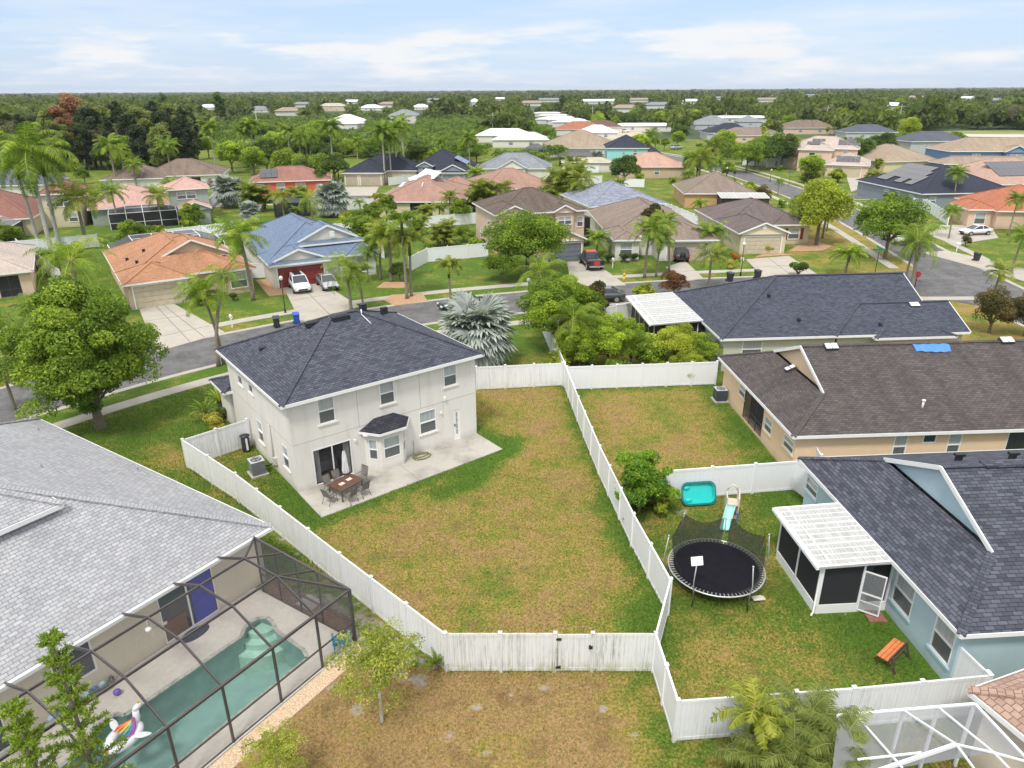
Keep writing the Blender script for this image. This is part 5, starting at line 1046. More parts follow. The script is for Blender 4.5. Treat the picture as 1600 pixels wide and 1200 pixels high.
house('white-walled house with brown hip roof and solar strips below the tall pines',(-84,166),14,[(0,18,0,15,2.8,.42,'x','h','h'),(-7,6,-4,10,2.8,.4,'y','h','h')],C_WHT,R_TAN,[wn(0,'S',11,13,.2,2.3,'dark')])
house('small house with slate-grey hip roof and white walls behind the royal palms',(-112,150),10,[(0,15,0,14,2.8,.4,'x','h','h')],C_WHT,SH('slate_grey',(.13,.14,.17)),[wn(0,'S',3,5)])
H16=house('red-orange house with maroon roof and white window bays',(-54.9,153.6),14,[(0,17,0,12,2.9,.42,'x','h','h'),(3,8,9,16,2.9,.42,'y','h','h')],C_RED,SH('russet',(.3,.15,.12)),[wn(0,'S',5.5,7.2,.5,2.4),wn(0,'S',9.4,11.4,.5,2.4),wn(0,'S',1.5,3,.5,2.4)])
panels(H16,2.2,1.2,3.5,3,[[0,1],[0,1],[0,1]],1.2,1.9,'S',.42)
house('cream house with black-blue roof and two beige garage doors at the driveway',(-39.3,171),-3,[(0,9.8,0,12,2.9,.5,'y','h','h'),(0,17,5,18,2.9,.5,'x','h','h')],C_CREAM,R_DK,[wn(0,'S',.8,3.6,0,2.4,'garage'),wn(0,'S',4.3,9,0,2.4,'garage')],gm=D_BEI)
H18=house('butter-yellow house with rosy tan roof patched with white underlayment',(-23.9,126),-2.5,[(0,16,0,19,2.7,.42,'y','h','h')],C_YEL,R_ROSY,[wn(0,'S',6.3,10.2,.1,2.4,'dark'),wn(0,'S',11.4,12.4)])
b=MB()
for q in (((665,264),(690,270),(678,281),(644,281)),((630,286),(662,286),(660,293),(622,293)),((637,279),(655,273),(664,279),(640,284))):
    fr=Fr((-23.9,126),-2.5); P_=[solve(fr,*p_,lambda u,v:min(2.7+.42*u,2.7+.42*v,9)) for p_ in q]; b.poly([(x,y,z+.16) for x,y,z in P_][::-1])
b.obj('roof_underlayment',plain('white_underlayment',(.62,.62,.64),.6),H18)
H19=house('blue-grey house with dark roof, white gables and a garage beyond the yellow house',(-25.2,176),-3,[(0,16,0,17,2.9,.5,'x','h','h'),(8.6,15.6,-5.5,6,2.9,.5,'y',('d',.6),'h'),(3.0,7,-1.6,4,4.0,.5,'y','g','h')],C_GRY,R_DK,[wn(1,'S',9.6,14.6,0,2.4,'garage'),wn(2,'S',4.4,5.7,2.9,3.6,'slit')],gm=C_GRY)
panels(H19,14.5,3,3.9,6,[[0,1]]*6,1.2,1.7,'E',.5)
house('house with rosy roof half hidden behind the brown-roofed peach house',(-6,139),20,[(0,17,0,15,2.8,.42,'x','h','h'),(-7,3,4,12,2.8,.4,'y','h','h')],C_TAN,R_ROSY,())
house('white house with silver-grey gable roof beyond the rosy roof',(-8,180),-3,[(0,18,0,13,2.8,.5,'x','h','h'),(5,12,-3,6,3.2,.55,'y','g','h')],C_WHT,R_SIL,[wn(1,'S',7,9.5,.8,2.4)])
house('white house with mottled blue-grey shingle roof behind the greige house',G(921,324,2.6),14,[(0,14,0,16,2.7,.42,'y','h','h')],C_WHT,R_GRY,[wn(0,'W',4,5)])
H23=house('amber stucco house with taupe hip roof and a white lanai awning',(31.8,134.2),-4,[(0,13.6,0,15,2.7,.42,'x','h','h')],C_ORG,R_TAUPE,[wn(0,'W',9,10.2)])
f23=Fr((31.8,134.2),-4)
pr23,_=porch('white awning over a dark screened lanai on the amber house',Fr(f23.w(6,.0)[:2],-94),-.2,4.0,0,8.6,2.75,2.35,ribs=3)
b=MB(); 
for v in (0.1,2.2,4.3,6.4,8.5): b.bar((3.8,v,0),(3.8,v,2.35),.08)
b.obj('porch_frame',ALU,pr23); b=MB(); b.poly([(3.8,.1,0),(3.8,8.5,0),(3.8,8.5,2.4),(3.8,.1,2.4)]); b.poly([(3.8,.1,0),(.4,.1,0),(.4,.1,2.6),(3.8,.1,2.4)]); b.obj('porch_screen',SCR_DARK,pr23)
house('tan house with long salmon hip roof below the aqua house',(26.5,182.2),-3,[(0,17,0,14,2.8,.42,'x','h','h')],C_TAN,SH('salmon',(.5,.32,.25),1.2),[wn(0,'S',9,10.2)])
H25=house('two-storey aqua house with black-blue hip roof',(26.4,207),-4,[(0,12,0,14,5.4,.45,'x','h','h'),(9,17,2,13,2.9,.5,'x','h','h')],C_TEAL,R_DK,[wn(0,'S',4.6,5.4,3.8,4.6),wn(0,'S',7.6,8.8,3.4,4.8),wn(0,'W',9,10,3,4.3)])
house('wide house with sandy brown hip roof behind the aqua house',(10,243),-4,[(0,26,0,24,2.9,.42,'x','h','h')],C_WHT,R_SAND,())
house('low cream pavilion roof between the screen cages and the palms',(13.5,197),-3,[(0,14,0,7,2.6,.3,'x','h','h')],C_WHT,SH('pale_straw',(.5,.46,.34),1.2),())
H28=house('two-storey blush house with pale roof, solar panels and arched entry at the corner',(75.5,203.5),-25,[(0,18,0,13,5.6,.42,'x','h','h'),(3,12,-6,3,5.58,.42,'y','h','h'),(10.5,21,-16,1,2.9,.4,'y','h','h')],C_PCH,R_PALE,[wn(2,'S',12.5,19,0,2.3,'garage'),wn(0,'S',14,15.2,3.3,5),wn(1,'S',6,7.5,3.4,4.8,'slit'),wn(1,'S',5.5,7.8,.1,2.7,'dark'),wn(0,'W',4,5,3,4),wn(0,'W',9,10,1,2)],gm=D_TAN)
panels(H28,12.5,1.8,6.3,5,[[0,1],[0,1],[0,1,2],[0,1],[0]],1.1,1.6,'S',.42); panels(H28,5,-3.6,6.7,4,[[0],[0,1],[0,1],[1]],1.1,1.6,'S',.42); panels(H28,13,-14.6,3.4,5,[[0,1]]*5,1.1,1.6,'S',.4)
H29=house('dark-roofed blue-grey house with a big block of solar panels',(73.9,130.9),5.5,[(0,19,0,22,2.8,.43,'y','h','h')],C_GRY,R_DK,[wn(0,'W',3,4.2,1,2.2),wn(0,'W',7,8.4,.9,2.3),wn(0,'W',10.5,12,1.2,2.2),wn(0,'S',2,3.2,.8,2.2)])
panels(H29,1.7,17.5,3.6,10,[[0,1,2,3]]*3+[[1,2,3]]*2+[[0,1,2,3]]*2+[[1,2,3],[0,1,2],[0,1]],1.15,1.75,'W',.43)
house('pale yellow house with taupe hip roof beyond the blush house',(96.5,191),12,[(0,17,0,20,2.8,.42,'y','h','h')],C_YEL,R_SAND,[wn(0,'W',4,6,.8,2.2),wn(0,'W',10,12,.8,2.2)])
house('two-storey light grey house with slate roof at the edge of the field',(121,226),6,[(0,20,0,12,5.4,.4,'x','h','h')],C_LG,SH('slate_two',(.1,.11,.14)),[wn(0,'S',5,6.2,3.5,4.5),wn(0,'S',11,12.5,3.3,4.7)])
house('two-storey blue house with rosy sand roof and white windows at the right edge',(112,190),-4,[(0,30,0,14,5.4,.42,'x','h','h'),(13,19,-1.5,4,5.4,.5,'y','g','h'),(-4,22,-6,2,2.8,.4,'x','h','h')],C_BLU,R_SAND,[wn(0,'S',6,8,3,4.8),wn(1,'S',14.5,17.5,3.1,4.8),wn(0,'S',24,26,3,4.6)])
H33=house('house with salmon roof and black solar pool-heater panels at the right edge',(92.5,143),8,[(0,24,0,20,2.8,.42,'x','h','h')],C_PCH,SH('salmon_two',(.46,.31,.24),1.2),())
panels(H33,5.5,2.8,4.0,9,[[0,1]]*9,1.35,2.9,'S',.42)
H34=house('blush house with terracotta roof and arched window behind the white saloon car',(71.7,113.2),-8,[(0,4.6,0,8,2.8,.45,'y','h','h'),(3.6,16,-1.2,14,2.8,.42,'x','h','h'),(8,16,-6,3,2.7,.42,'y','h','h')],C_PCH,R_TERRA,[wn(0,'S',1.4,3.0,.5,2.3),wn(2,'S',9,14,0,2.3,'garage')],gm=D_TAN)
pr29,_=porch('white flat patio roof over a shaded terrace beside the dark-roofed solar house',Fr((81,118.5),5.5),0,12,0,8,2.6,2.7,ribs=3)
b=MB()
for u in (.2,5.8,11.6): b.bar((u,.2,0),(u,.2,2.6),.1)
b.obj('porch_post',WALU,pr29)
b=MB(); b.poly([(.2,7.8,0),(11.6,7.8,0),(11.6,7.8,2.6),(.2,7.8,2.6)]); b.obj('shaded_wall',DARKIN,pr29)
# far houses: cluster top right of centre, white houses beyond the thicket
EXC=[]
def fh(label,px,py,z,w_,d,wall,roof,a=-4,two=False,pitch=.42,extra=()):
    EXC.append((px,py,w_,two))
    x,y=G(px,py,0); return house(label,(x,y),a,[(0,w_,0,d,5.3 if two else 2.9,pitch,'x','h','h')]+list(extra),wall,roof,[wn(0,'S',w_*.3,w_*.3+1.6,1,2.4),wn(0,'S',w_*.65,w_*.65+1.6,1,2.4)]+([wn(0,'S',w_*.45,w_*.45+1.6,3.6,4.8)] if two else []),caps=False)
fh('far house with silver-grey roof, left of the slate-roofed pair',1085,203,0,22,20,C_LG,R_SIL)
fh('far house with black-blue roof in front of the silver-grey one',1103,219,0,22,18,C_LG,R_DK)
fh('far two-storey grey house with small hip tower roof',1152,207,0,12,12,C_LG,R_SIL,two=True)
fh('far house with taupe hip roof right of the dark-roofed one',1130,224,0,26,14,C_PCH,R_TAUPE,a=3)
fh('far house with brown roof among trees left of the blush house',1222,210,0,26,16,C_PCH,R_TAN); fh('far house with slate roof among trees behind the blush house',1320,218,0,22,14,C_LG,SH('slate_three',(.1,.11,.15)))
fh('far white villa with white metal roof in the middle of the thicket',502,201,0,26,22,C_WHT,R_WHITE,extra=((14,24,-8,4,3,.3,'y','h','h'),)); fh('far pale villa with grey roof right of the white-roofed villa',607,193,0,20,16,C_WHT,R_SIL,two=True)
fh('far white house with low pale roof near the top of the thicket',560,173,0,26,16,C_WHT,R_WHITE); fh('far cream block house left of the pale roofs',497,174,0,30,14,C_CREAM,SH('pale_straw_two',(.5,.46,.36),1.2),two=True)
fh('far bungalow with white pyramid roof near two cypresses',641,172,0,22,16,C_WHT,R_WHITE); fh('far white tower house standing above the trees',728,166,0,22,22,C_WHT,R_WHITE,two=True)
fh('far low white building at the end of the thicket',742,223,0,24,12,C_WHT,R_WHITE); fh('far long white building right of the other low one',768,231,0,22,12,C_WHT,R_WHITE)
fh('far house with russet roof left of the sandy brown roof',868,212,0,24,16,C_WHT,SH('russet_two',(.36,.15,.09))); fh('far house with dark brown roof behind the sandy brown one',905,208,0,22,14,C_WHT,SH('cocoa',(.15,.09,.08)))
fh('far white-roofed house behind the sandy brown roof',902,218,0,18,14,C_WHT,R_WHITE)
for k,(px,py) in enumerate(((832,183),(840,187),(847,191),(855,195),(862,199),(836,194))):
    fh(['row-end white mobile home, farthest of its row','second mobile home of the far white row','third mobile home of the far white row','fourth mobile home of the far white row','nearest mobile home of the far white row','single mobile home left of the far white row'][k],px,py,0,24,9,C_WHT,R_WHITE,pitch=.2)
fh('far long white shed behind the street trees',955,206,0,34,12,C_WHT,R_WHITE,pitch=.2); fh('far white commercial building right of centre',1104,192,0,46,20,C_WHT,R_WHITE,pitch=.12); fh('far pale building by the left woods edge',305,172,0,30,16,C_WHT,R_WHITE); fh('far white bungalow right of the left woods',385,176,0,24,16,C_WHT,R_SIL)
# ================================================================ fences
g1='white vinyl fences round the brown backyard'; g2='white vinyl fences of the neighbouring yards'
fence('weathered white fence running diagonally between the brown yard and the pool cage',FL,V_MID,group=g1)
fence('short white fence wing from the side corner to the two-storey house',[FL[0],(-16.35,39.6)],V_MID,group=g1)
fence('algae-stained white fence across the front end of the brown yard, left of its gate',[FL[-1],(1.56,20.83)],V_DIRTY,group=g1,sp=2.1)
fence('stained white fence piece between the gate and the three-way corner',[(2.95,20.82),FR_[-1]],V_DIRTY,group=g1,sp=2.4)
gt=empty('fence_gate','stained white vinyl gate with black hinges and latch in the front fence','gate',(1.62,20.83,0),0)
b=MB(); b.box(.04,1.26,-.018,.018,.1,1.7); b.box(.02,1.28,-.03,.03,.06,.2); b.box(.02,1.28,-.035,.035,1.62,1.78); b.obj('panel',V_DIRTY,gt)
for z in (.25,1.6): b=MB(); b.box(-.03,.16,-.07,-.03,z-.05,z+.05); b.obj('hinge',VENT,gt)
b=MB(); b.box(1.2,1.34,-.09,-.03,1.15,1.3); b.obj('latch',VENT,gt)
fence('clean white fence along the right side of the brown yard',[FR_[0],FR_[1],FR_[2],FR_[3],FR_[4]],V_CLEAN,group=g1,lastpost=True)
fence('short white fence leg behind the trampoline running down to the three-way corner',[FR_[4],FR_[5]],V_CLEAN,group=g1,sp=3.4,lastpost=False)
fence('white fence leg from the three-way corner to the bottom corner',[FR_[5],(5.43,17.66)],V_CLEAN,group=g1,sp=1.6,lastpost=False)
fence('long white fence along the bottom of the trampoline yard',[(5.43,17.66),(11.47,18.15),(16.37,18.68)],V_MID,group=g2,sp=2.4)
fence('short white fence return at the corner of the pale blue house',[(16.37,18.8),(16.15,20.1)],V_CLEAN,group=g2,sp=1.5,lastpost=True)
fence('white fence behind the turquoise kiddie pool',[(5.95,32.65),(8.28,32.99),(15.5,33.95)],V_CLEAN,group=g2)
fence('short white fence joining the peach house and the pale blue house corner',[(15.5,33.95),(15.9,32.7)],V_CLEAN,group=g2,sp=1.4); fence('white fence stub between the peach and pale blue houses',[(17.0,34.6),(17.2,36.2)],V_CLEAN,group=g2,sp=1.8)
fence('white fence behind the air conditioner yard of the peach house',[(4.0,48.3),(15.2,49.15)],V_CLEAN,group=g2,sp=1.85)
fence('white fence from the two-storey house to the far corner of the brown yard',[(-2.6,48.35),(3.75,49.1)],V_MID,group=g1,sp=2.2)
fence('white fence from the pavement down to the far yard corner beside the shrubs',[(2.85,61.6),(3.9,49.25)],V_CLEAN,group=g2); fence('white street-side fence behind the magnolia and shrubs',[(2.95,61.7),(5.8,61.9),(11.9,65.4)],V_CLEAN,group=g2)
P_=lambda *q:[G(x,y) for x,y in q]
g3='white vinyl fences across the street'
fence('white fence behind the orange-roofed house running to the left edge',P_((-40,404),(0,400),(155,386)),V_CLEAN,group=g3); fence('stained white fence between the rose and orange roofs',P_((30,394),(98,446)),V_MID,group=g3)
fence('white fence behind the black pool cage of the orange-roofed house',P_((262,378),(365,366)),V_CLEAN,group=g3); fence('white fence between the orange and blue roofs',P_((318,372),(378,424)),V_CLEAN,group=g3)
fence('white fence wing left of the blue-roofed house',P_((383,436),(416,434)),V_CLEAN,group=g3); fence('long white fence below the butter-yellow house',P_((500,371),(575,364),(752,349)),V_CLEAN,group=g3)
fence('white fence at the pavement lawn right of the tall palms',P_((640,425),(668,410),(762,401)),V_CLEAN,group=g3); fence('white fence behind the lawn palms beside the blue roof',P_((566,392),(600,404)),V_CLEAN,group=g3)
fence('white fence beside the street behind the silver palm',P_((520,330),(584,326)),V_CLEAN,group=g3); fence('white fence between the mottled roof and the amber house',P_((1000,316),(1032,330),(1092,356)),V_CLEAN,group=g3)
fence('white fence right of the mottled blue-grey roof',P_((962,292),(1006,293)),V_CLEAN,group=g3); fence('white fence in front of the cream pavilion roof',P_((890,270),(935,270)),V_CLEAN,group=g3)
fence('white fence piece left of the mottled blue-grey roof',P_((902,288),(940,287)),V_CLEAN,group=g3); fence('white fence behind the grey-green house',P_((125,325),(165,320)),V_CLEAN,group=g3)
fence('white fence right of the grey-green house',P_((325,330),(352,300)),V_CLEAN,group=g3); fence('white fence below the pine woods',P_((295,290),(350,284)),V_CLEAN,group=g3)
fence('white fence beside the solar house towards the saloon car',P_((1425,325),(1445,328),(1480,352)),V_CLEAN,group=g3); fence('grey-white fence beyond the street trees left of the blush house',P_((1160,258),(1235,262)),V_MID,group=g3)
fence('white fence behind the cream garage house',P_((1048,350),(1090,357)),V_CLEAN,group=g3); fence('white fence left of the blue-black roof across the street',P_((608,290),(640,286)),V_CLEAN,group=g3)
# background cages
def cagebox(label,fr,u0,u1,v0,v1,h,hr,mat,wm,rm):
    r=empty('screen_cage',label,'screen enclosure',(fr.o[0],fr.o[1],0),fr.a); b=MB(); n=max(2,round((u1-u0)/2.4)); ui=[u0+(u1-u0)*i/n for i in range(n+1)]; m_=(v0+v1)/2; d=1.6
    for i,u in enumerate(ui):
        e=i in(0,n); z2=h if e else hr
        b.bar((u,v0,0),(u,v0,h),.09); b.bar((u,v0,h),(u if not e else u,v0+d,z2),.08); b.bar((u,v0+d,z2),(u,v1,z2),.08)
    for v,z in ((v0,h),(v0+d,hr),(m_,hr),(v1,hr)): b.bar((u0 if v==v0 else ui[1],v,z),(u1 if v==v0 else ui[-2],v,z),.08)
    b.bar((u0,v0,1),(u1,v0,1),.06); b.obj('cage_frame',mat,r)
    b=MB(); b.poly([(u0,v0,h),(u1,v0,h),(ui[-2],v0+d,hr),(ui[1],v0+d,hr)]); b.poly([(ui[1],v0+d,hr),(ui[-2],v0+d,hr),(ui[-2],v1,hr),(ui[1],v1,hr)]); b.poly([(u0,v0,h),(ui[1],v0+d,hr),(ui[1],v1,hr),(u0,v1,h)]); b.poly([(u1,v0,h),(u1,v1,h),(ui[-2],v1,hr),(ui[-2],v0+d,hr)]); b.obj('roof_screen',rm,r)
    b=MB(); b.poly([(u0,v0,0),(u1,v0,0),(u1,v0,h),(u0,v0,h)]); b.poly([(u0,v1,0),(u0,v0,0),(u0,v0,h),(u0,v1,h)]); b.poly([(u1,v0,0),(u1,v1,0),(u1,v1,h),(u1,v0,h)]); b.obj('wall_screen',wm,r)
SD=screenmat('smoky_screen',(.06,.065,.08),.8)
cagebox('dark screen cage with white ribs behind the orange-roofed house',Fr((-38.7,69.1),33),1.0,14.0,19.5,25.5,2.4,3.3,WALU,SCR_DARK,SD)
cagebox('white-framed screen cage before the maroon-roofed house at the left edge',Fr((-76.2,116.9),19),-13,-1,-12,-6.6,2.4,3.2,WALU,SCR_DARK,SCR_WHITE)
cagebox('grey screen lanai of the grey-green house with the pink roof',Fr((-57.8,122.3),27),-9,1,-3.5,1.3,2.5,3.0,WALU,SCR_DARK,SD)
cagebox('dark screen cage left of the aqua house',Fr((14,214),-4),0,11,0,8,2.7,3.8,ALU,SCR_DARK,SD); cagebox('far dark screen cage left of the sandy brown roof',Fr((4,236),-4),0,7,0,9,2.8,4.2,ALU,SCR_DARK,SD)
cagebox('small maroon-black screen cage below the red-orange house',Fr(G(430,340),14),0,6,0,5,2.4,3,ALU,SCR_DARK,SD)
cagebox('dark screened side lanai of the peach two-storey house',Fr(G(908,385),17),0,1.2,0,4,4,4.2,ALU,SCR_DARK,SD)
# sheds
def shed(label,px,py,w_,d,h,wall,roof,a=0,cat='shed'):
    x,y=G(px,py); house(label,(x,y),a,[(0,w_,0,d,h,.35,'x','g','g')],wall,roof,[(0,'S',w_*.35,w_*.35+.9,.05,1.9,'door')],name='shed',cat=cat,caps=False)
shed('white shed under the street trees left of the blush house',1195,262,7,4.5,2.5,C_WHT,R_SIL,a=-20)
# ================================================================ vehicles
TYRE=plain('tyre_rubber',(.02,.02,.02),.8); RIM=plain('alloy_rim',(.45,.46,.48),.3,metal=.7); LAMP=plain('headlamp_lens',(.7,.72,.75),.15); TAIL=plain('tail_lamp_lens',(.35,.02,.02),.3); CARG=glassmat('car_glass',(.03,.035,.045),.04)
def paint(n,c,metal=0): return plain(n+'_car_paint',c,.25,metal=metal,var=.03,coat=.8)
def car(label,p_rear,p_front,kind,col,name,cat,L_=None,group=None,off=(0,0)):
    a=G(*p_rear); b_=G(*p_front); an=math.degrees(math.atan2(b_[1]-a[1],b_[0]-a[0])); cx_,cy_=(a[0]+b_[0])/2+off[0],(a[1]+b_[1])/2+off[1]
    r=empty(name,label,cat,(cx_,cy_,.06),an,group)
    if kind=='suv': L,W,st=4.7,1.9,dict(belt=[(-2.35,.55),(-2.3,1.05),(-1.2,1.08),(.9,1.05),(1.1,1.02),(2.1,.86),(2.33,.62)],gh=(-2.2,-1.95,.15,1.15,1.05,1.68,.70))
    elif kind=='sedan': L,W,st=4.7,1.82,dict(belt=[(-2.35,.55),(-2.3,.95),(-1.5,.98),(.7,.93),(.95,.9),(2.1,.76),(2.33,.55)],gh=(-1.85,-1.0,.1,1.15,.93,1.43,.62))
    else: L,W,st=5.7,2.0,dict(belt=[(-2.85,.7),(-2.82,1.2),(-1,1.2),(1.1,1.2),(1.3,1.16),(2.6,1.08),(2.83,.8)],gh=(-.95,-.7,.75,1.35,1.2,1.88,.74))
    b=MB(); rings=[]; zs=.32 if kind!='pickup' else .5
    xs=[q[0] for q in st['belt']]
    for i,(x,zt) in enumerate(st['belt']):
        e=i in (0,len(xs)-1); w=W/2*(.80 if e else (.96 if i in (1,len(xs)-2) else 1.0)); z0=zs+.1 if e else zs
        zm=(z0+zt)/2; rings.append([(x,-w*.9,z0),(x,-w,zm),(x,-w*.93,zt-.05),(x,-w*.8,zt+.0),(x,0,zt+.03),(x,w*.8,zt),(x,w*.93,zt-.05),(x,w,zm),(x,w*.9,z0)])
    n=9; vs=[p for q in rings for p in q]; fs=[]
    for i in range(len(rings)-1):
        for k in range(n): fs.append((i*n+k,i*n+(k+1)%n,(i+1)*n+(k+1)%n,(i+1)*n+k))
    fs+= [tuple(range(n))[::-1],tuple(range((len(rings)-1)*n,len(rings)*n))]; b.add(vs,fs,sm=True)
    if kind=='pickup':
        for y in (-.93,.93): b.box(-2.8,-.98,y-.05,y+.05,1.15,1.27)
        b.box(-2.85,-2.78,-.9,.9,.75,1.27)
    b.obj('body',col,r)
    xr,xr2,xf2,xf,zb,zt,tw=st['gh']; wb=W/2*.86; g=MB(); B0=[(xr,-wb,zb-.02),(xf,-wb,zb-.02),(xf,wb,zb-.02),(xr,wb,zb-.02)]; T0=[(xr2,-tw,zt-.06),(xf2,-tw,zt-.06),(xf2,tw,zt-.06),(xr2,tw,zt-.06)]
    g.add(B0+T0,[(0,1,5,4),(1,2,6,5),(2,3,7,6),(3,0,4,7),(4,5,6,7)]); g.obj('windows',CARG,r)
    t=MB(); 
    t.add([(xr2-.03,-tw-.02,zt-.06),(xf2+.03,-tw-.02,zt-.06),(xf2+.03,tw+.02,zt-.06),(xr2-.03,tw+.02,zt-.06),(xr2+.1,-tw*.85,zt),(xf2-.15,-tw*.85,zt),(xf2-.15,tw*.85,zt),(xr2+.1,tw*.85,zt)],[(0,1,5,4),(1,2,6,5),(2,3,7,6),(3,0,4,7),(4,5,6,7)])
    for a_,c_ in zip(B0,T0): t.bar(a_,c_,.07)
    xm=(xr2+xf2)/2-.1
    for s in (-1,1): t.bar((xm,s*(wb+.005),zb),(xm,s*(tw+.005),zt-.06),.07)
    t.obj('roof',col,r)
    if kind=='suv' and 'panoramic' in label: q=MB(); q.box(xr2+.25,xf2-.1,-tw*.6,tw*.6,zt+.001,zt+.012); q.obj('sunroof',CARG,r)
    wr=.36 if kind!='pickup' else .43; wx=L*.31
    for x in (-wx,wx):
        for s in (-1,1):
            m_=MB(); c=(x,s*(W/2-.12),wr-.04); m_.tube([(x,s*(W/2-.24),wr-.04),(x,s*(W/2+.01),wr-.04)],wr,18,sm=False); w_=m_.obj('wheel',TYRE,r)
            q=MB(); q.tube([(x,s*(W/2-.0),wr-.04),(x,s*(W/2+.02),wr-.04)],wr*.62,14,sm=False); q.obj('rim',RIM,w_)
    xe=st['belt'][-1][0]; ze=st['belt'][-2][1]; xb=st['belt'][0][0]
    for s in (-1,1):
        q=MB(); q.box(xe-.2,xe-.02,s*W*.36-.18,s*W*.36+.18,ze-.22,ze-.07); q.obj('headlight',LAMP,r,bev=.02)
        q=MB(); q.box(xb-.0,xb+.1,s*W*.4-.1,s*W*.4+.1,st['belt'][1][1]-.35,st['belt'][1][1]-.05); q.obj('tail_light',TAIL,r)
    q=MB(); q.box(xe-.1,xe+.01,-.5,.5,.42,.6); q.obj('grille',VENT,r)
    return r
WP,SP,BP=paint('white',(.75,.76,.77)),paint('silver',(.42,.44,.47),.5),paint('black',(.015,.015,.018))
car('white estate car with panoramic glass roof on the left of the blue-roofed house driveway',(459,441),(479,466),'suv',WP,'parked_car','car')
car('silver saloon car beside the white one before the red garage door',(501,438),(524,461),'sedan',SP,'parked_car','car')
pk=car('black pickup truck with red roof panel and red tailgate patch before the grey garage',(938,430),(909,404),'pickup',BP,'pickup_truck','pickup truck')
rd=plain('red_panel',(.5,.04,.04),.4); b=MB(); b.box(-.6,.7,-.62,.62,1.885,1.93); b.obj('roof_panel',rd,pk); b=MB(); b.box(-2.9,-2.86,-.35,.35,.75,1.22); b.obj('tailgate_patch',rd,pk); b=MB(); b.box(-3.0,-2.84,-.9,.9,.5,.68); b.obj('bumper',RIM,pk)
jp=car('black off-road car with a spare wheel on its back in front of the greige house',(1069,414),(1051,396),'suv',BP,'parked_car','car'); b=MB(); b.tube([(-2.5,0,.95),(-2.33,0,.95)],.36,18); b.obj('spare_wheel',TYRE,jp)
car('black car parked on the street half hidden by the silver palm',(744,481),(697,486),'sedan',BP,'parked_car','car')
car('dark grey car on the street behind the magnolia and the garden shrubs',(962,470),(918,470),'sedan',paint('charcoal',(.07,.075,.085),.4),'parked_car','car')
car('white saloon car on the driveway of the terracotta-roofed house',(1545,366),(1500,368),'sedan',WP,'parked_car','car')
car('white pickup parked under the dark street oak near the junction',(1383,372),(1412,385),'pickup',WP,'pickup_truck','pickup truck')
car('small silver car at the kerb far up the road past the street trees',(1048,234),(1066,233),'suv',SP,'parked_car','car'); car('black car in the shade under the far street trees',(1126,247),(1150,245),'suv',BP,'parked_car','car')
car('far white car beside the sandy plot behind the street trees',(968,207),(985,207),'suv',WP,'parked_car','car'); car('far dark car left of the white one behind the street trees',(1000,206),(985,209),'suv',BP,'parked_car','car') if False else None
# ================================================================ street things
def bin_(label,px,py,col,a=20):
    x,y=G(px,py); r=empty('wheelie_bin',label,'wheelie bin',(x,y,.03),a); b=MB(); b.add([(-.24,-.26,.08),(.24,-.26,.08),(.24,.26,.08),(-.24,.26,.08),(-.3,-.34,.95),(.3,-.34,.95),(.3,.34,.95),(-.3,.34,.95)],[(3,2,1,0),(4,5,6,7),(0,1,5,4),(1,2,6,5),(2,3,7,6),(3,0,4,7)]); b.obj('body',col,r,bev=.03)
    b=MB(); b.add([(-.33,-.38,.95),(.33,-.38,.95),(.33,.38,.95),(-.33,.38,.95),(-.28,-.3,1.04),(.28,-.3,1.04),(.28,.34,1.08),(-.28,.34,1.08)],[(0,1,5,4),(1,2,6,5),(2,3,7,6),(3,0,4,7),(4,5,6,7)]); b.obj('lid',col,r)
    for s in (-1,1): b=MB(); b.tube([(s*.26,.3,.11),(s*.32,.3,.11)],.12,12); b.obj('wheel',TYRE,r)
BB=plain('black_plastic',(.03,.032,.035),.5); BLP=plain('blue_plastic',(.03,.08,.42),.45)
bin_('black wheelie bin on the verge left of the blue bin',433,512,BB); bin_('blue wheelie bin on the verge before the blue-roofed house',464,506,BLP); bin_('black wheelie bin behind the queen palm at the cream house kerb',1140,440,BB); bin_('black wheelie bin at the kerb before the cream garage driveway',1183,436,BB); bin_('black wheelie bin on the corner driveway at the right junction',1525,408,BB)
def lamp(label,px,py,top):
    x,y=G(px,py); h=height_at(x,y,top); r=empty('street_lamp',label,'street lamp',(x,y,0)); b=MB(); b.tube([(0,0,0),(0,0,.4),(0,0,.5),(0,0,h-.45)],[.1,.09,.055,.045],10); b.obj('pole',VENT,r); b=MB(); b.lathe([(.05,0),(.17,.12),(.19,.28),(.12,.42),(.03,.47)],(0,0,h-.47),14); b.obj('globe',plain('frosted_globe',(.7,.7,.68),.3),r); b=MB(); b.lathe([(.1,0),(.06,.06)],(0,0,h-.5),12); b.obj('collar',VENT,r)
lamp('black street lamp with white globe left of the blue-roofed house driveway',446,489,431); lamp('black street lamp beside the silver palm and the bright green tree',826,491,434); lamp('black street lamp before the cream garage house',1157,431,378); lamp('far street lamp beside the mailbox past the amber house',1134,284,261); lamp('far street lamp on the lawn of the blush corner house',1203,284,264)
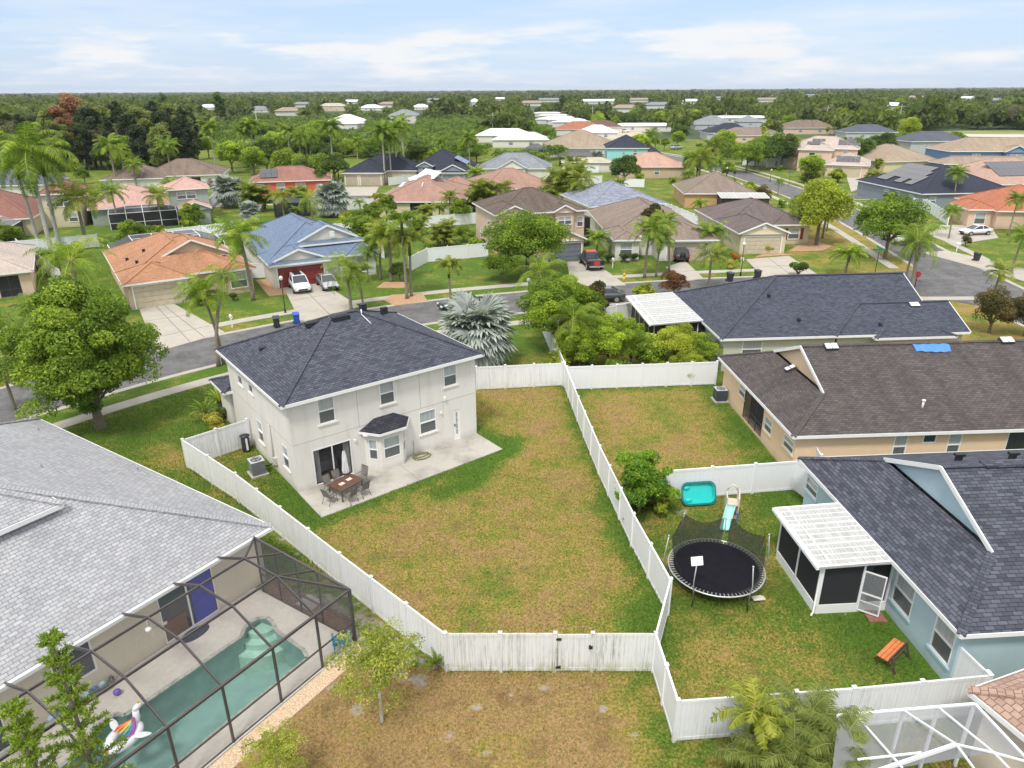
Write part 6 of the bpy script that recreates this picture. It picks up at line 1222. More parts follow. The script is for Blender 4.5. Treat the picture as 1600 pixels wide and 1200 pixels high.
def signpost(label,px,py,top,kind,name='street_sign',cat='street sign'):
    x,y=G(px,py); h=height_at(x,y,top); r=empty(name,label,cat,(x,y,0),0); b=MB(); b.tube([(0,0,0),(0,0,h)],.04,8); b.obj('pole',VENT,r); b=MB()
    if kind=='stop': b.add([(.38*math.cos(R(22.5+45*i)),d,h-.35+.38*math.sin(R(22.5+45*i))) for d in (-.06,-.04) for i in range(8)],[tuple(range(8)),tuple(range(15,7,-1))]+[(i,i+8,(i+1)%8+8,(i+1)%8) for i in range(8)]); b.obj('octagon_plate',rd if 'red' in label else VENT,r)
    else:
        gm=plain('green_sign',(.02,.22,.14),.5); b.box(-.75,.75,-.02,.02,h-.02,h+.2); b.obj('name_plate',gm,r); b=MB(); b.box(-.02,.02,-.7,.7,h+.22,h+.42); b.obj('name_plate',gm,r)
signpost('green street name sign on a black pole at the corner verge',1367,427,391,'name'); signpost('red stop sign under the drooping palm at the junction',1429,450,424,'stop','stop_sign','road sign'); signpost('stop sign seen from behind up the road past the amber house',1146,288,267,'stop','stop_sign','road sign'); signpost('far green street name sign on the lawn of the blush house',1232,290,270,'name')
def mailbox(label,px,py,a=0):
    x,y=G(px,py); r=empty('mailbox',label,'mailbox',(x,y,0),a); b=MB(); b.box(-.05,.05,-.05,.05,0,1.05); b.box(-.05,.05,-.35,.25,.95,1.03); b.obj('post',WHITE,r); b=MB(); b.box(-.1,.1,-.35,.2,1.03,1.18); b.tube([(0,-.35,1.18),(0,.2,1.18)],.1,12); b.obj('box',WHITE,r)
mailbox('white mailbox on the verge of the orange-roofed house',363,512,35); mailbox('white mailbox at the kerb before the white saloon car',1494,394,80); mailbox('white mailbox beside the black-lidded bin kerb of the cream house',1158,418,10); mailbox('white mailbox on the lawn right of the black pickup',957,419,10); mailbox('far white mailbox behind the amber house',1123,276)
x,y=G(975,436); hy=empty('fire_hydrant','yellow fire hydrant on the verge right of the black pickup','hydrant',(x,y,0)); b=MB(); b.lathe([(.16,0),(.16,.06),(.11,.08),(.11,.5),(.14,.52),(.13,.62),(.05,.72)],(0,0,0),14); b.obj('body',plain('yellow_paint',(.7,.48,.05),.5),hy); b=MB(); b.tube([(-.2,0,.42),(.2,0,.42)],.05,8); b.obj('nozzle',plain('yellow_paint',(.7,.48,.05),.5),hy)
# ================================================================ backyard things
def acunit(label,x,y,a,col,s=1):
    r=empty('air_conditioner',label,'air conditioner',(x,y,0),a); b=MB(); b.box(-.5,.5,-.5,.5,0,.09); b.obj('pad',CONC,r)
    b=MB(); b.box(-.37,.37,-.37,.37,.11,.9)
    for i in range(11):
        z=.16+i*.065
        for q in ((-.385,.385,-.385,-.37),(-.385,.385,.37,.385),(-.385,-.37,-.37,.37),(.37,.385,-.37,.37)): b.box(*q,z,z+.028)
    b.obj('cabinet',col,r); b=MB(); b.box(-.4,.4,-.4,.4,.9,.945); t=b.obj('top_panel',plain('pale_grey_metal',(.45,.46,.47),.5),r,bev=.02)
    b=MB(); b.lathe([(.31,0),(.29,.02),(.0,.02)],(0,0,.946),24); b.obj('fan_well',VENT,t); b=MB()
    for rr in (.08,.15,.22,.29): b.tube([(rr*math.cos(R(i*18)),rr*math.sin(R(i*18)),.985) for i in range(21)],.006,4)
    for i in range(5): b.add([(.05*math.cos(R(i*72)),.05*math.sin(R(i*72)),.975),(.26*math.cos(R(i*72-14)),.26*math.sin(R(i*72-14)),.972),(.26*math.cos(R(i*72+14)),.26*math.sin(R(i*72+14)),.978)],[(0,1,2)])
    b.obj('fan_grille',plain('pale_grey_metal',(.45,.46,.47),.5),t)
    b=MB(); b.tube([(.4,.2,.3),(.7,.25,.2),(.95,.25,.25)],.035,7); b.obj('refrigerant_pipe',VENT,r)
x,y,_=F1.w(-1.05,3.5); acunit('grey air conditioner with pale top on a concrete pad beside the two-storey house',x,y,35,plain('grey_metal',(.17,.18,.19),.5))
acunit('dark blue-grey air conditioner beside the peach house wall',14.75,46.2,4,plain('dark_bluegrey_metal',(.06,.075,.09),.5))
x,y,_=F1.w(-.62,6.75); r=empty('covered_grill','tall black covered tank with a white stripe against the side wall','grill',(x,y,0),37); b=MB(); b.lathe([(.24,0),(.25,.2),(.25,.85),(.2,1.05),(.1,1.13)],(0,0,0),18); b.obj('grill',plain('black_cover',(.03,.03,.032),.6),r); b=MB(); b.box(-.06,.06,-.27,-.245,.15,.95); b.obj('stripe',WHITE,r); b=MB(); b.lathe([(.3,0),(.3,.03)],(0,0,1.02),16); b.obj('rim',plain('black_cover',(.03,.03,.032),.6),r)  # covered barbecue grill, a smoker-like black cylinder with a white stripe
# patio set
BRZ=plain('bronze_chair_frame',(.10,.085,.075),.45,metal=.4); SLING=plain('taupe_sling',(.19,.17,.155),.8); TBL=plain('brown_table_slats',(.13,.065,.045),.5,var=.2,scale=6)
ta=37.3+16; tc_=F1.w(2.03,-1.76); t=empty('patio_table','brown rectangular patio table with two pale place mats','table',(tc_[0],tc_[1],.05),ta)
b=MB()
for i in range(9): y0=-.55+i*1.1/9; b.box(-.78,.78,y0+.008,y0+1.1/9-.008,.68,.71)
b.obj('tabletop',TBL,t); b=MB()
for q in ((-.8,.8,-.58,-.55),(-.8,.8,.55,.58),(-.8,-.77,-.55,.55),(.77,.8,-.55,.55)): b.box(*q,.67,.715)
b.obj('table_rim',BRZ,t)
for sx in (-1,1):
    for sy in (-1,1): b=MB(); b.bar((sx*.7,sy*.48,.68),(sx*.75,sy*.52,0),.045); b.obj('leg',BRZ,t)
Ft=Fr(tc_,ta)
for k,(u,v) in enumerate(((-.25,.02),(.32,.08))):
    p_=Ft.w(u,v); m_=empty('place_mat',['pale place mat on the left half of the patio table','pale place mat beside the middle of the patio table'][k],'place mat',(p_[0],p_[1],.765),ta); b=MB(); b.box(-.16,.16,-.12,.12,0,.008); b.obj('mat',plain('cream_mat',(.62,.56,.46),.8),m_)
def chair(label,u,v,a,high=False):
    p_=Ft.w(u,v); c=empty('patio_chair',label,'chair',(p_[0],p_[1],.05),ta+a,'sling chairs round the patio table'); hb=1.05 if high else .92
    b=MB(); b.add([(-.22,-.24,.42),(.22,-.24,.44),(.22,.22,.42),(-.22,.22,.40),(-.22,0,.385),(.22,0,.39)],[(0,1,5,4),(4,5,2,3)]); b.obj('seat',SLING,c)
    b=MB(); b.add([(-.22,.22,.42),(.22,.22,.42),(.22,.36,hb),(-.22,.36,hb)],[(0,1,2,3)]); b.obj('backrest',SLING,c)
    b=MB()
    for s in (-1,1): b.tube([(s*.25,-.25,.43),(s*.25,.2,.41),(s*.25,.36,hb+.01)],.014,6); b.tube([(s*.27,-.22,.62),(s*.27,.1,.63),(s*.26,.26,.64)],.016,6)
    b.tube([(-.25,.36,hb+.01),(.25,.36,hb+.01)],.014,6); b.obj('frame',BRZ,c)
    for s in (-1,1):
        b=MB(); b.tube([(s*.27,-.22,.62),(s*.27,-.28,0)],.014,6); b.obj('leg',BRZ,c); b=MB(); b.tube([(s*.26,.12,.41),(s*.26,.34,0)],.014,6); b.obj('leg',BRZ,c)
chair('sling chair left of the two on the lawn side of the patio table',-.45,-.85,180); chair('sling chair right of the two on the lawn side of the patio table',.42,-.88,176); chair('sling chair at the left end of the patio table',-1.15,.0,95); chair('high-backed sling chair at the right end of the patio table',1.15,.05,-88,True); chair('sling chair on the house side of the patio table, nearer the curtain',-.35,.88,2); chair('sling chair on the house side of the patio table beside the umbrella',.3,.9,-4)
p_=F1.w(2.42,-1.0); u_=empty('closed_umbrella','closed white patio umbrella beside the sliding glass door','umbrella',(p_[0],p_[1],.05)); b=MB(); b.tube([(0,0,0),(0,0,2.25)],.022,8); b.obj('pole',BRZ,u_); b=MB(); n=20
prof_=[(.06,2.2),(.12,1.9),(.15,1.5),(.2,1.0),(.19,.85)]; vs=[];fs=[]
for r__,z in prof_:
    for k in range(n): q=r__*(1 if k%2 else .68); vs.append((q*math.cos(2*pi*k/n),q*math.sin(2*pi*k/n),z))
for i in range(len(prof_)-1):
    for k in range(n): fs.append((i*n+k,i*n+(k+1)%n,(i+1)*n+(k+1)%n,(i+1)*n+k))
b.add(vs,fs); b.obj('canopy',plain('white_canvas',(.66,.66,.66),.8),u_); b=MB(); b.lathe([(.24,0),(.22,.06),(.05,.1)],(0,0,0),16); b.obj('base',VENT,u_)
b=MB(); hc=F1.w(7.45,-.62); pts=[]; rg=random.Random(4)
for i in range(150): a=i*.24; k=.36+.12*math.sin(i*.11)+.08*math.sin(i*.37); pts.append((k*1.35*math.cos(a)+.04*math.sin(i),k*math.sin(a)*.8,.02+.0006*i))
b.tube(pts,.018,5); b.tube([(-.2,.55,.9),(-.2,.5,.5),(-.3,.4,.05),(-.3,.2,.03)],.018,5); hs=b.obj('garden_hose',plain('olive_hose',(.22,.22,.09),.5)); hs.location=(hc[0],hc[1],.055); hs.rotation_euler=(0,0,R(37)); tag(hs,'olive garden hose coiled loosely on the patio beside the bay window','hose')
# trampoline
tcx,tcy=9.02,26.05; r=empty('trampoline','large round black trampoline with a sagging safety net in the side yard','trampoline',(tcx,tcy,0)); RT=2.08; TR=plain('galvanised_tube',(.52,.53,.55),.4,metal=.5)
b=MB(); b.tube([(RT*math.cos(R(i*7.5)),RT*math.sin(R(i*7.5)),.88) for i in range(49)],.035,8,cap=False); b.obj('frame_ring',TR,r)
b=MB(); n=48; vs=[(0,0,.83)]+[(q*math.cos(R(i*7.5)),q*math.sin(R(i*7.5)),z) for q,z in ((1.0,.85),(1.84,.885)) for i in range(n)]
b.add(vs,[(0,1+i,1+(i+1)%n) for i in range(n)]+[(1+i,1+n+i,1+n+(i+1)%n,1+(i+1)%n) for i in range(n)],sm=True); b.obj('mat',plain('black_mat',(.010,.010,.014),.95,var=.2,spec=.1),r)
b=MB()
for i in range(72): a=2*pi*i/72; b.bar((1.86*math.cos(a),1.86*math.sin(a),.885),(2.04*math.cos(a),2.04*math.sin(a),.885),.035,.02)
b.obj('springs',TR,r)
b=MB(); b.add([(q*math.cos(R(i*7.5)),q*math.sin(R(i*7.5)),.878) for q in (1.84,1.93) for i in range(n)],[(i,n+i,n+(i+1)%n,(i+1)%n) for i in range(n)]); b.obj('spring_pad',plain('black_pad',(.025,.025,.028),.6),r)
PA=[178,122,66,3,-66,-130]
for a in [178,150,122,94,66,35,3,-32,-66,-98,-130,-156][::2]:
    ca,sa=math.cos(R(a)),math.sin(R(a)); b=MB(); b.tube([(RT*ca,RT*sa,.86),((RT+.08)*ca,(RT+.08)*sa,.0)],.026,7); b.obj('leg',VENT,r)
PT_={}
for a in PA:
    if a==66: h=2.1
    else: h=2.45 if a in (178,122,3) else 2.3
    ca,sa=math.cos(R(a)),math.sin(R(a)); b=MB(); k=.12 if a in (178,3) else .05; b.tube([((RT+.05)*ca,(RT+.05)*sa,.35),((RT+.12+k)*ca,(RT+.12+k)*sa,1.4),((RT+k)*ca,(RT+k)*sa,h)],.024,7); b.ell(((RT+k)*ca,(RT+k)*sa,h),(.045,.045,.06),8,6); b.obj('net_pole',TR,r); PT_[a]=((RT+k)*ca,(RT+k)*sa,h)
NET=screenmat('black_net',(.025,.025,.025),.74)
def netseg(a0,a1,h0,h1,sag,i0=0,i1=12):
    b=MB(); n=12; vs=[];fs=[]; js=6
    for i in range(i0,i1+1):
        t=i/n; a=R(a0+(a1-a0)*t); rr=RT*(1-.07*math.sin(pi*t)); zt=h0+(h1-h0)*t-sag*math.sin(pi*t)
        for j in range(js+1): s=j/js; q=(RT-.28)*(1-s)+rr*s; vs.append((q*math.cos(a),q*math.sin(a),.9+(zt-.9)*s))
    m_=i1-i0
    for i in range(m_):
        for j in range(js): k=i*(js+1)+j; fs.append((k,k+js+1,k+js+2,k+1))
    b.add(vs,fs,sm=True); b.obj('safety_net',NET,r)
netseg(178,122,2.35,2.45,.25); netseg(122,68,2.45,2.15,.4,0,12); netseg(60,3,2.2,2.38,.3); netseg(178,230,2.2,1.15,.35); netseg(3,-66,2.2,1.1,.6); netseg(-66,-130,1.1,1.15,.12); 
p_=PT_[-130]; b=MB(); b.box(-.26,.26,-.02,.02,-.18,.2); o=b.obj('basketball_board',WHITE,r,bev=.05); o.location=(p_[0],p_[1]+.02,p_[2]+.05); o.rotation_euler=(R(-25),0,R(8)); b=MB(); b.tube([(.14*math.cos(R(i*30)),.16+.14*math.sin(R(i*30)),-.08) for i in range(13)],.012,5,cap=False); b.obj('hoop',plain('white_hoop',(.7,.7,.7),.5),o)
b=MB(); b.prism([(-.3,-.12),(.3,-.16),(.34,.05),(.2,.18),(-.25,.16)],0,.06); sp_=b.obj('step_stool_top',plain('pale_plastic',(.62,.58,.5),.6),None,bev=.03); x,y=G(1184,938); sp_.location=(x,y,.08); sp_.rotation_euler=(0,.1,.3); sp_.name='foam_pad'; tag(sp_,'small pale foam pad lying beside the trampoline leg','pad')
# plastic paddling pool leaning on the fence
r=empty('paddling_pool','turquoise rounded paddling pool leaning against the white fence','paddling pool',(9.9,32.45,0),6); TQ=plain('turquoise_plastic',(.02,.52,.50),.35,var=.05); TQD=plain('dark_teal_plastic',(.01,.16,.17),.4)
def rrect(w,h,rad,n=8): 
    o=[]
    for cx_,cy_,a0 in ((w-rad,h-rad,0),(-w+rad,h-rad,90),(-w+rad,-h+rad,180),(w-rad,-h+rad,270)): o+=[(cx_+rad*math.cos(R(a0+90*i/n)),cy_+rad*math.sin(R(a0+90*i/n))) for i in range(n+1)]
    return o
O1=rrect(.95,.62,.38);O2=rrect(.86,.53,.33);O3=rrect(.80,.47,.3); n=len(O1)
b=MB(); b.add([(q[0],q[1],.0) for q in O1]+[(q[0],q[1],.03) for q in O1]+[(q[0],q[1],.03) for q in O2]+[(q[0],q[1],-.26) for q in O3],[(i,(i+1)%n,(i+1)%n+n,i+n) for i in range(n)]+[(n+i,n+(i+1)%n,2*n+(i+1)%n,2*n+i) for i in range(n)],sm=False)
o=b.obj('rim',TQD,r); o.location=(0,.15,.66); o.rotation_euler=(R(64),0,0)
b=MB(); b.add([(q[0],q[1],.02) for q in O2]+[(q[0],q[1],-.22) for q in O3],[(i,(i+1)%n,(i+1)%n+n,i+n) for i in range(n)]+[tuple(range(n,2*n))]); b.ell((-.6,.3,-.2),(.2,.14,.1)); b.ell((-.5,-.35,-.2),(.2,.12,.1)); o2=b.obj('basin',TQ,r); o2.location=(0,.15,.66); o2.rotation_euler=(R(64),0,0)
# toddler slide
x,y=G(1140,806); r=empty('play_slide','faded cream toddler play tower with a pale turquoise slide','slide',(x,y,0),-12); CRM=plain('cream_plastic',(.6,.52,.44),.5,var=.12); PTQ=plain('pale_turquoise_plastic',(.30,.60,.56),.45,var=.1); PNK=plain('faded_pink_plastic',(.6,.25,.22),.5); BPL=plain('blue_plastic_leg',(.03,.2,.5),.5)
b=MB(); b.box(-.28,-.22,-.3,.5,0,1.25)
for z in (.12,.35,.58,.81,1.02): b.box(.30,.36,-.38,.42,z,z+.13)
b.box(.3,.36,-.42,-.3,0,1.3); b.box(.3,.36,.36,.48,0,1.3); b.add([(.3,-.42,1.3),(.36,-.42,1.3),(.36,.48,1.3),(.3,.48,1.3),(.3,.03,1.62),(.36,.03,1.62)],[(0,1,5,4),(2,3,4,5),(0,4,3),(1,2,5)]); b.box(-.24,.34,-.3,.4,.78,.84); b.obj('tower',CRM,r,bev=.02)
b=MB(); b.tube([(-.25,.45,1.2),(-.1,.45,1.5),(.05,.45,1.6),(.2,.45,1.5),(.33,.45,1.3)],.04,8); b.obj('arch',CRM,r); b=MB(); b.box(-.2,.3,-.46,-.4,.12,.3); b.obj('panel',PNK,r); b=MB(); b.box(.28,.36,-.5,-.42,0,.5); b.obj('foot',BPL,r)
b=MB(); sl=[(-.02,-.3,.84),(-.1,-.6,.68),(-.22,-1.0,.38),(-.32,-1.35,.16),(-.38,-1.6,.12)]; vs=[];fs=[]
for p in sl:
    for dx,dz in ((-.24,.14),(-.2,.0),(.2,.0),(.24,.14)): vs.append((p[0]+dx,p[1],p[2]+dz))
for i in range(len(sl)-1):
    for k in range(3): a=i*4+k; fs.append((a,a+1,a+5,a+4))
b.add(vs,fs,sm=True); o=b.obj('slide_chute',PTQ,r); md=o.modifiers.new('s','SOLIDIFY'); md.thickness=.03
# orange folding bench
p_=F3.w(-.9,1.8); r=empty('garden_bench','orange-seated garden bench with dark legs by the pale blue house','bench',(p_[0],p_[1],0),3.8+35+180); ORW=plain('orange_boards',(.62,.19,.06),.6,var=.2,scale=5); DKW=plain('dark_timber',(.09,.06,.045),.8)
b=MB()
for i in range(3): b.box(-.72,.72,-.32+i*.15,-.19+i*.15,.44,.48)
b.obj('seat',ORW,r)
b=MB(); b.bar((-.72,.17,.62),(.78,.17,.62),.04,.13); b.bar((-.72,.2,.45),(.78,.2,.45),.05,.05); b.obj('backrest',DKW,r)
for x in (-.6,.62):
    b=MB(); b.bar((x,-.3,.44),(x,-.28,0),.05); b.obj('leg',DKW,r); b=MB(); b.bar((x,.17,.66),(x,.4,0),.06,.06); b.bar((x,-.3,.42),(x,.22,.42),.05); b.obj('leg',DKW,r)
# pool-side things
p_=G(535,1015); r=empty('garden_armchair','blue plastic garden armchair in the pool cage corner','chair',(p_[0],p_[1],.05),200); BLC=plain('teal_blue_plastic',(.03,.22,.36),.4)
b=MB(); b.box(-.25,.25,-.28,.22,.36,.40); b.obj('seat',BLC,r,bev=.02); b=MB()
for i in range(5): x=-.22+i*.11; b.bar((x,.2,.38),(x*1.15,.42,.92),.085,.02)
b.bar((-.28,.42,.93),(.28,.42,.93),.04,.06); b.obj('backrest',BLC,r)
for s in (-1,1):
    b=MB(); b.box(s*.31-.045,s*.31+.045,-.3,.3,.58,.61); b.obj('armrest',BLC,r)
    for y in (-.27,.24): b=MB(); b.bar((s*.29,y,.58),(s*.31,y*1.1,0),.05,.06); b.obj('leg',BLC,r)
def on2(px,py,z=.055): x,y=G(px,py,z); return x,y
x,y=on2(305,990); b=MB(); b.prism([(.62*math.cos(R(i*12)),.33*math.sin(R(i*12))) for i in range(30)],0,.02); o=b.obj('door_mat',plain('navy_mat',(.03,.03,.06),.9)); o.location=(x,y,.052); o.rotation_euler=(0,0,R(56)); tag(o,'oval navy door mat on the pool deck before the sliding doors','door mat')
x,y=G(232,984,2.35); r=empty('ceiling_fan','ceiling fan with pale blades hanging under the lanai edge','ceiling fan',(x,y,2.35)); b=MB(); b.lathe([(.1,-.08),(.11,.05),(.03,.1)],(0,0,0),14); b.tube([(0,0,.05),(0,0,.5)],.015,6); b.obj('motor',WHITE,r)
for i in range(5): b=MB(); a=i*72+35; b.add([(.12*math.cos(R(a-12)),.12*math.sin(R(a-12)),0),(.62*math.cos(R(a-7)),.62*math.sin(R(a-7)),0),(.66*math.cos(R(a+7)),.66*math.sin(R(a+7)),.03),(.12*math.cos(R(a+12)),.12*math.sin(R(a+12)),.02)],[(0,1,2,3)]); b.obj('blade',plain('weathered_blade',(.2,.18,.15),.7),r)
# pool float: white winged ring with rainbow mane
x,y=G(193,1150,.1); r=empty('pool_float','inflatable white winged pool float with rainbow mane and tail','pool float',(x,y,-.06),-20); r.scale=(.8,.8,.8); W_=plain('white_vinyl_float',(.78,.78,.8),.3,var=.03)
b=MB(); nn=28; vs=[];fs=[]
for i in range(nn):
    a=2*pi*i/nn
    for k in range(10): t=2*pi*k/10; q=.46+.2*math.cos(t); vs.append((1.0*q*math.cos(a),1.35*q*math.sin(a),.16+.18*math.sin(t)))
for i in range(nn):
    for k in range(10): fs.append((i*10+k,((i+1)%nn)*10+k,((i+1)%nn)*10+(k+1)%10,i*10+(k+1)%10))
b.add(vs,fs,sm=True); b.obj('ring',W_,r); b=MB(); b.tube([(0,.62,.2),(0,.78,.55),(0,.8,.85)],[.2,.15,.13],12); b.ell((0,.92,.95),(.13,.24,.14)); b.obj('neck_and_head',W_,r)
for s in (-1,1): b=MB(); b.ell((s*.78,.25,.3),(.38,.16,.05),rot=s*.5); b.ell((s*.98,.33,.32),(.2,.1,.04),rot=s*.7); b.obj('wing',W_,r)
cols=[(.75,.08,.05),(.8,.3,.03),(.8,.6,.06),(.1,.45,.3),(.1,.2,.6),(.4,.05,.3)]
for i,c in enumerate(cols):
    b=MB(); a=-60+i*24; b.tube([(.0,.6,.5+.03*i),(.28*math.sin(R(a)),.42,.42),(.5*math.sin(R(a)),.12,.37),(.42*math.sin(R(a*1.2)),-.08,.37)],[.06,.065,.05,.02],7); b.obj('mane_strand',plain('float_colour_%d'%i,c,.35,var=.03),r)
    b=MB(); b.tube([(0,-.75-.1*i,.25),(0,-.85-.1*i,.22)],[.1-.004*i,.1-.008*i],8) if i<5 else b.ell((0,-1.3,.2),(.07,.1,.07)); b.obj('tail_band',plain('float_colour_%d'%i,c,.35,var=.03),r)
b=MB(); b.tube([(0,1.0,1.05),(0,1.06,1.3)],[.045,.008],8); b.obj('horn',plain('float_colour_2',(.8,.6,.06),.35),r)
x,y=on2(115,1092); r=empty('inflatable_lounger','blue and white patterned inflatable lounger lying by the pool','inflatable lounger',(x,y,.1),56); 
for i in range(7): b=MB(); b.tube([(-.9+i*.3,-.38,.06),(-.9+i*.3,.38,.06)],.14,10); b.obj('air_tube',plain('blue_float',(.05,.22,.6),.35) if i%2 else plain('pale_blue_float',(.5,.65,.78),.35),r)
x,y=on2(125,1080); r2=copy_tree(r,(x,y,.32),35,'second blue inflatable lounger stacked behind near the pool hose') if False else None
b=MB(); pts=[(.55*math.cos(i*.3)*(1+.2*math.sin(i*.21)),.42*math.sin(i*.3)*(1+.2*math.cos(i*.17)),.03+.002*i) for i in range(110)]; b.tube(pts,.022,5); o=b.obj('pool_hose',plain('grey_hose',(.12,.12,.125),.5)); x,y=on2(152,1072); o.location=(x,y,.06); tag(o,'dark grey vacuum hose in loops by the lanai wall','hose')
b=MB(); b.ell((0,0,.12),(.14,.14,.12),12,8); o=b.obj('toy_ball',plain('purple_plastic',(.12,.06,.35),.4)); x,y=on2(184,1085); o.location=(x,y,.055); tag(o,'small purple ball on the pool deck above the float','ball')
b=MB(); b.tube([(0,0,0),(.25,.0,.25),(.5,.05,.1),(.62,.0,0)],.03,7); 
# power poles and wires
WIR=plain('wire',(.12,.12,.12),.6); PW=plain('weathered_pole',(.42,.39,.35),.8)
PP=[]
for k,(px,py,top,lb) in enumerate(((406,226,170,'power pole left of the white-roofed villa'),(770,214,176,'power pole above the thicket end'),(925,198,166,'power pole between the mobile homes and the street trees'),(1132,205,176,'power pole behind the silver-grey roofs'),(1288,206,165,'pale power pole behind the blush house'),(1402,204,163,'pale power pole near the field, right of the tall fan palms'))):
    x,y=G(px,py); h=height_at(x,y,top); r=empty('power_pole',lb,'power pole',(x,y,0)); b=MB(); b.tube([(0,0,0),(0,0,h)],[.2,.13],8); b.obj('pole',PW,r); b=MB(); b.box(-1.6,1.6,-.08,.08,h-1.2,h-1.0); b.obj('crossarm',PW,r); PP.append(Vector((x,y,h-1)))
wl_=[Vector((-210,PP[0].y+10,PP[0].z))]+PP+[Vector((300,PP[-1].y,PP[-1].z))]
b=MB()
for dz in (0,-1.2):
    for p,q in zip(wl_,wl_[1:]):
        pts=[tuple(p.lerp(q,i/14)+Vector((0,0,dz-2.2*math.sin(pi*i/14)))) for i in range(15)]; b.tube(pts,.035,4,cap=False)
o=b.obj('power_lines',WIR); tag(o,'thin sagging power lines strung between the far poles','power line')
# ================================================================ near trees and plants
broad('big_oak',9.2,4.6,4.3,105000,.105,'oak',60,nl=130,trunk_r=.3,lobe=(.11,.21),nb=18,shape='col',fill=.2)
broad('spread_oak',8.5,6.2,3.3,62000,.17,'oak',61,nl=130,trunk_r=.3,lobe=(.2,.3),nb=16)
broad('thin_lime',4.4,2.1,1.5,7600,.068,'glow',62,nl=60,trunk_r=.07,lobe=(.13,.26),nb=14,bark=ROYALB)
broad('citrus',5,3.0,2.2,38000,.085,'mid',63,nl=70,trunk_r=.1,lobe=(.14,.26),nb=10)
broad('citrus_b',4.2,2.7,1.9,34000,.085,'lime',64,nl=64,trunk_r=.09,lobe=(.2,.3),nb=10)
broad('big_bush',3.6,1.75,1.75,24000,.085,'vivid',65,nl=80,fill=.25,lobe=(.13,.24),shape='wild',nb=12)
broad('redgreen',5.2,2.3,2.3,14000,.12,'redol',66,nl=34,nb=10); broad('small_red',.9,.35,.42,900,.07,'red',67,nl=8)
fanpalm('silver_a',2.4,64,1.15,1.35,'silver',70,tr=.33,segs=26,e=(1.15,-.7),skirt=3)
palm('queen_big',4.6,20,3.6,.75,.045,1.2,'palm',71,lean=.3,tr=.17,nl=34,droop=1.9); palm('queen_l',7.4,16,2.6,.55,.045,1.0,'palm',72,lean=1.6,tr=.15,nl=30,droop=2.1)
LM['areca']=leafmat('areca_fronds',(.11,.15,.03),(.27,.31,.07),(.5,.46,.13))
palm('areca_big',2.2,13,2.4,.5,.05,.35,'areca',73,tr=.05,tilt=.5,droop=1.7,nl=28,e=(1.4,.2),stems=[(random.uniform(-1.3,1.3),random.uniform(-1.0,1.0),random.uniform(.8,2.9),random.uniform(.2,.9)) for _ in range(15)])
x,y=G(145,668); tree('big_oak',x+.5,y,'big round dark green oak on the front lawn left of the two-storey house',h=height_at(x,y,428)*1.0,a=20)
# Norfolk pine
def norfolk(label,px,py,h,seed,wh=13,r0=1.5):
    rg=random.Random(seed); x,y=G(px,py); r=empty('norfolk_pine',label,'tree',(x,y,0)); t=MB(); t.tube([(0,0,-.1),(0,0,h*.5),(0,0,h)],[.09,.06,.02],8); t.obj('trunk',BARK,r); V=[];F=[];Rn=[]; b=MB(); g=np.random.default_rng(seed)
    for k in range(wh):
        z=h*(.12+.86*k/(wh-1)); L=r0*(1-.75*(k/(wh-1)))*rg.uniform(.85,1.1); nb=5
        for j in range(nb):
            a=k*.55+j*2*pi/nb+rg.uniform(-.15,.15); n=14; pts=[]
            for i in range(n+1): s=i/n; pts.append(np.array([L*s*math.cos(a),L*s*math.sin(a),z+L*(.02*s+.28*s*s)]))
            b.tube([tuple(p) for p in pts[::3]],[.022,.018,.014,.01,.006][:len(pts[::3])],5)
            for i in range(2,n+1):
                for q in range(9):
                    c=pts[i]+g.normal(size=3)*np.array([.035,.035,.03]); d=pts[i]-pts[i-1]; d/=np.linalg.norm(d); sd=g.normal(size=3)*.75+d*.5+np.array([0,0,.45]); sd/=np.linalg.norm(sd); l=.2*rg.uniform(.6,1.2)*(1-.45*i/n); w_=np.cross(sd,g.normal(size=3)); w_/=np.linalg.norm(w_); k0=len(V); V+=[c-w_*.018,c+w_*.018,c+sd*l+w_*.012,c+sd*l-w_*.012]; F.append((k0,k0+1,k0+2,k0+3)); Rn.append(np.clip(rg.gauss(.6,.25),0,1))
    b.obj('branches',barkmat('brown_branch',(.25,.17,.1)),r); inst(npmesh('needles',np.array(V),np.array(F),LM['norf'],Rn),'needles',r)
x,y=G(108,1285); norfolk('young norfolk pine with tiered branches in front of the pool cage',172,1285,height_at(*G(172,1285),995),3,wh=11,r0=1.12)
norfolk('bushy norfolk pine cut off by the bottom left corner',95,1310,height_at(*G(95,1310),1105),5,wh=9,r0=1.2)
TP('thin_lime',597,1128,992,'thin lime-green young tree on the dry lawn by the pool cage',a=70)
x,y=G(443,1240); tree('thin_lime',x,y,'yellow-green young shrub at the bottom edge beside the gravel strip',h=2.5,name='bush')
x,y=G(1252,1240); tree('areca_big',x,y,'big yellow-green areca palm clump in front of the bottom fence',sc=.78,a=15)
x,y=G(1165,1225); tree('foxtail_b',x,y,'young golden palm left of the big areca clump',sc=.72)
x,y=G(681,1046); tree('tuft_a',x,y,'spiky green plant at the foot of the stained corner post',sc=.9)
x,y=G(998,800); tree('big_bush',x,y,'big bright green bush leaning over the side fence by the paddling pool',h=height_at(x,y,704)); x,y=G(1028,792); tree('shrub_y',x,y,'paler low shrub right of the big bright bush at the fence',h=1.5)
x,y=G(978,822); tree('small_red',x,y,'small dried red-brown shrub on the yard side of the fence',sc=.95,name='shrub')
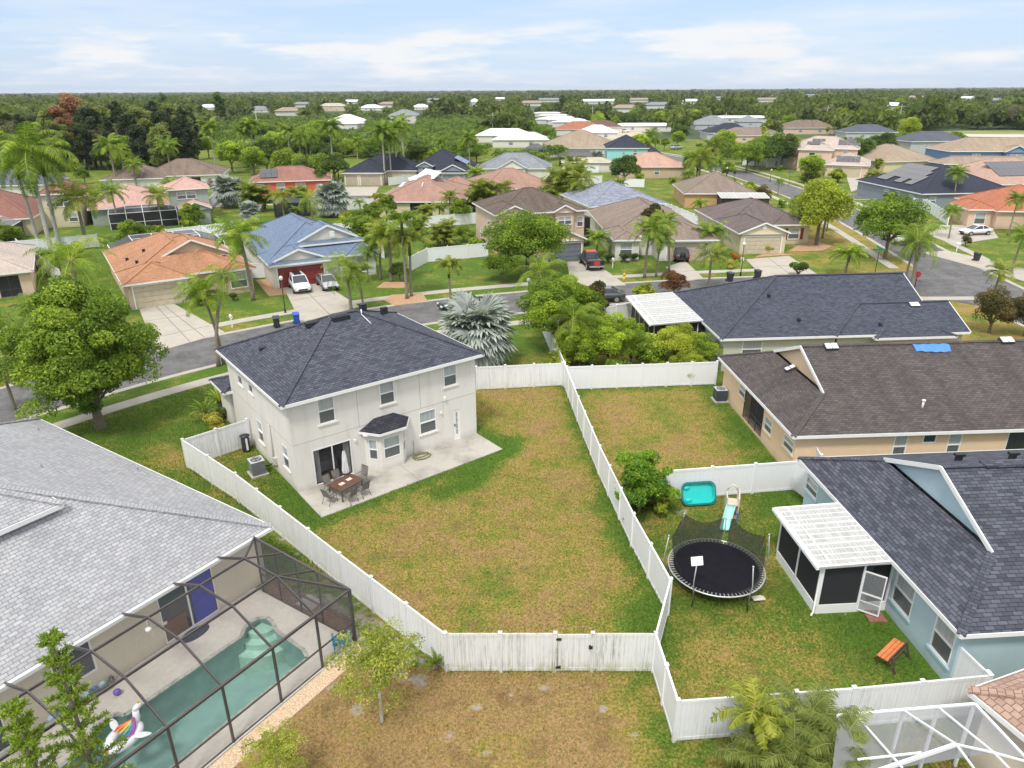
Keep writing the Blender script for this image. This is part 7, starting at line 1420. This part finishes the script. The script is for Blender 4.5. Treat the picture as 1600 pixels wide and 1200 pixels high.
x,y=G(335,674); tree('bush_y',x,y,'bright yellow croton bush in the kerbed bed by the porch',sc=1.0); x,y=G(322,655); tree('tuft_a',x,y,'striped spiky plant left in the porch bed',sc=1.6); x,y=G(345,640); tree('tuft_a',x,y,'dark spiky plant behind the yellow croton bush',sc=1.8); x,y=G(352,655); tree('bush_b',x,y,'dark shrub beside the porch column',sc=.9)
x,y=G(745,574); tree('silver_a',x,y,'large silver-blue fan palm behind the two-storey house',h=height_at(x,y,447),a=0)
for px,py,top,k,lb,dl in ((342,572,418,'queen_l','tall leaning palm on the verge left of the slate roof',0),(350,569,440,'queen_b','shorter palm of the verge pair left of the slate roof',0),(549,486,400,'queen_big','drooping palm in front of the silver saloon car',0),(568,483,412,'queen_a','second drooping palm right of the driveway, half behind the slate roof',0),
    (595,437,358,'queen_a','leftmost slim palm right of the blue-roofed house',0),(636,467,352,'foxtail_a','tallest plumed palm in the gravel triangle',0),(643,463,385,'foxtail_b','smaller plumed palm in the gravel triangle',0),(612,440,350,'queen_c','yellowish palm behind the plumed pair by the blue roof',0),
    (396,469,345,'queen_a','queen palm between the orange and blue roofs',0),(135,505,380,'queen_big','drooping palm behind the big oak beside the orange roof',0),(705,483,422,'foxtail_b','small arching palm left above the silver fan palm',0),(838,500,405,'queen_big','pale drooping palm beside the street lamp',0),
    (893,574,478,'queen_big','feathery palm hanging over the white corner fence',0),(1007,434,342,'queen_a','slender palm on the verge of the greige house',0),(1045,424,336,'queen_b','leaning palm beside the black off-road car',0),(932,400,362,'robel_a','low bushy palm left of the greige house window',0),(1107,450,386,'queen_c','arching queen palm before the cream garage house',0),(1320,432,386,'robel_a','feathery low palm above the navy roof ridge',0),
    (1424,452,356,'queen_big','big drooping palm over the junction',0),(1412,448,368,'queen_a','second drooping palm at the junction, left and lower',0),(1550,470,412,'queen_c','drooping palm at the kerb right of the navy roof',0),(1487,326,262,'queen_b','tall palm against the solar-roofed house',0),(1482,373,322,'queen_a','palm left of the white saloon car',0),(1575,368,303,'queen_b','tall palm before the terracotta roof at the right edge',0),(1580,425,355,'queen_a','palm on the right edge lawn below the terracotta roof',0),(1285,372,318,'queen_c','yellow palm in front of the lime street tree',0),
    (24,640,560,'queen_c','low palm with orange trunk base left of the big oak',0),(22,600,495,'queen_a','tall drooping palm at the left edge behind the grey roof',0),(62,560,470,'queen_a','palm half hidden behind the big oak at left',0),
    (82,398,228,'royal_c','tallest royal palm with pale trunk at the far left',0),(95,392,250,'royal_c','royal palm just right of the tallest one at the far left',0),(62,388,256,'royal_c','royal palm leaning left of the tallest one',0),
    (185,300,215,'queen_b','palm with hanging dead fronds left of the brown-roofed house',0),(187,358,288,'queen_a','queen palm behind the black cage of the orange-roofed house',0),(253,353,294,'queen_c','slender golden palm before the grey-green lanai',0),
    (338,266,198,'royal_b','royal palm at the left end of the thicket row',0),(400,262,194,'royal_a','dark royal palm second in the thicket row',0),(388,262,204,'royal_b','royal palm close left of the dark one in the thicket row',0),(522,278,196,'royal_a','full-crowned palm left of the black-blue roof',0),(602,288,194,'tall_a','tall palm right of the beige garage pair',0),(622,282,200,'royal_b','middle palm of the trio right of the garage pair',0),(634,277,183,'tall_a','tallest palm of the trio right of the garage pair',0),(735,280,208,'tall_a','lone palm behind the blue-grey gabled house',0),(612,286,212,'royal_b','shorter dark palm inside the trio right of the garage pair',0),
    (1107,402,352,'robel_a','fan-shaped plant beside the cream house side wall',0),(1215,305,280,'queen_a','small round palm at the upper junction',0),(1262,278,248,'robel_a','low palm clump before the blush house entry',0),(1368,280,245,'fan_a','fan palm right of the blush house garage',0),(1092,338,312,'robel_a','bushy palm against the amber house wall',0),(945,315,290,'queen_a','palm in front of the mottled blue-grey roof',0),(893,300,245,'queen_c','tangled golden palm between rosy and mottled roofs',0),(880,320,255,'areca_a','tall golden palm clump behind the peach house roof',0),(905,330,270,'queen_c','olive palm right of the golden clump behind the peach roof',0),
    (445,345,298,'queen_c','golden palm left of the small dark cage below the red-orange house',0),(468,330,290,'areca_a','golden clump before the red-orange house',0),(405,330,285,'areca_a','yellow palm clump left of the red-orange house',0),(490,352,300,'queen_big','drooping green palm under the small silver palm',0),(300,352,322,'robel_a','small palm right of the grey-green gable',0),(198,355,330,'areca_a','orange-tinged palm clump before the lanai',0),(755,330,280,'areca_a','golden palm clump right of the butter-yellow house',0),(772,330,288,'queen_c','golden palm next to the peach house corner',0),(790,330,285,'queen_c','pale palm against the brown roof of the peach house',0),
    (745,295,262,'robel_a','bushy palm before the rosy roof',0),(830,275,245,'queen_c','palm before the white silver-roofed house',0)):
    TP(k,px,py,top,lb)
for px,py,top,k,lb in ((272,332,280,'queen_a','queen palm right of the golden palm by the grey-green gable'),(152,348,298,'queen_b','queen palm before the pink roof at left'),(470,264,206,'queen_b','tall thin palm left of the full-crowned royal'),(560,272,216,'tall_a','tall palm behind the beige garage pair'),(690,272,218,'tall_a','tall palm behind the blue-grey gabled roof'),(704,345,300,'queen_c','golden palm at the end of the butter-yellow house'),(215,300,250,'queen_a','dark palm before the brown roof below the pines'),(455,262,204,'royal_b','dark royal palm behind the maroon roof'),(530,420,372,'queen_c','golden palm against the blue-roofed house front'),(575,440,385,'queen_a','palm at the right corner of the blue-roofed house'),(1025,432,362,'queen_a','second slim palm on the greige house verge')): TP(k,px,py,top,lb)
for px,py,top,lb,k in ((362,324,266,'large silver fan palm left of the red-orange house','silver_a'),(394,352,310,'silver fan palm just below the large one','silver_b'),(521,338,275,'silver fan palm at the right end of the red-orange house','silver_a'),(790,300,264,'silver fan palm behind the brown roof of the peach house','silver_b'),(932,262,232,'pale silver fan palm before the cream pavilion roof','silver_b')):
    TP(k,px,py,top,lb)
for px,py,top,k,lb,a in ((824,428,330,'spread_oak','wide dark oak hiding the peach two-storey house',10),(785,440,392,'oak_b','low oak side-branch tree at the left foot of the wide oak',40),(872,548,425,'citrus','bright green garden tree inside the white fence corner',0),(928,520,434,'mag_a','dark slim magnolia behind the white patio cover',0),(950,574,486,'citrus','dense green fruit tree behind the white yard fence',30),(1052,570,505,'citrus_b','yellow-green fruit tree in front of the white patio cover',10),(1090,575,520,'citrus','low green fruit tree by the sage house wall',80),(915,560,500,'citrus_b','fruit tree between the corner fence and the dense green one',200),
    (1018,388,314,'mag_a','dark bronze-green magnolia before the tan-brown roof',60),(1052,462,422,'red_a','round red-leaved shrub at the kerb before the street',0),(1010,472,441,'bush_l','yellow-green shrub left of the red-leaved one at the kerb',0),(1275,383,280,'lime_a','broad lime-green street tree right of the cream garage house',0),(1382,405,308,'oak_a','dark wide street oak over the white pickup',0),(1246,432,405,'bush_b','white-flecked dark bush above the navy roof',0),(1545,520,447,'redgreen','red and green crape tree at the right kerb',0),(1600,525,455,'redgreen','red-tinged crape tree cut by the right edge',0),
    (1088,282,234,'oak_a','rounded tree behind the tan-brown amber house roof',0),(1125,260,216,'oak_b','street oak over the black car in the shade',0),(1166,270,220,'oak_a','street oak on the far side of the curving road',0),(1220,264,204,'dark_a','big dark tree over the white shed',0),(1192,250,208,'oak_c','green street tree behind the white shed',0),(975,290,240,'dark_b','dark spreading tree left of the salmon roof',0),(1478,262,228,'oak_a','olive round tree left of the rosy sand roof',0),(1342,262,212,'dark_a','dark tree right behind the blush house',0),(1375,250,205,'dark_b','dark tree between the blush and the pale yellow house',0),(1400,245,206,'oak_b','green tree above the pale yellow house',0),
    (1268,285,262,'bush_l','round yellow-green bush before the blush garage',0),(1309,285,262,'bush_l','lime bush right of the blush entry',0),(1190,320,288,'redgreen','red-green round bush at the amber house lanai',0),(1172,305,282,'bush_l','green shrub row at the amber house corner',0),(20,382,350,'hedge_a','round olive bush before the left edge cage',0),(718,350,308,'lime_b','small tree in front of the butter-yellow house right end',0),(605,345,302,'lime_b','small sparse tree at the left of the butter-yellow house',0),(575,395,335,'hedge_a','mixed green shrub left of the long white fence',0),(545,352,330,'bush_l','flowering shrub at the left of the long white fence',0),
    (655,365,335,'areca_a','browned palm thicket below the long white fence',0),(500,300,262,'dark_b','dark tree behind the red-orange house right end',0),(475,285,245,'dark_a','dark tree behind the maroon roof',0),(440,270,235,'mid_a','green tree behind the maroon roof, left',0),(560,245,215,'bright_a','bright tree behind the black-blue roof',0),(1148,408,395,'bush_o','orange flowering shrub at the cream garage corner',0),(1200,395,378,'bush_l','yellow-green shrub left of the crimson shutters',0),(310,478,462,'bush_b','low shrub at the orange-roofed house entry',0),(1140,420,405,'bush_y','yellow flowering shrub by the cream house lamp',0),
    (950,412,392,'bush_b','clipped dark hedge under the greige house window',0),(975,410,393,'bush_b','clipped dark hedge right of the greige window hedge',0),(990,408,393,'bush_b','clipped hedge at the greige garage side',0),(925,436,424,'bush_a','low flower bush behind the black pickup',0) if False else (1508,385,366,'redgreen','dark red shrub behind the white mailbox at right',0),(1325,470,455,'bush_a','white-flowered ground shrub at the junction kerb',0),(600,400,372,'dark_b','dark shrub mass under the slim palms by the blue roof',0),(625,440,408,'dark_b','dark shrubbery behind the plumed palms',0),(880,508,470,'hedge_a','light shrub behind the bright green garden tree',0),
    (240,345,328,'bush_o','red bougainvillea strip before the grey-green lanai',0),(155,340,305,'bush_b','dark bush by the far left lamp post',0),(330,300,278,'bare_a','bare grey bush below the pine woods',0),(270,262,236,'bare_a','pale bare tree at the foot of the pine woods',0),(365,470,455,'bush_b','round shrub in the brick ring on the blue-roofed lawn',0)):
    TP(k,px,py,top,lb,a=a)
for px,py,top,k,lb,a in ((985,572,512,'citrus','olive-green fruit tree in the middle behind the white yard fence',120),(905,578,505,'citrus','dark fruit tree just inside the corner of the white fences',240),(1015,575,530,'shrub_m','shrub between the fruit trees and the patio cover',0),(870,585,548,'shrub_y','yellow-green shrub at the fence corner behind the brown yard',0),(960,590,556,'shrub_d','dark shrub at the foot of the white yard fence',0),(1075,592,548,'citrus_b','low yellow-green tree beside the sage wall',150),(1030,592,560,'shrub_y','yellow-green shrub along the white yard fence by the paving',0),(850,505,468,'citrus','bright tree hanging over the street-side white fence',60),(905,500,462,'shrub_d','dark shrub against the street-side white fence',0),(895,480,440,'lime_b','small bright tree at the kerb right of the street lamp',0),(1000,545,512,'shrub_m','mid-green shrub beside the patio cover posts',0)): TP(k,px,py,top,lb,a=a)
# crown-heavy background trees, each with its own label by kind and place
G_='trees behind the second row of houses'
def many(lst,group):
    for px,py,top,k,lb in lst: TP(k,px,py,top,lb,group=group)
PG='tall pines of the left woods'
pk_=[(8,262,170),(28,256,164),(50,262,172),(72,258,166),(95,262,160),(118,258,152),(150,262,150),(172,260,158),(196,258,150),(214,262,162),(236,262,158),(252,258,150),(268,264,156),(286,262,152),(300,266,160),(140,266,178),(104,268,182),(182,268,176),(226,270,180),(262,272,185),(290,270,178),(60,270,188),(20,272,190),(310,250,170)]
for i,(px,py,top) in enumerate(pk_):
    k=('pine_a','pine_b','pine_c')[i%3]; TP(k,px,py,top,{'pine_a':'dark feathery pine standing in the left woods','pine_b':'pale olive feathery pine in the left woods','pine_c':'slim dark pine rising in the left woods'}[k],group=PG+' '+k[-1],name='pine_tree')
TP('rust_a',128,258,138,'tall rust-brown dying pine in the left woods',name='pine_tree'); TP('rust_a',112,262,158,'rust-brown pine crown just left of the tall rusty one',name='pine_tree'); TP('rust_a',138,262,178,'lower rust-brown pine below the tall rusty one',name='pine_tree'); TP('rust_a',254,240,184,'small orange-brown dead crown in the left woods',name='pine_tree')
TP('cone_a',349,206,127,'lone tall columnar cypress above the left woods edge'); TP('cone_a',262,200,133,'dark pine tip rising behind the left woods',name='pine_tree')
for px,py,top,lb in ((695,176,146,'left of two dark cypresses at the far thicket'),(701,176,149,'right of two dark cypresses at the far thicket'),(724,180,142,'tall dark cypress beside the white tower house'),(878,178,139,'lone dark cypress above the far row of mobile homes')): TP('cone_a',px,py,top,lb)
ks=['dark_a','mid_a','oak_c','dark_b','mid_a','lime_a','bright_a','mid_b']; LB={'dark_a':'dense dark tree','mid_a':'mid-green round tree','oak_c':'broad green oak','dark_b':'dark bushy tree','lime_a':'yellow-green tree','bright_a':'bright wild-crowned tree','mid_b':'small mid-green tree','bare_a':'grey half-bare tree','fan_b':'tall fan palm','oak_a':'green oak','oak_b':'low spreading oak','pine_b':'olive feathery pine'}
HS=[(o.location.x,o.location.y,o['label']) for o in bpy.data.objects if o.get('category')=='house']
def near_name(x,y):
    best=None
    for c in bpy.data.objects:
        pass
    bx=min(HC_,key=lambda q:(q[0]-x)**2+(q[1]-y)**2); dx,dy=x-bx[0],y-bx[1]
    # left/right/behind/in front as the photo sees it
    az=math.atan2(bx[0],bx[1]); lx=dx*math.cos(az)-dy*math.sin(az); ly=dx*math.sin(az)+dy*math.cos(az)
    sd=('left of the ' if lx<0 else 'right of the ') if abs(lx)>abs(ly) else ('behind the ' if ly>0 else 'in front of the ')
    n=bx[2]
    for cut in (' behind ',' below ',' between ',' beyond ',' at the ',' and ',' in the ',' near ',' half ',' half-',' left ',' right of',' before ',' among ',' under ',' beside ',' over ',', '): n=n.split(cut)[0]
    return sd+' '.join(n.split()[:8])
HC_=[]
for o in bpy.data.objects:
    if o.get('category')=='house':
        ws=[c for c in o.children if c.name.startswith('wall')]
        if ws: bb=[o.matrix_basis@Vector(q) for q in ws[0].bound_box]; HC_.append((sum(q.x for q in bb)/8,sum(q.y for q in bb)/8,o['label']))
rg=random.Random(12)
def scatter(n,x0,x1,y0,y1,kinds,hr,place,group,avoid=()):
    c=0; pts=[]
    for _ in range(n*30):
        if c>=n: break
        px,py=rg.uniform(x0,x1),rg.uniform(y0,y1)
        if any(a[0]<px<a[2] and a[1]<py<a[3] for a in avoid): continue
        x,y=G(px,py)
        if any((x-q[0])**2+(y-q[1])**2<30 for q in pts): continue
        k=rg.choice(kinds); h=rg.uniform(*hr)
        if blocked(x,y,h) or (('far roofs' in place or 'blush' in place) and hides(x,y,h) and rg.random()<.8): continue
        pts.append((x,y)); c+=1
        tree(k,x,y,LB[k]+' '+(near_name(x,y) if y>190 and x>-110 and 'woods' not in place and 'field' not in place else place),h=h,group=group+', '+k.replace('_a','').replace('_b','').replace('_c',''),sc=None)
def topy(x,y,z): v=Vector((x,y,z-HC)); return 800+F_PX*v.dot(_r)/v.dot(_f),600-F_PX*v.dot(_u)/v.dot(_f)
HPX=[]
for o in bpy.data.objects:
    if o.get('category')=='house' and o.location.y>60:
        ws=[c for c in o.children if c.name.startswith(('wall','roof'))]; P=[topy(*(o.matrix_basis@Vector(q))) for c in ws for q in c.bound_box]
        if not P: continue
        base=topy(o.location.x,o.location.y,0)[1]
        HPX.append((min(p[0] for p in P)+3,max(p[0] for p in P)-3,min(p[1] for p in P),base,o.location.y))
def hides(x,y,h):
    tx,ty=topy(x,y,h); bx_,by=topy(x,y,0); w_=.22*h*F_PX/y
    for (a,b_,t,bs,hy) in HPX:
        if tx+w_>a and tx-w_<b_ and by>bs-4 and ty<bs-(bs-t)*.30 and y<hy+12: return True
    return False
def blocked(x,y,h,m=2):
    sx,sy=topy(x,y,h); _,by=topy(x,y,0)
    for (px,py,w_,two) in EXC:
        d=G(px,py)[1]; wp=w_*F_PX/d
        if px-4<sx<px+wp+4 and by>py-3 and sy<py-m: return True
    return False
scatter(40,0,330,222,268,['dark_a','dark_b','mid_a','oak_c'],(7,10),'at the foot of the left woods','undergrowth of the left woods',avoid=((290,235,330,300),))
scatter(24,380,520,215,262,['dark_a','mid_a','dark_b','bright_a'],(6,9),'behind the red-orange house','trees behind the red-orange house')
scatter(22,1040,1250,182,236,['dark_a','oak_c','mid_a','dark_b','oak_a'],(7,10),'among the far roofs right of centre','trees among the far right roofs',avoid=((1075,196,1205,236),(1060,225,1190,260)))
scatter(26,1240,1420,170,228,['dark_a','oak_c','mid_a','dark_b','lime_a'],(8,11),'behind the blush house','trees behind the blush house')
scatter(12,1420,1600,180,204,['dark_a','mid_a','dark_b','bare_a'],(10,13),'along the far side of the field','treeline beyond the field')
scatter(30,780,1060,186,230,['dark_a','oak_c','mid_a','dark_b','oak_a','mid_b'],(6,9),'between the far roofs and the thicket','trees between the far roofs',avoid=((865,205,1060,262),(820,165,880,205)))
for i,px in enumerate((1308,1332,1343,1350,1358,1366,1376,1312)): TP('fan_b',px,205+i%3*2,166+(i*7)%9,'tall golden fan palm in the row behind the blush house',group='tall fan palms behind the blush house',name='palm_tree')
TP('fan_b',1198,222,184,'golden fan palm with shaggy trunk behind the grey tower roof'); TP('fan_b',1290,222,196,'golden fan palm above the blush house roof'); TP('fan_b',1190,230,196,'shorter fan palm below the shaggy one')
scatter(6,1490,1600,175,196,['bare_a'],(11,13),'in the woods beyond the field','bare trees beyond the field')
for i in range(2): pass
HB=[]
for o in bpy.data.objects:
    if o.get('category') in ('house','shed','screen enclosure','porch') and o.location.y>60:
        for c in o.children:
            if c.name.startswith(('wall','cage_frame')): bb=[o.matrix_basis@Vector(q) for q in c.bound_box]; HB.append([(bb[i].x,bb[i].y) for i in (0,3,7,4)])
def clear(x,y,m_=.8):
    X,Y=np.array([x]),np.array([y])
    for P in HB:
        if abs(P[0][0]-x)<45 and abs(P[0][1]-y)<45 and (inpoly(X,Y,P)[0] or dseg(X,Y,P,True)[0]<m_): return False
    for S,w_ in ((ST1,8),(ST2,7.6),(ST3,6.5),(ST4,5)):
        if dseg(X,Y,S)[0]<w_: return False
    return True
LB.update({'shrub_m':'mid-green shrub','shrub_d':'dark green shrub','shrub_y':'yellow-green shrub','queen_a':'queen palm','queen_b':'tall thin queen palm','queen_c':'golden queen palm','areca_a':'golden palm clump','robel_a':'small feathery palm','lime_b':'small bright tree','oak_b':'low spreading oak','hedge_a':'rounded bright bush'})
def plant(n,x0,x1,y0,y1,kinds,place,group,hr=None,m_=.9):
    c=0; pts=[]
    for _ in range(n*40):
        if c>=n: break
        x,y=rg.uniform(x0,x1),rg.uniform(y0,y1); k=rg.choice(kinds)
        if not clear(x,y,m_ if k.startswith(('sh','ro','ar')) else 2.0) or any((x-q[0])**2+(y-q[1])**2<6 for q in pts): continue
        pts.append((x,y)); c+=1; h=rg.uniform(*(hr or {'s':(1.1,2.2),'q':(6,9.5),'a':(2.8,4.4),'r':(2,3.2),'l':(4,6),'o':(5,7.5),'h':(2,3.2),'m':(6,9),'d':(6,9),'b':(5,7)}.get(k[0],(4,6))))
        if hides(x,y,h) and rg.random()<.93: continue
        mx_,my_=topy(x,y,h*.7)
        if any(a_<mx_<c_ and b_<my_<d_ for a_,b_,c_,d_ in ((322,262,428,362),(488,268,560,350))): continue
        tree(k,x,y,LB[k]+' '+near_name(x,y),h=h,group=group+', '+LB[k].split()[-1])
SM=['shrub_m','shrub_d','shrub_y','robel_a','areca_a','shrub_m']
plant(24,-75,-30,84,116,SM+['lime_b'],'in the gardens behind the orange roof','garden plants behind the orange roof')
plant(30,-70,-10,112,150,SM+['lime_b'],'in the gardens before the red-orange house','garden plants before the red-orange house')
plant(12,-62,-12,118,152,['queen_a','queen_c','oak_b','mid_b'],'in the gardens before the red-orange house','street trees before the red-orange house')
plant(14,-75,-30,84,118,['queen_a','mid_b','queen_c','shrub_d'],'behind the orange roof','trees behind the orange roof')
plant(20,-30,12,96,128,SM+['hedge_a'],'around the lawns behind the blue roof','garden plants behind the blue roof')
plant(34,8,62,98,200,SM+['queen_a','queen_c','areca_a','oak_b'],'in the gardens left of the curving road','garden plants left of the curving road')
plant(30,66,125,100,200,SM+['queen_a','areca_a','oak_b'],'in the gardens right of the curving road','garden plants right of the curving road')
plant(46,-120,-20,160,250,['mid_a','dark_b','shrub_d','queen_b','bright_a','lime_b','queen_a'],'behind the second row at left','trees behind the second row at left')
plant(40,-20,70,165,300,['mid_a','dark_b','oak_b','shrub_d','queen_a','mid_b','lime_b'],'behind the second row near the centre','trees behind the second row near the centre')
plant(18,66,150,205,300,['mid_a','dark_b','oak_b','shrub_d','lime_b'],'behind the houses at right','trees behind the houses at right')
# ---------------------------------------------------------------- far woods and thicket (uncountable)
def merged(name,pts,variants,mat,label):
    Vs=[];Fs=[];Rs=[];off=0; r_=np.random.default_rng(99)
    for (x,y,z,sx,sz,v) in pts:
        V,F,Rn=variants[v]; a=r_.uniform(0,6.28); c,s=math.cos(a),math.sin(a); W=np.empty_like(V); W[:,0]=(V[:,0]*c-V[:,1]*s)*sx+x; W[:,1]=(V[:,0]*s+V[:,1]*c)*sx+y; W[:,2]=V[:,2]*sz+z
        Vs.append(W.astype(np.float32));Fs.append(F+off);off+=len(V);Rs.append(np.clip(Rn*.6+r_.uniform(0,.45),0,1))
    me=npmesh(name,np.concatenate(Vs),np.concatenate(Fs),mat,np.concatenate(Rs)); o=bpy.data.objects.new(name,me); COL.objects.link(o); o['kind']='stuff'; tag(o,label); return o
def variants(n,nl,nleaf,size,seed,lobe=(.3,.5)):
    out=[]
    for i in range(n):
        V,F,Rn,_=crown_data(1,1,.62,.62,nl,nleaf,size,seed+i,lobe=lobe); out.append((V,F,Rn))
    return out
vA=variants(6,10,150,.26,200); vB=variants(5,7,56,.42,220,(.35,.55)); vT=variants(5,9,260,.16,240)
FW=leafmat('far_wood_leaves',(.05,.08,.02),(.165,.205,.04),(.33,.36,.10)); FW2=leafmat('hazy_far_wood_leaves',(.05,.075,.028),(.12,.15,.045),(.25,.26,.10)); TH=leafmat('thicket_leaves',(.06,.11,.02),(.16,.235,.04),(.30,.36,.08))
rn=np.random.default_rng(5)
FIELD=[G(1400,219),G(1700,222),G(1700,203),G(1400,205)]
def infield(x,y): return bool(inpoly(np.array([x]),np.array([y]),FIELD)[0])
PLOT=[(g[0],g[1]) for g in (G(925,222),G(1010,222),G(1010,200),G(925,200))]
k=0
for px,py,w_ in ((1115,157,26),(1180,160,40),(1062,163,30),(1256,152,40),(1420,156,34),(1500,158,30),(1545,162,26),(980,160,40),(905,163,60),(840,160,46),(812,166,30),(770,158,30),(665,160,30),(590,168,24),(535,163,30),(455,168,26),(430,181,22),(1380,172,24),(1010,170,30),(955,176,26)):
    x,y=G(px,py); b=MB(); b.box(0,w_,0,14,0,4); r=empty('far_building','far pale building in the woods '+['below the horizon at upper right','right of the commercial roof','behind the far white shed','near the horizon at right','deep in the right woods','right of the deep woods one','by the right edge of the woods','above the slate roofs','as a long pale strip left of the cypress','left of the lone cypress','beyond the mobile homes','above the low white buildings','right of the pyramid roof','beyond the white-roofed villa','above the cream block','near the left cypress','left of the power pole','behind the fan palm row','above the street trees','left of the far long shed'][k],'building',(x,y,0),rg.uniform(-10,10)); k+=1
    b.obj('wall',C_WHT,r); b=MB(); b.add([(-1,-1,4),(w_+1,-1,4),(w_+1,15,4),(-1,15,4),(6,7,7),(w_-6,7,7)],[(0,1,5,4),(1,2,5),(2,3,4,5),(3,0,4)]); b.obj('roof',[R_WHITE,R_SIL,R_SAND][k%3],r); EXC.append((px,py,w_,False))
ptsA=[]
while len(ptsA)<7200:
    d=math.sqrt(rn.uniform(330**2,1150**2)); x=d*rn.uniform(-.8,.82); y=d; h=rn.uniform(6,12) if rn.random()<.8 else rn.uniform(11,15)
    sx_,sy_=topy(x,y,0)
    if 330<sx_<780 and sy_>190: h=rn.uniform(2.5,4.5) if sy_>196 else h*.5
    if infield(x,y) or (infield(x,y+12)) or blocked(x,y,h,1): continue
    if 1060<sx_<1210 and sy_>196: continue
    if bool(inpoly(np.array([x]),np.array([y]),PLOT)[0]): continue
    ptsA.append((x,y,0,h*rn.uniform(.5,.8),h/1.24,int(rn.integers(6))))
merged('far_wood',ptsA,vA,FW,'dense far woodland reaching towards the horizon')
ptsB=[]
for _ in range(15000):
    d=1100*(9000/1100)**rn.random(); x=d*rn.uniform(-.85,.85); s=d/95; h=rn.uniform(8,13)
    if rn.random()<.12: h*=1.35
    if blocked(x,d,h,0): continue
    ptsB.append((x,d,0,max(6,s*.62),h/1.24,int(rn.integers(5))))
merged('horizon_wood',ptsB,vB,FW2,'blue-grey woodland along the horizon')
ptsT=[]
poly=np.array([G(395,268),G(440,243),G(600,250),G(680,262),G(760,240),G(790,262),G(860,258),G(905,238),G(850,206),G(760,205),G(740,186),G(400,186),G(330,215)])
while len(ptsT)<2600:
    x=rn.uniform(poly[:,0].min(),poly[:,0].max()); y=rn.uniform(poly[:,1].min(),poly[:,1].max())
    if not inpoly(np.array([x]),np.array([y]),[tuple(q) for q in poly])[0]: continue
    h=rn.uniform(2.6,5.2)
    if blocked(x,y,h,0): continue
    ptsT.append((x,y,0,h*rn.uniform(.6,.95),h/1.24,int(rn.integers(5))))
merged('thicket',ptsT,vT,TH,'bright green low thicket behind the second row of houses')
# hedge-like thicket at the left, below the pines
ptsH=[]
for _ in range(160):
    x,y=G(rn.uniform(-20,185),rn.uniform(238,250)); h=rn.uniform(4,6); ptsH.append((x,y,0,h*.55,h/1.24,int(rn.integers(5))))
merged('hedge_thicket',ptsH,vT,TH,'bright green overgrown hedge left of the brown-roofed house')
b=MB(); b.poly([(p[0],p[1],.02) for p in FIELD]); struct(b,'field',plain('dry_field_grass',(.2,.23,.07),.95,var=.3,scale=.05)); b=MB(); b.poly([(*G(1430,212)[:2],.04),(*G(1600,215),.04),(*G(1600,210),.04),(*G(1440,209),.04)][::1]); struct(b,'path',plain('sandy_track',(.5,.45,.38),.95))
b=MB(); b.poly([(p[0],p[1],.02) for p in PLOT][::1]); struct(b,'sand_plot',plain('pale_sand',(.45,.38,.29),.95,var=.2,scale=.2))
for px,py,top in ((30,262,186),(80,264,196),(205,262,190),(160,264,200)): TP('bare_a',px,py,top,'grey half-bare tree among the dark pines of the left woods',group='bare trees of the left woods')
dup={}
for o in bpy.data.objects:
    if o.parent is None and o.get('label') and o.get('category'): dup.setdefault(o['label'],[]).append(o)
for lb,L_ in dup.items():
    if len(L_)<2: continue
    if len(lb.split())<=15 and len(L_) in (2,3) and not lb.startswith(('taller','shorter')):
        L_.sort(key=lambda o:-o.scale[2]*(o.children[0].dimensions.z if o.children else 1)); hs=[o.scale[2] for o in L_]
        if max(hs)>min(hs)*1.06:
            for o,pre in zip(L_,(('taller','shorter') if len(L_)==2 else ('tallest','middle-height','shortest'))): o['label']=pre+' '+lb.replace('tall ','').replace('small ','')
            continue
    for o in L_: o['group']='alike: '+lb
for o in bpy.data.objects:
    for k in ('_wm','_gm'):
        if k in o: del o[k]

# ---------------------------------------------------------------- the air
hb=MB(); hb.box(-14000,14000,-60,21500,-2.5,60); hz=hb.obj('haze',[]); hm,hnt,hbb=newmat('haze'); hnt.nodes.remove(hbb); pv=hnt.nodes.new('ShaderNodeVolumePrincipled'); pv.inputs['Color'].default_value=(.82,.9,1,1); pv.inputs['Density'].default_value=0.00006; pv.inputs['Anisotropy'].default_value=0; hnt.links.new(pv.outputs[0],hnt.nodes['Material Output'].inputs['Volume']); hz.data.materials.append(hm); tag(hz,'thin pale blue haze over the far woods',kind='stuff')
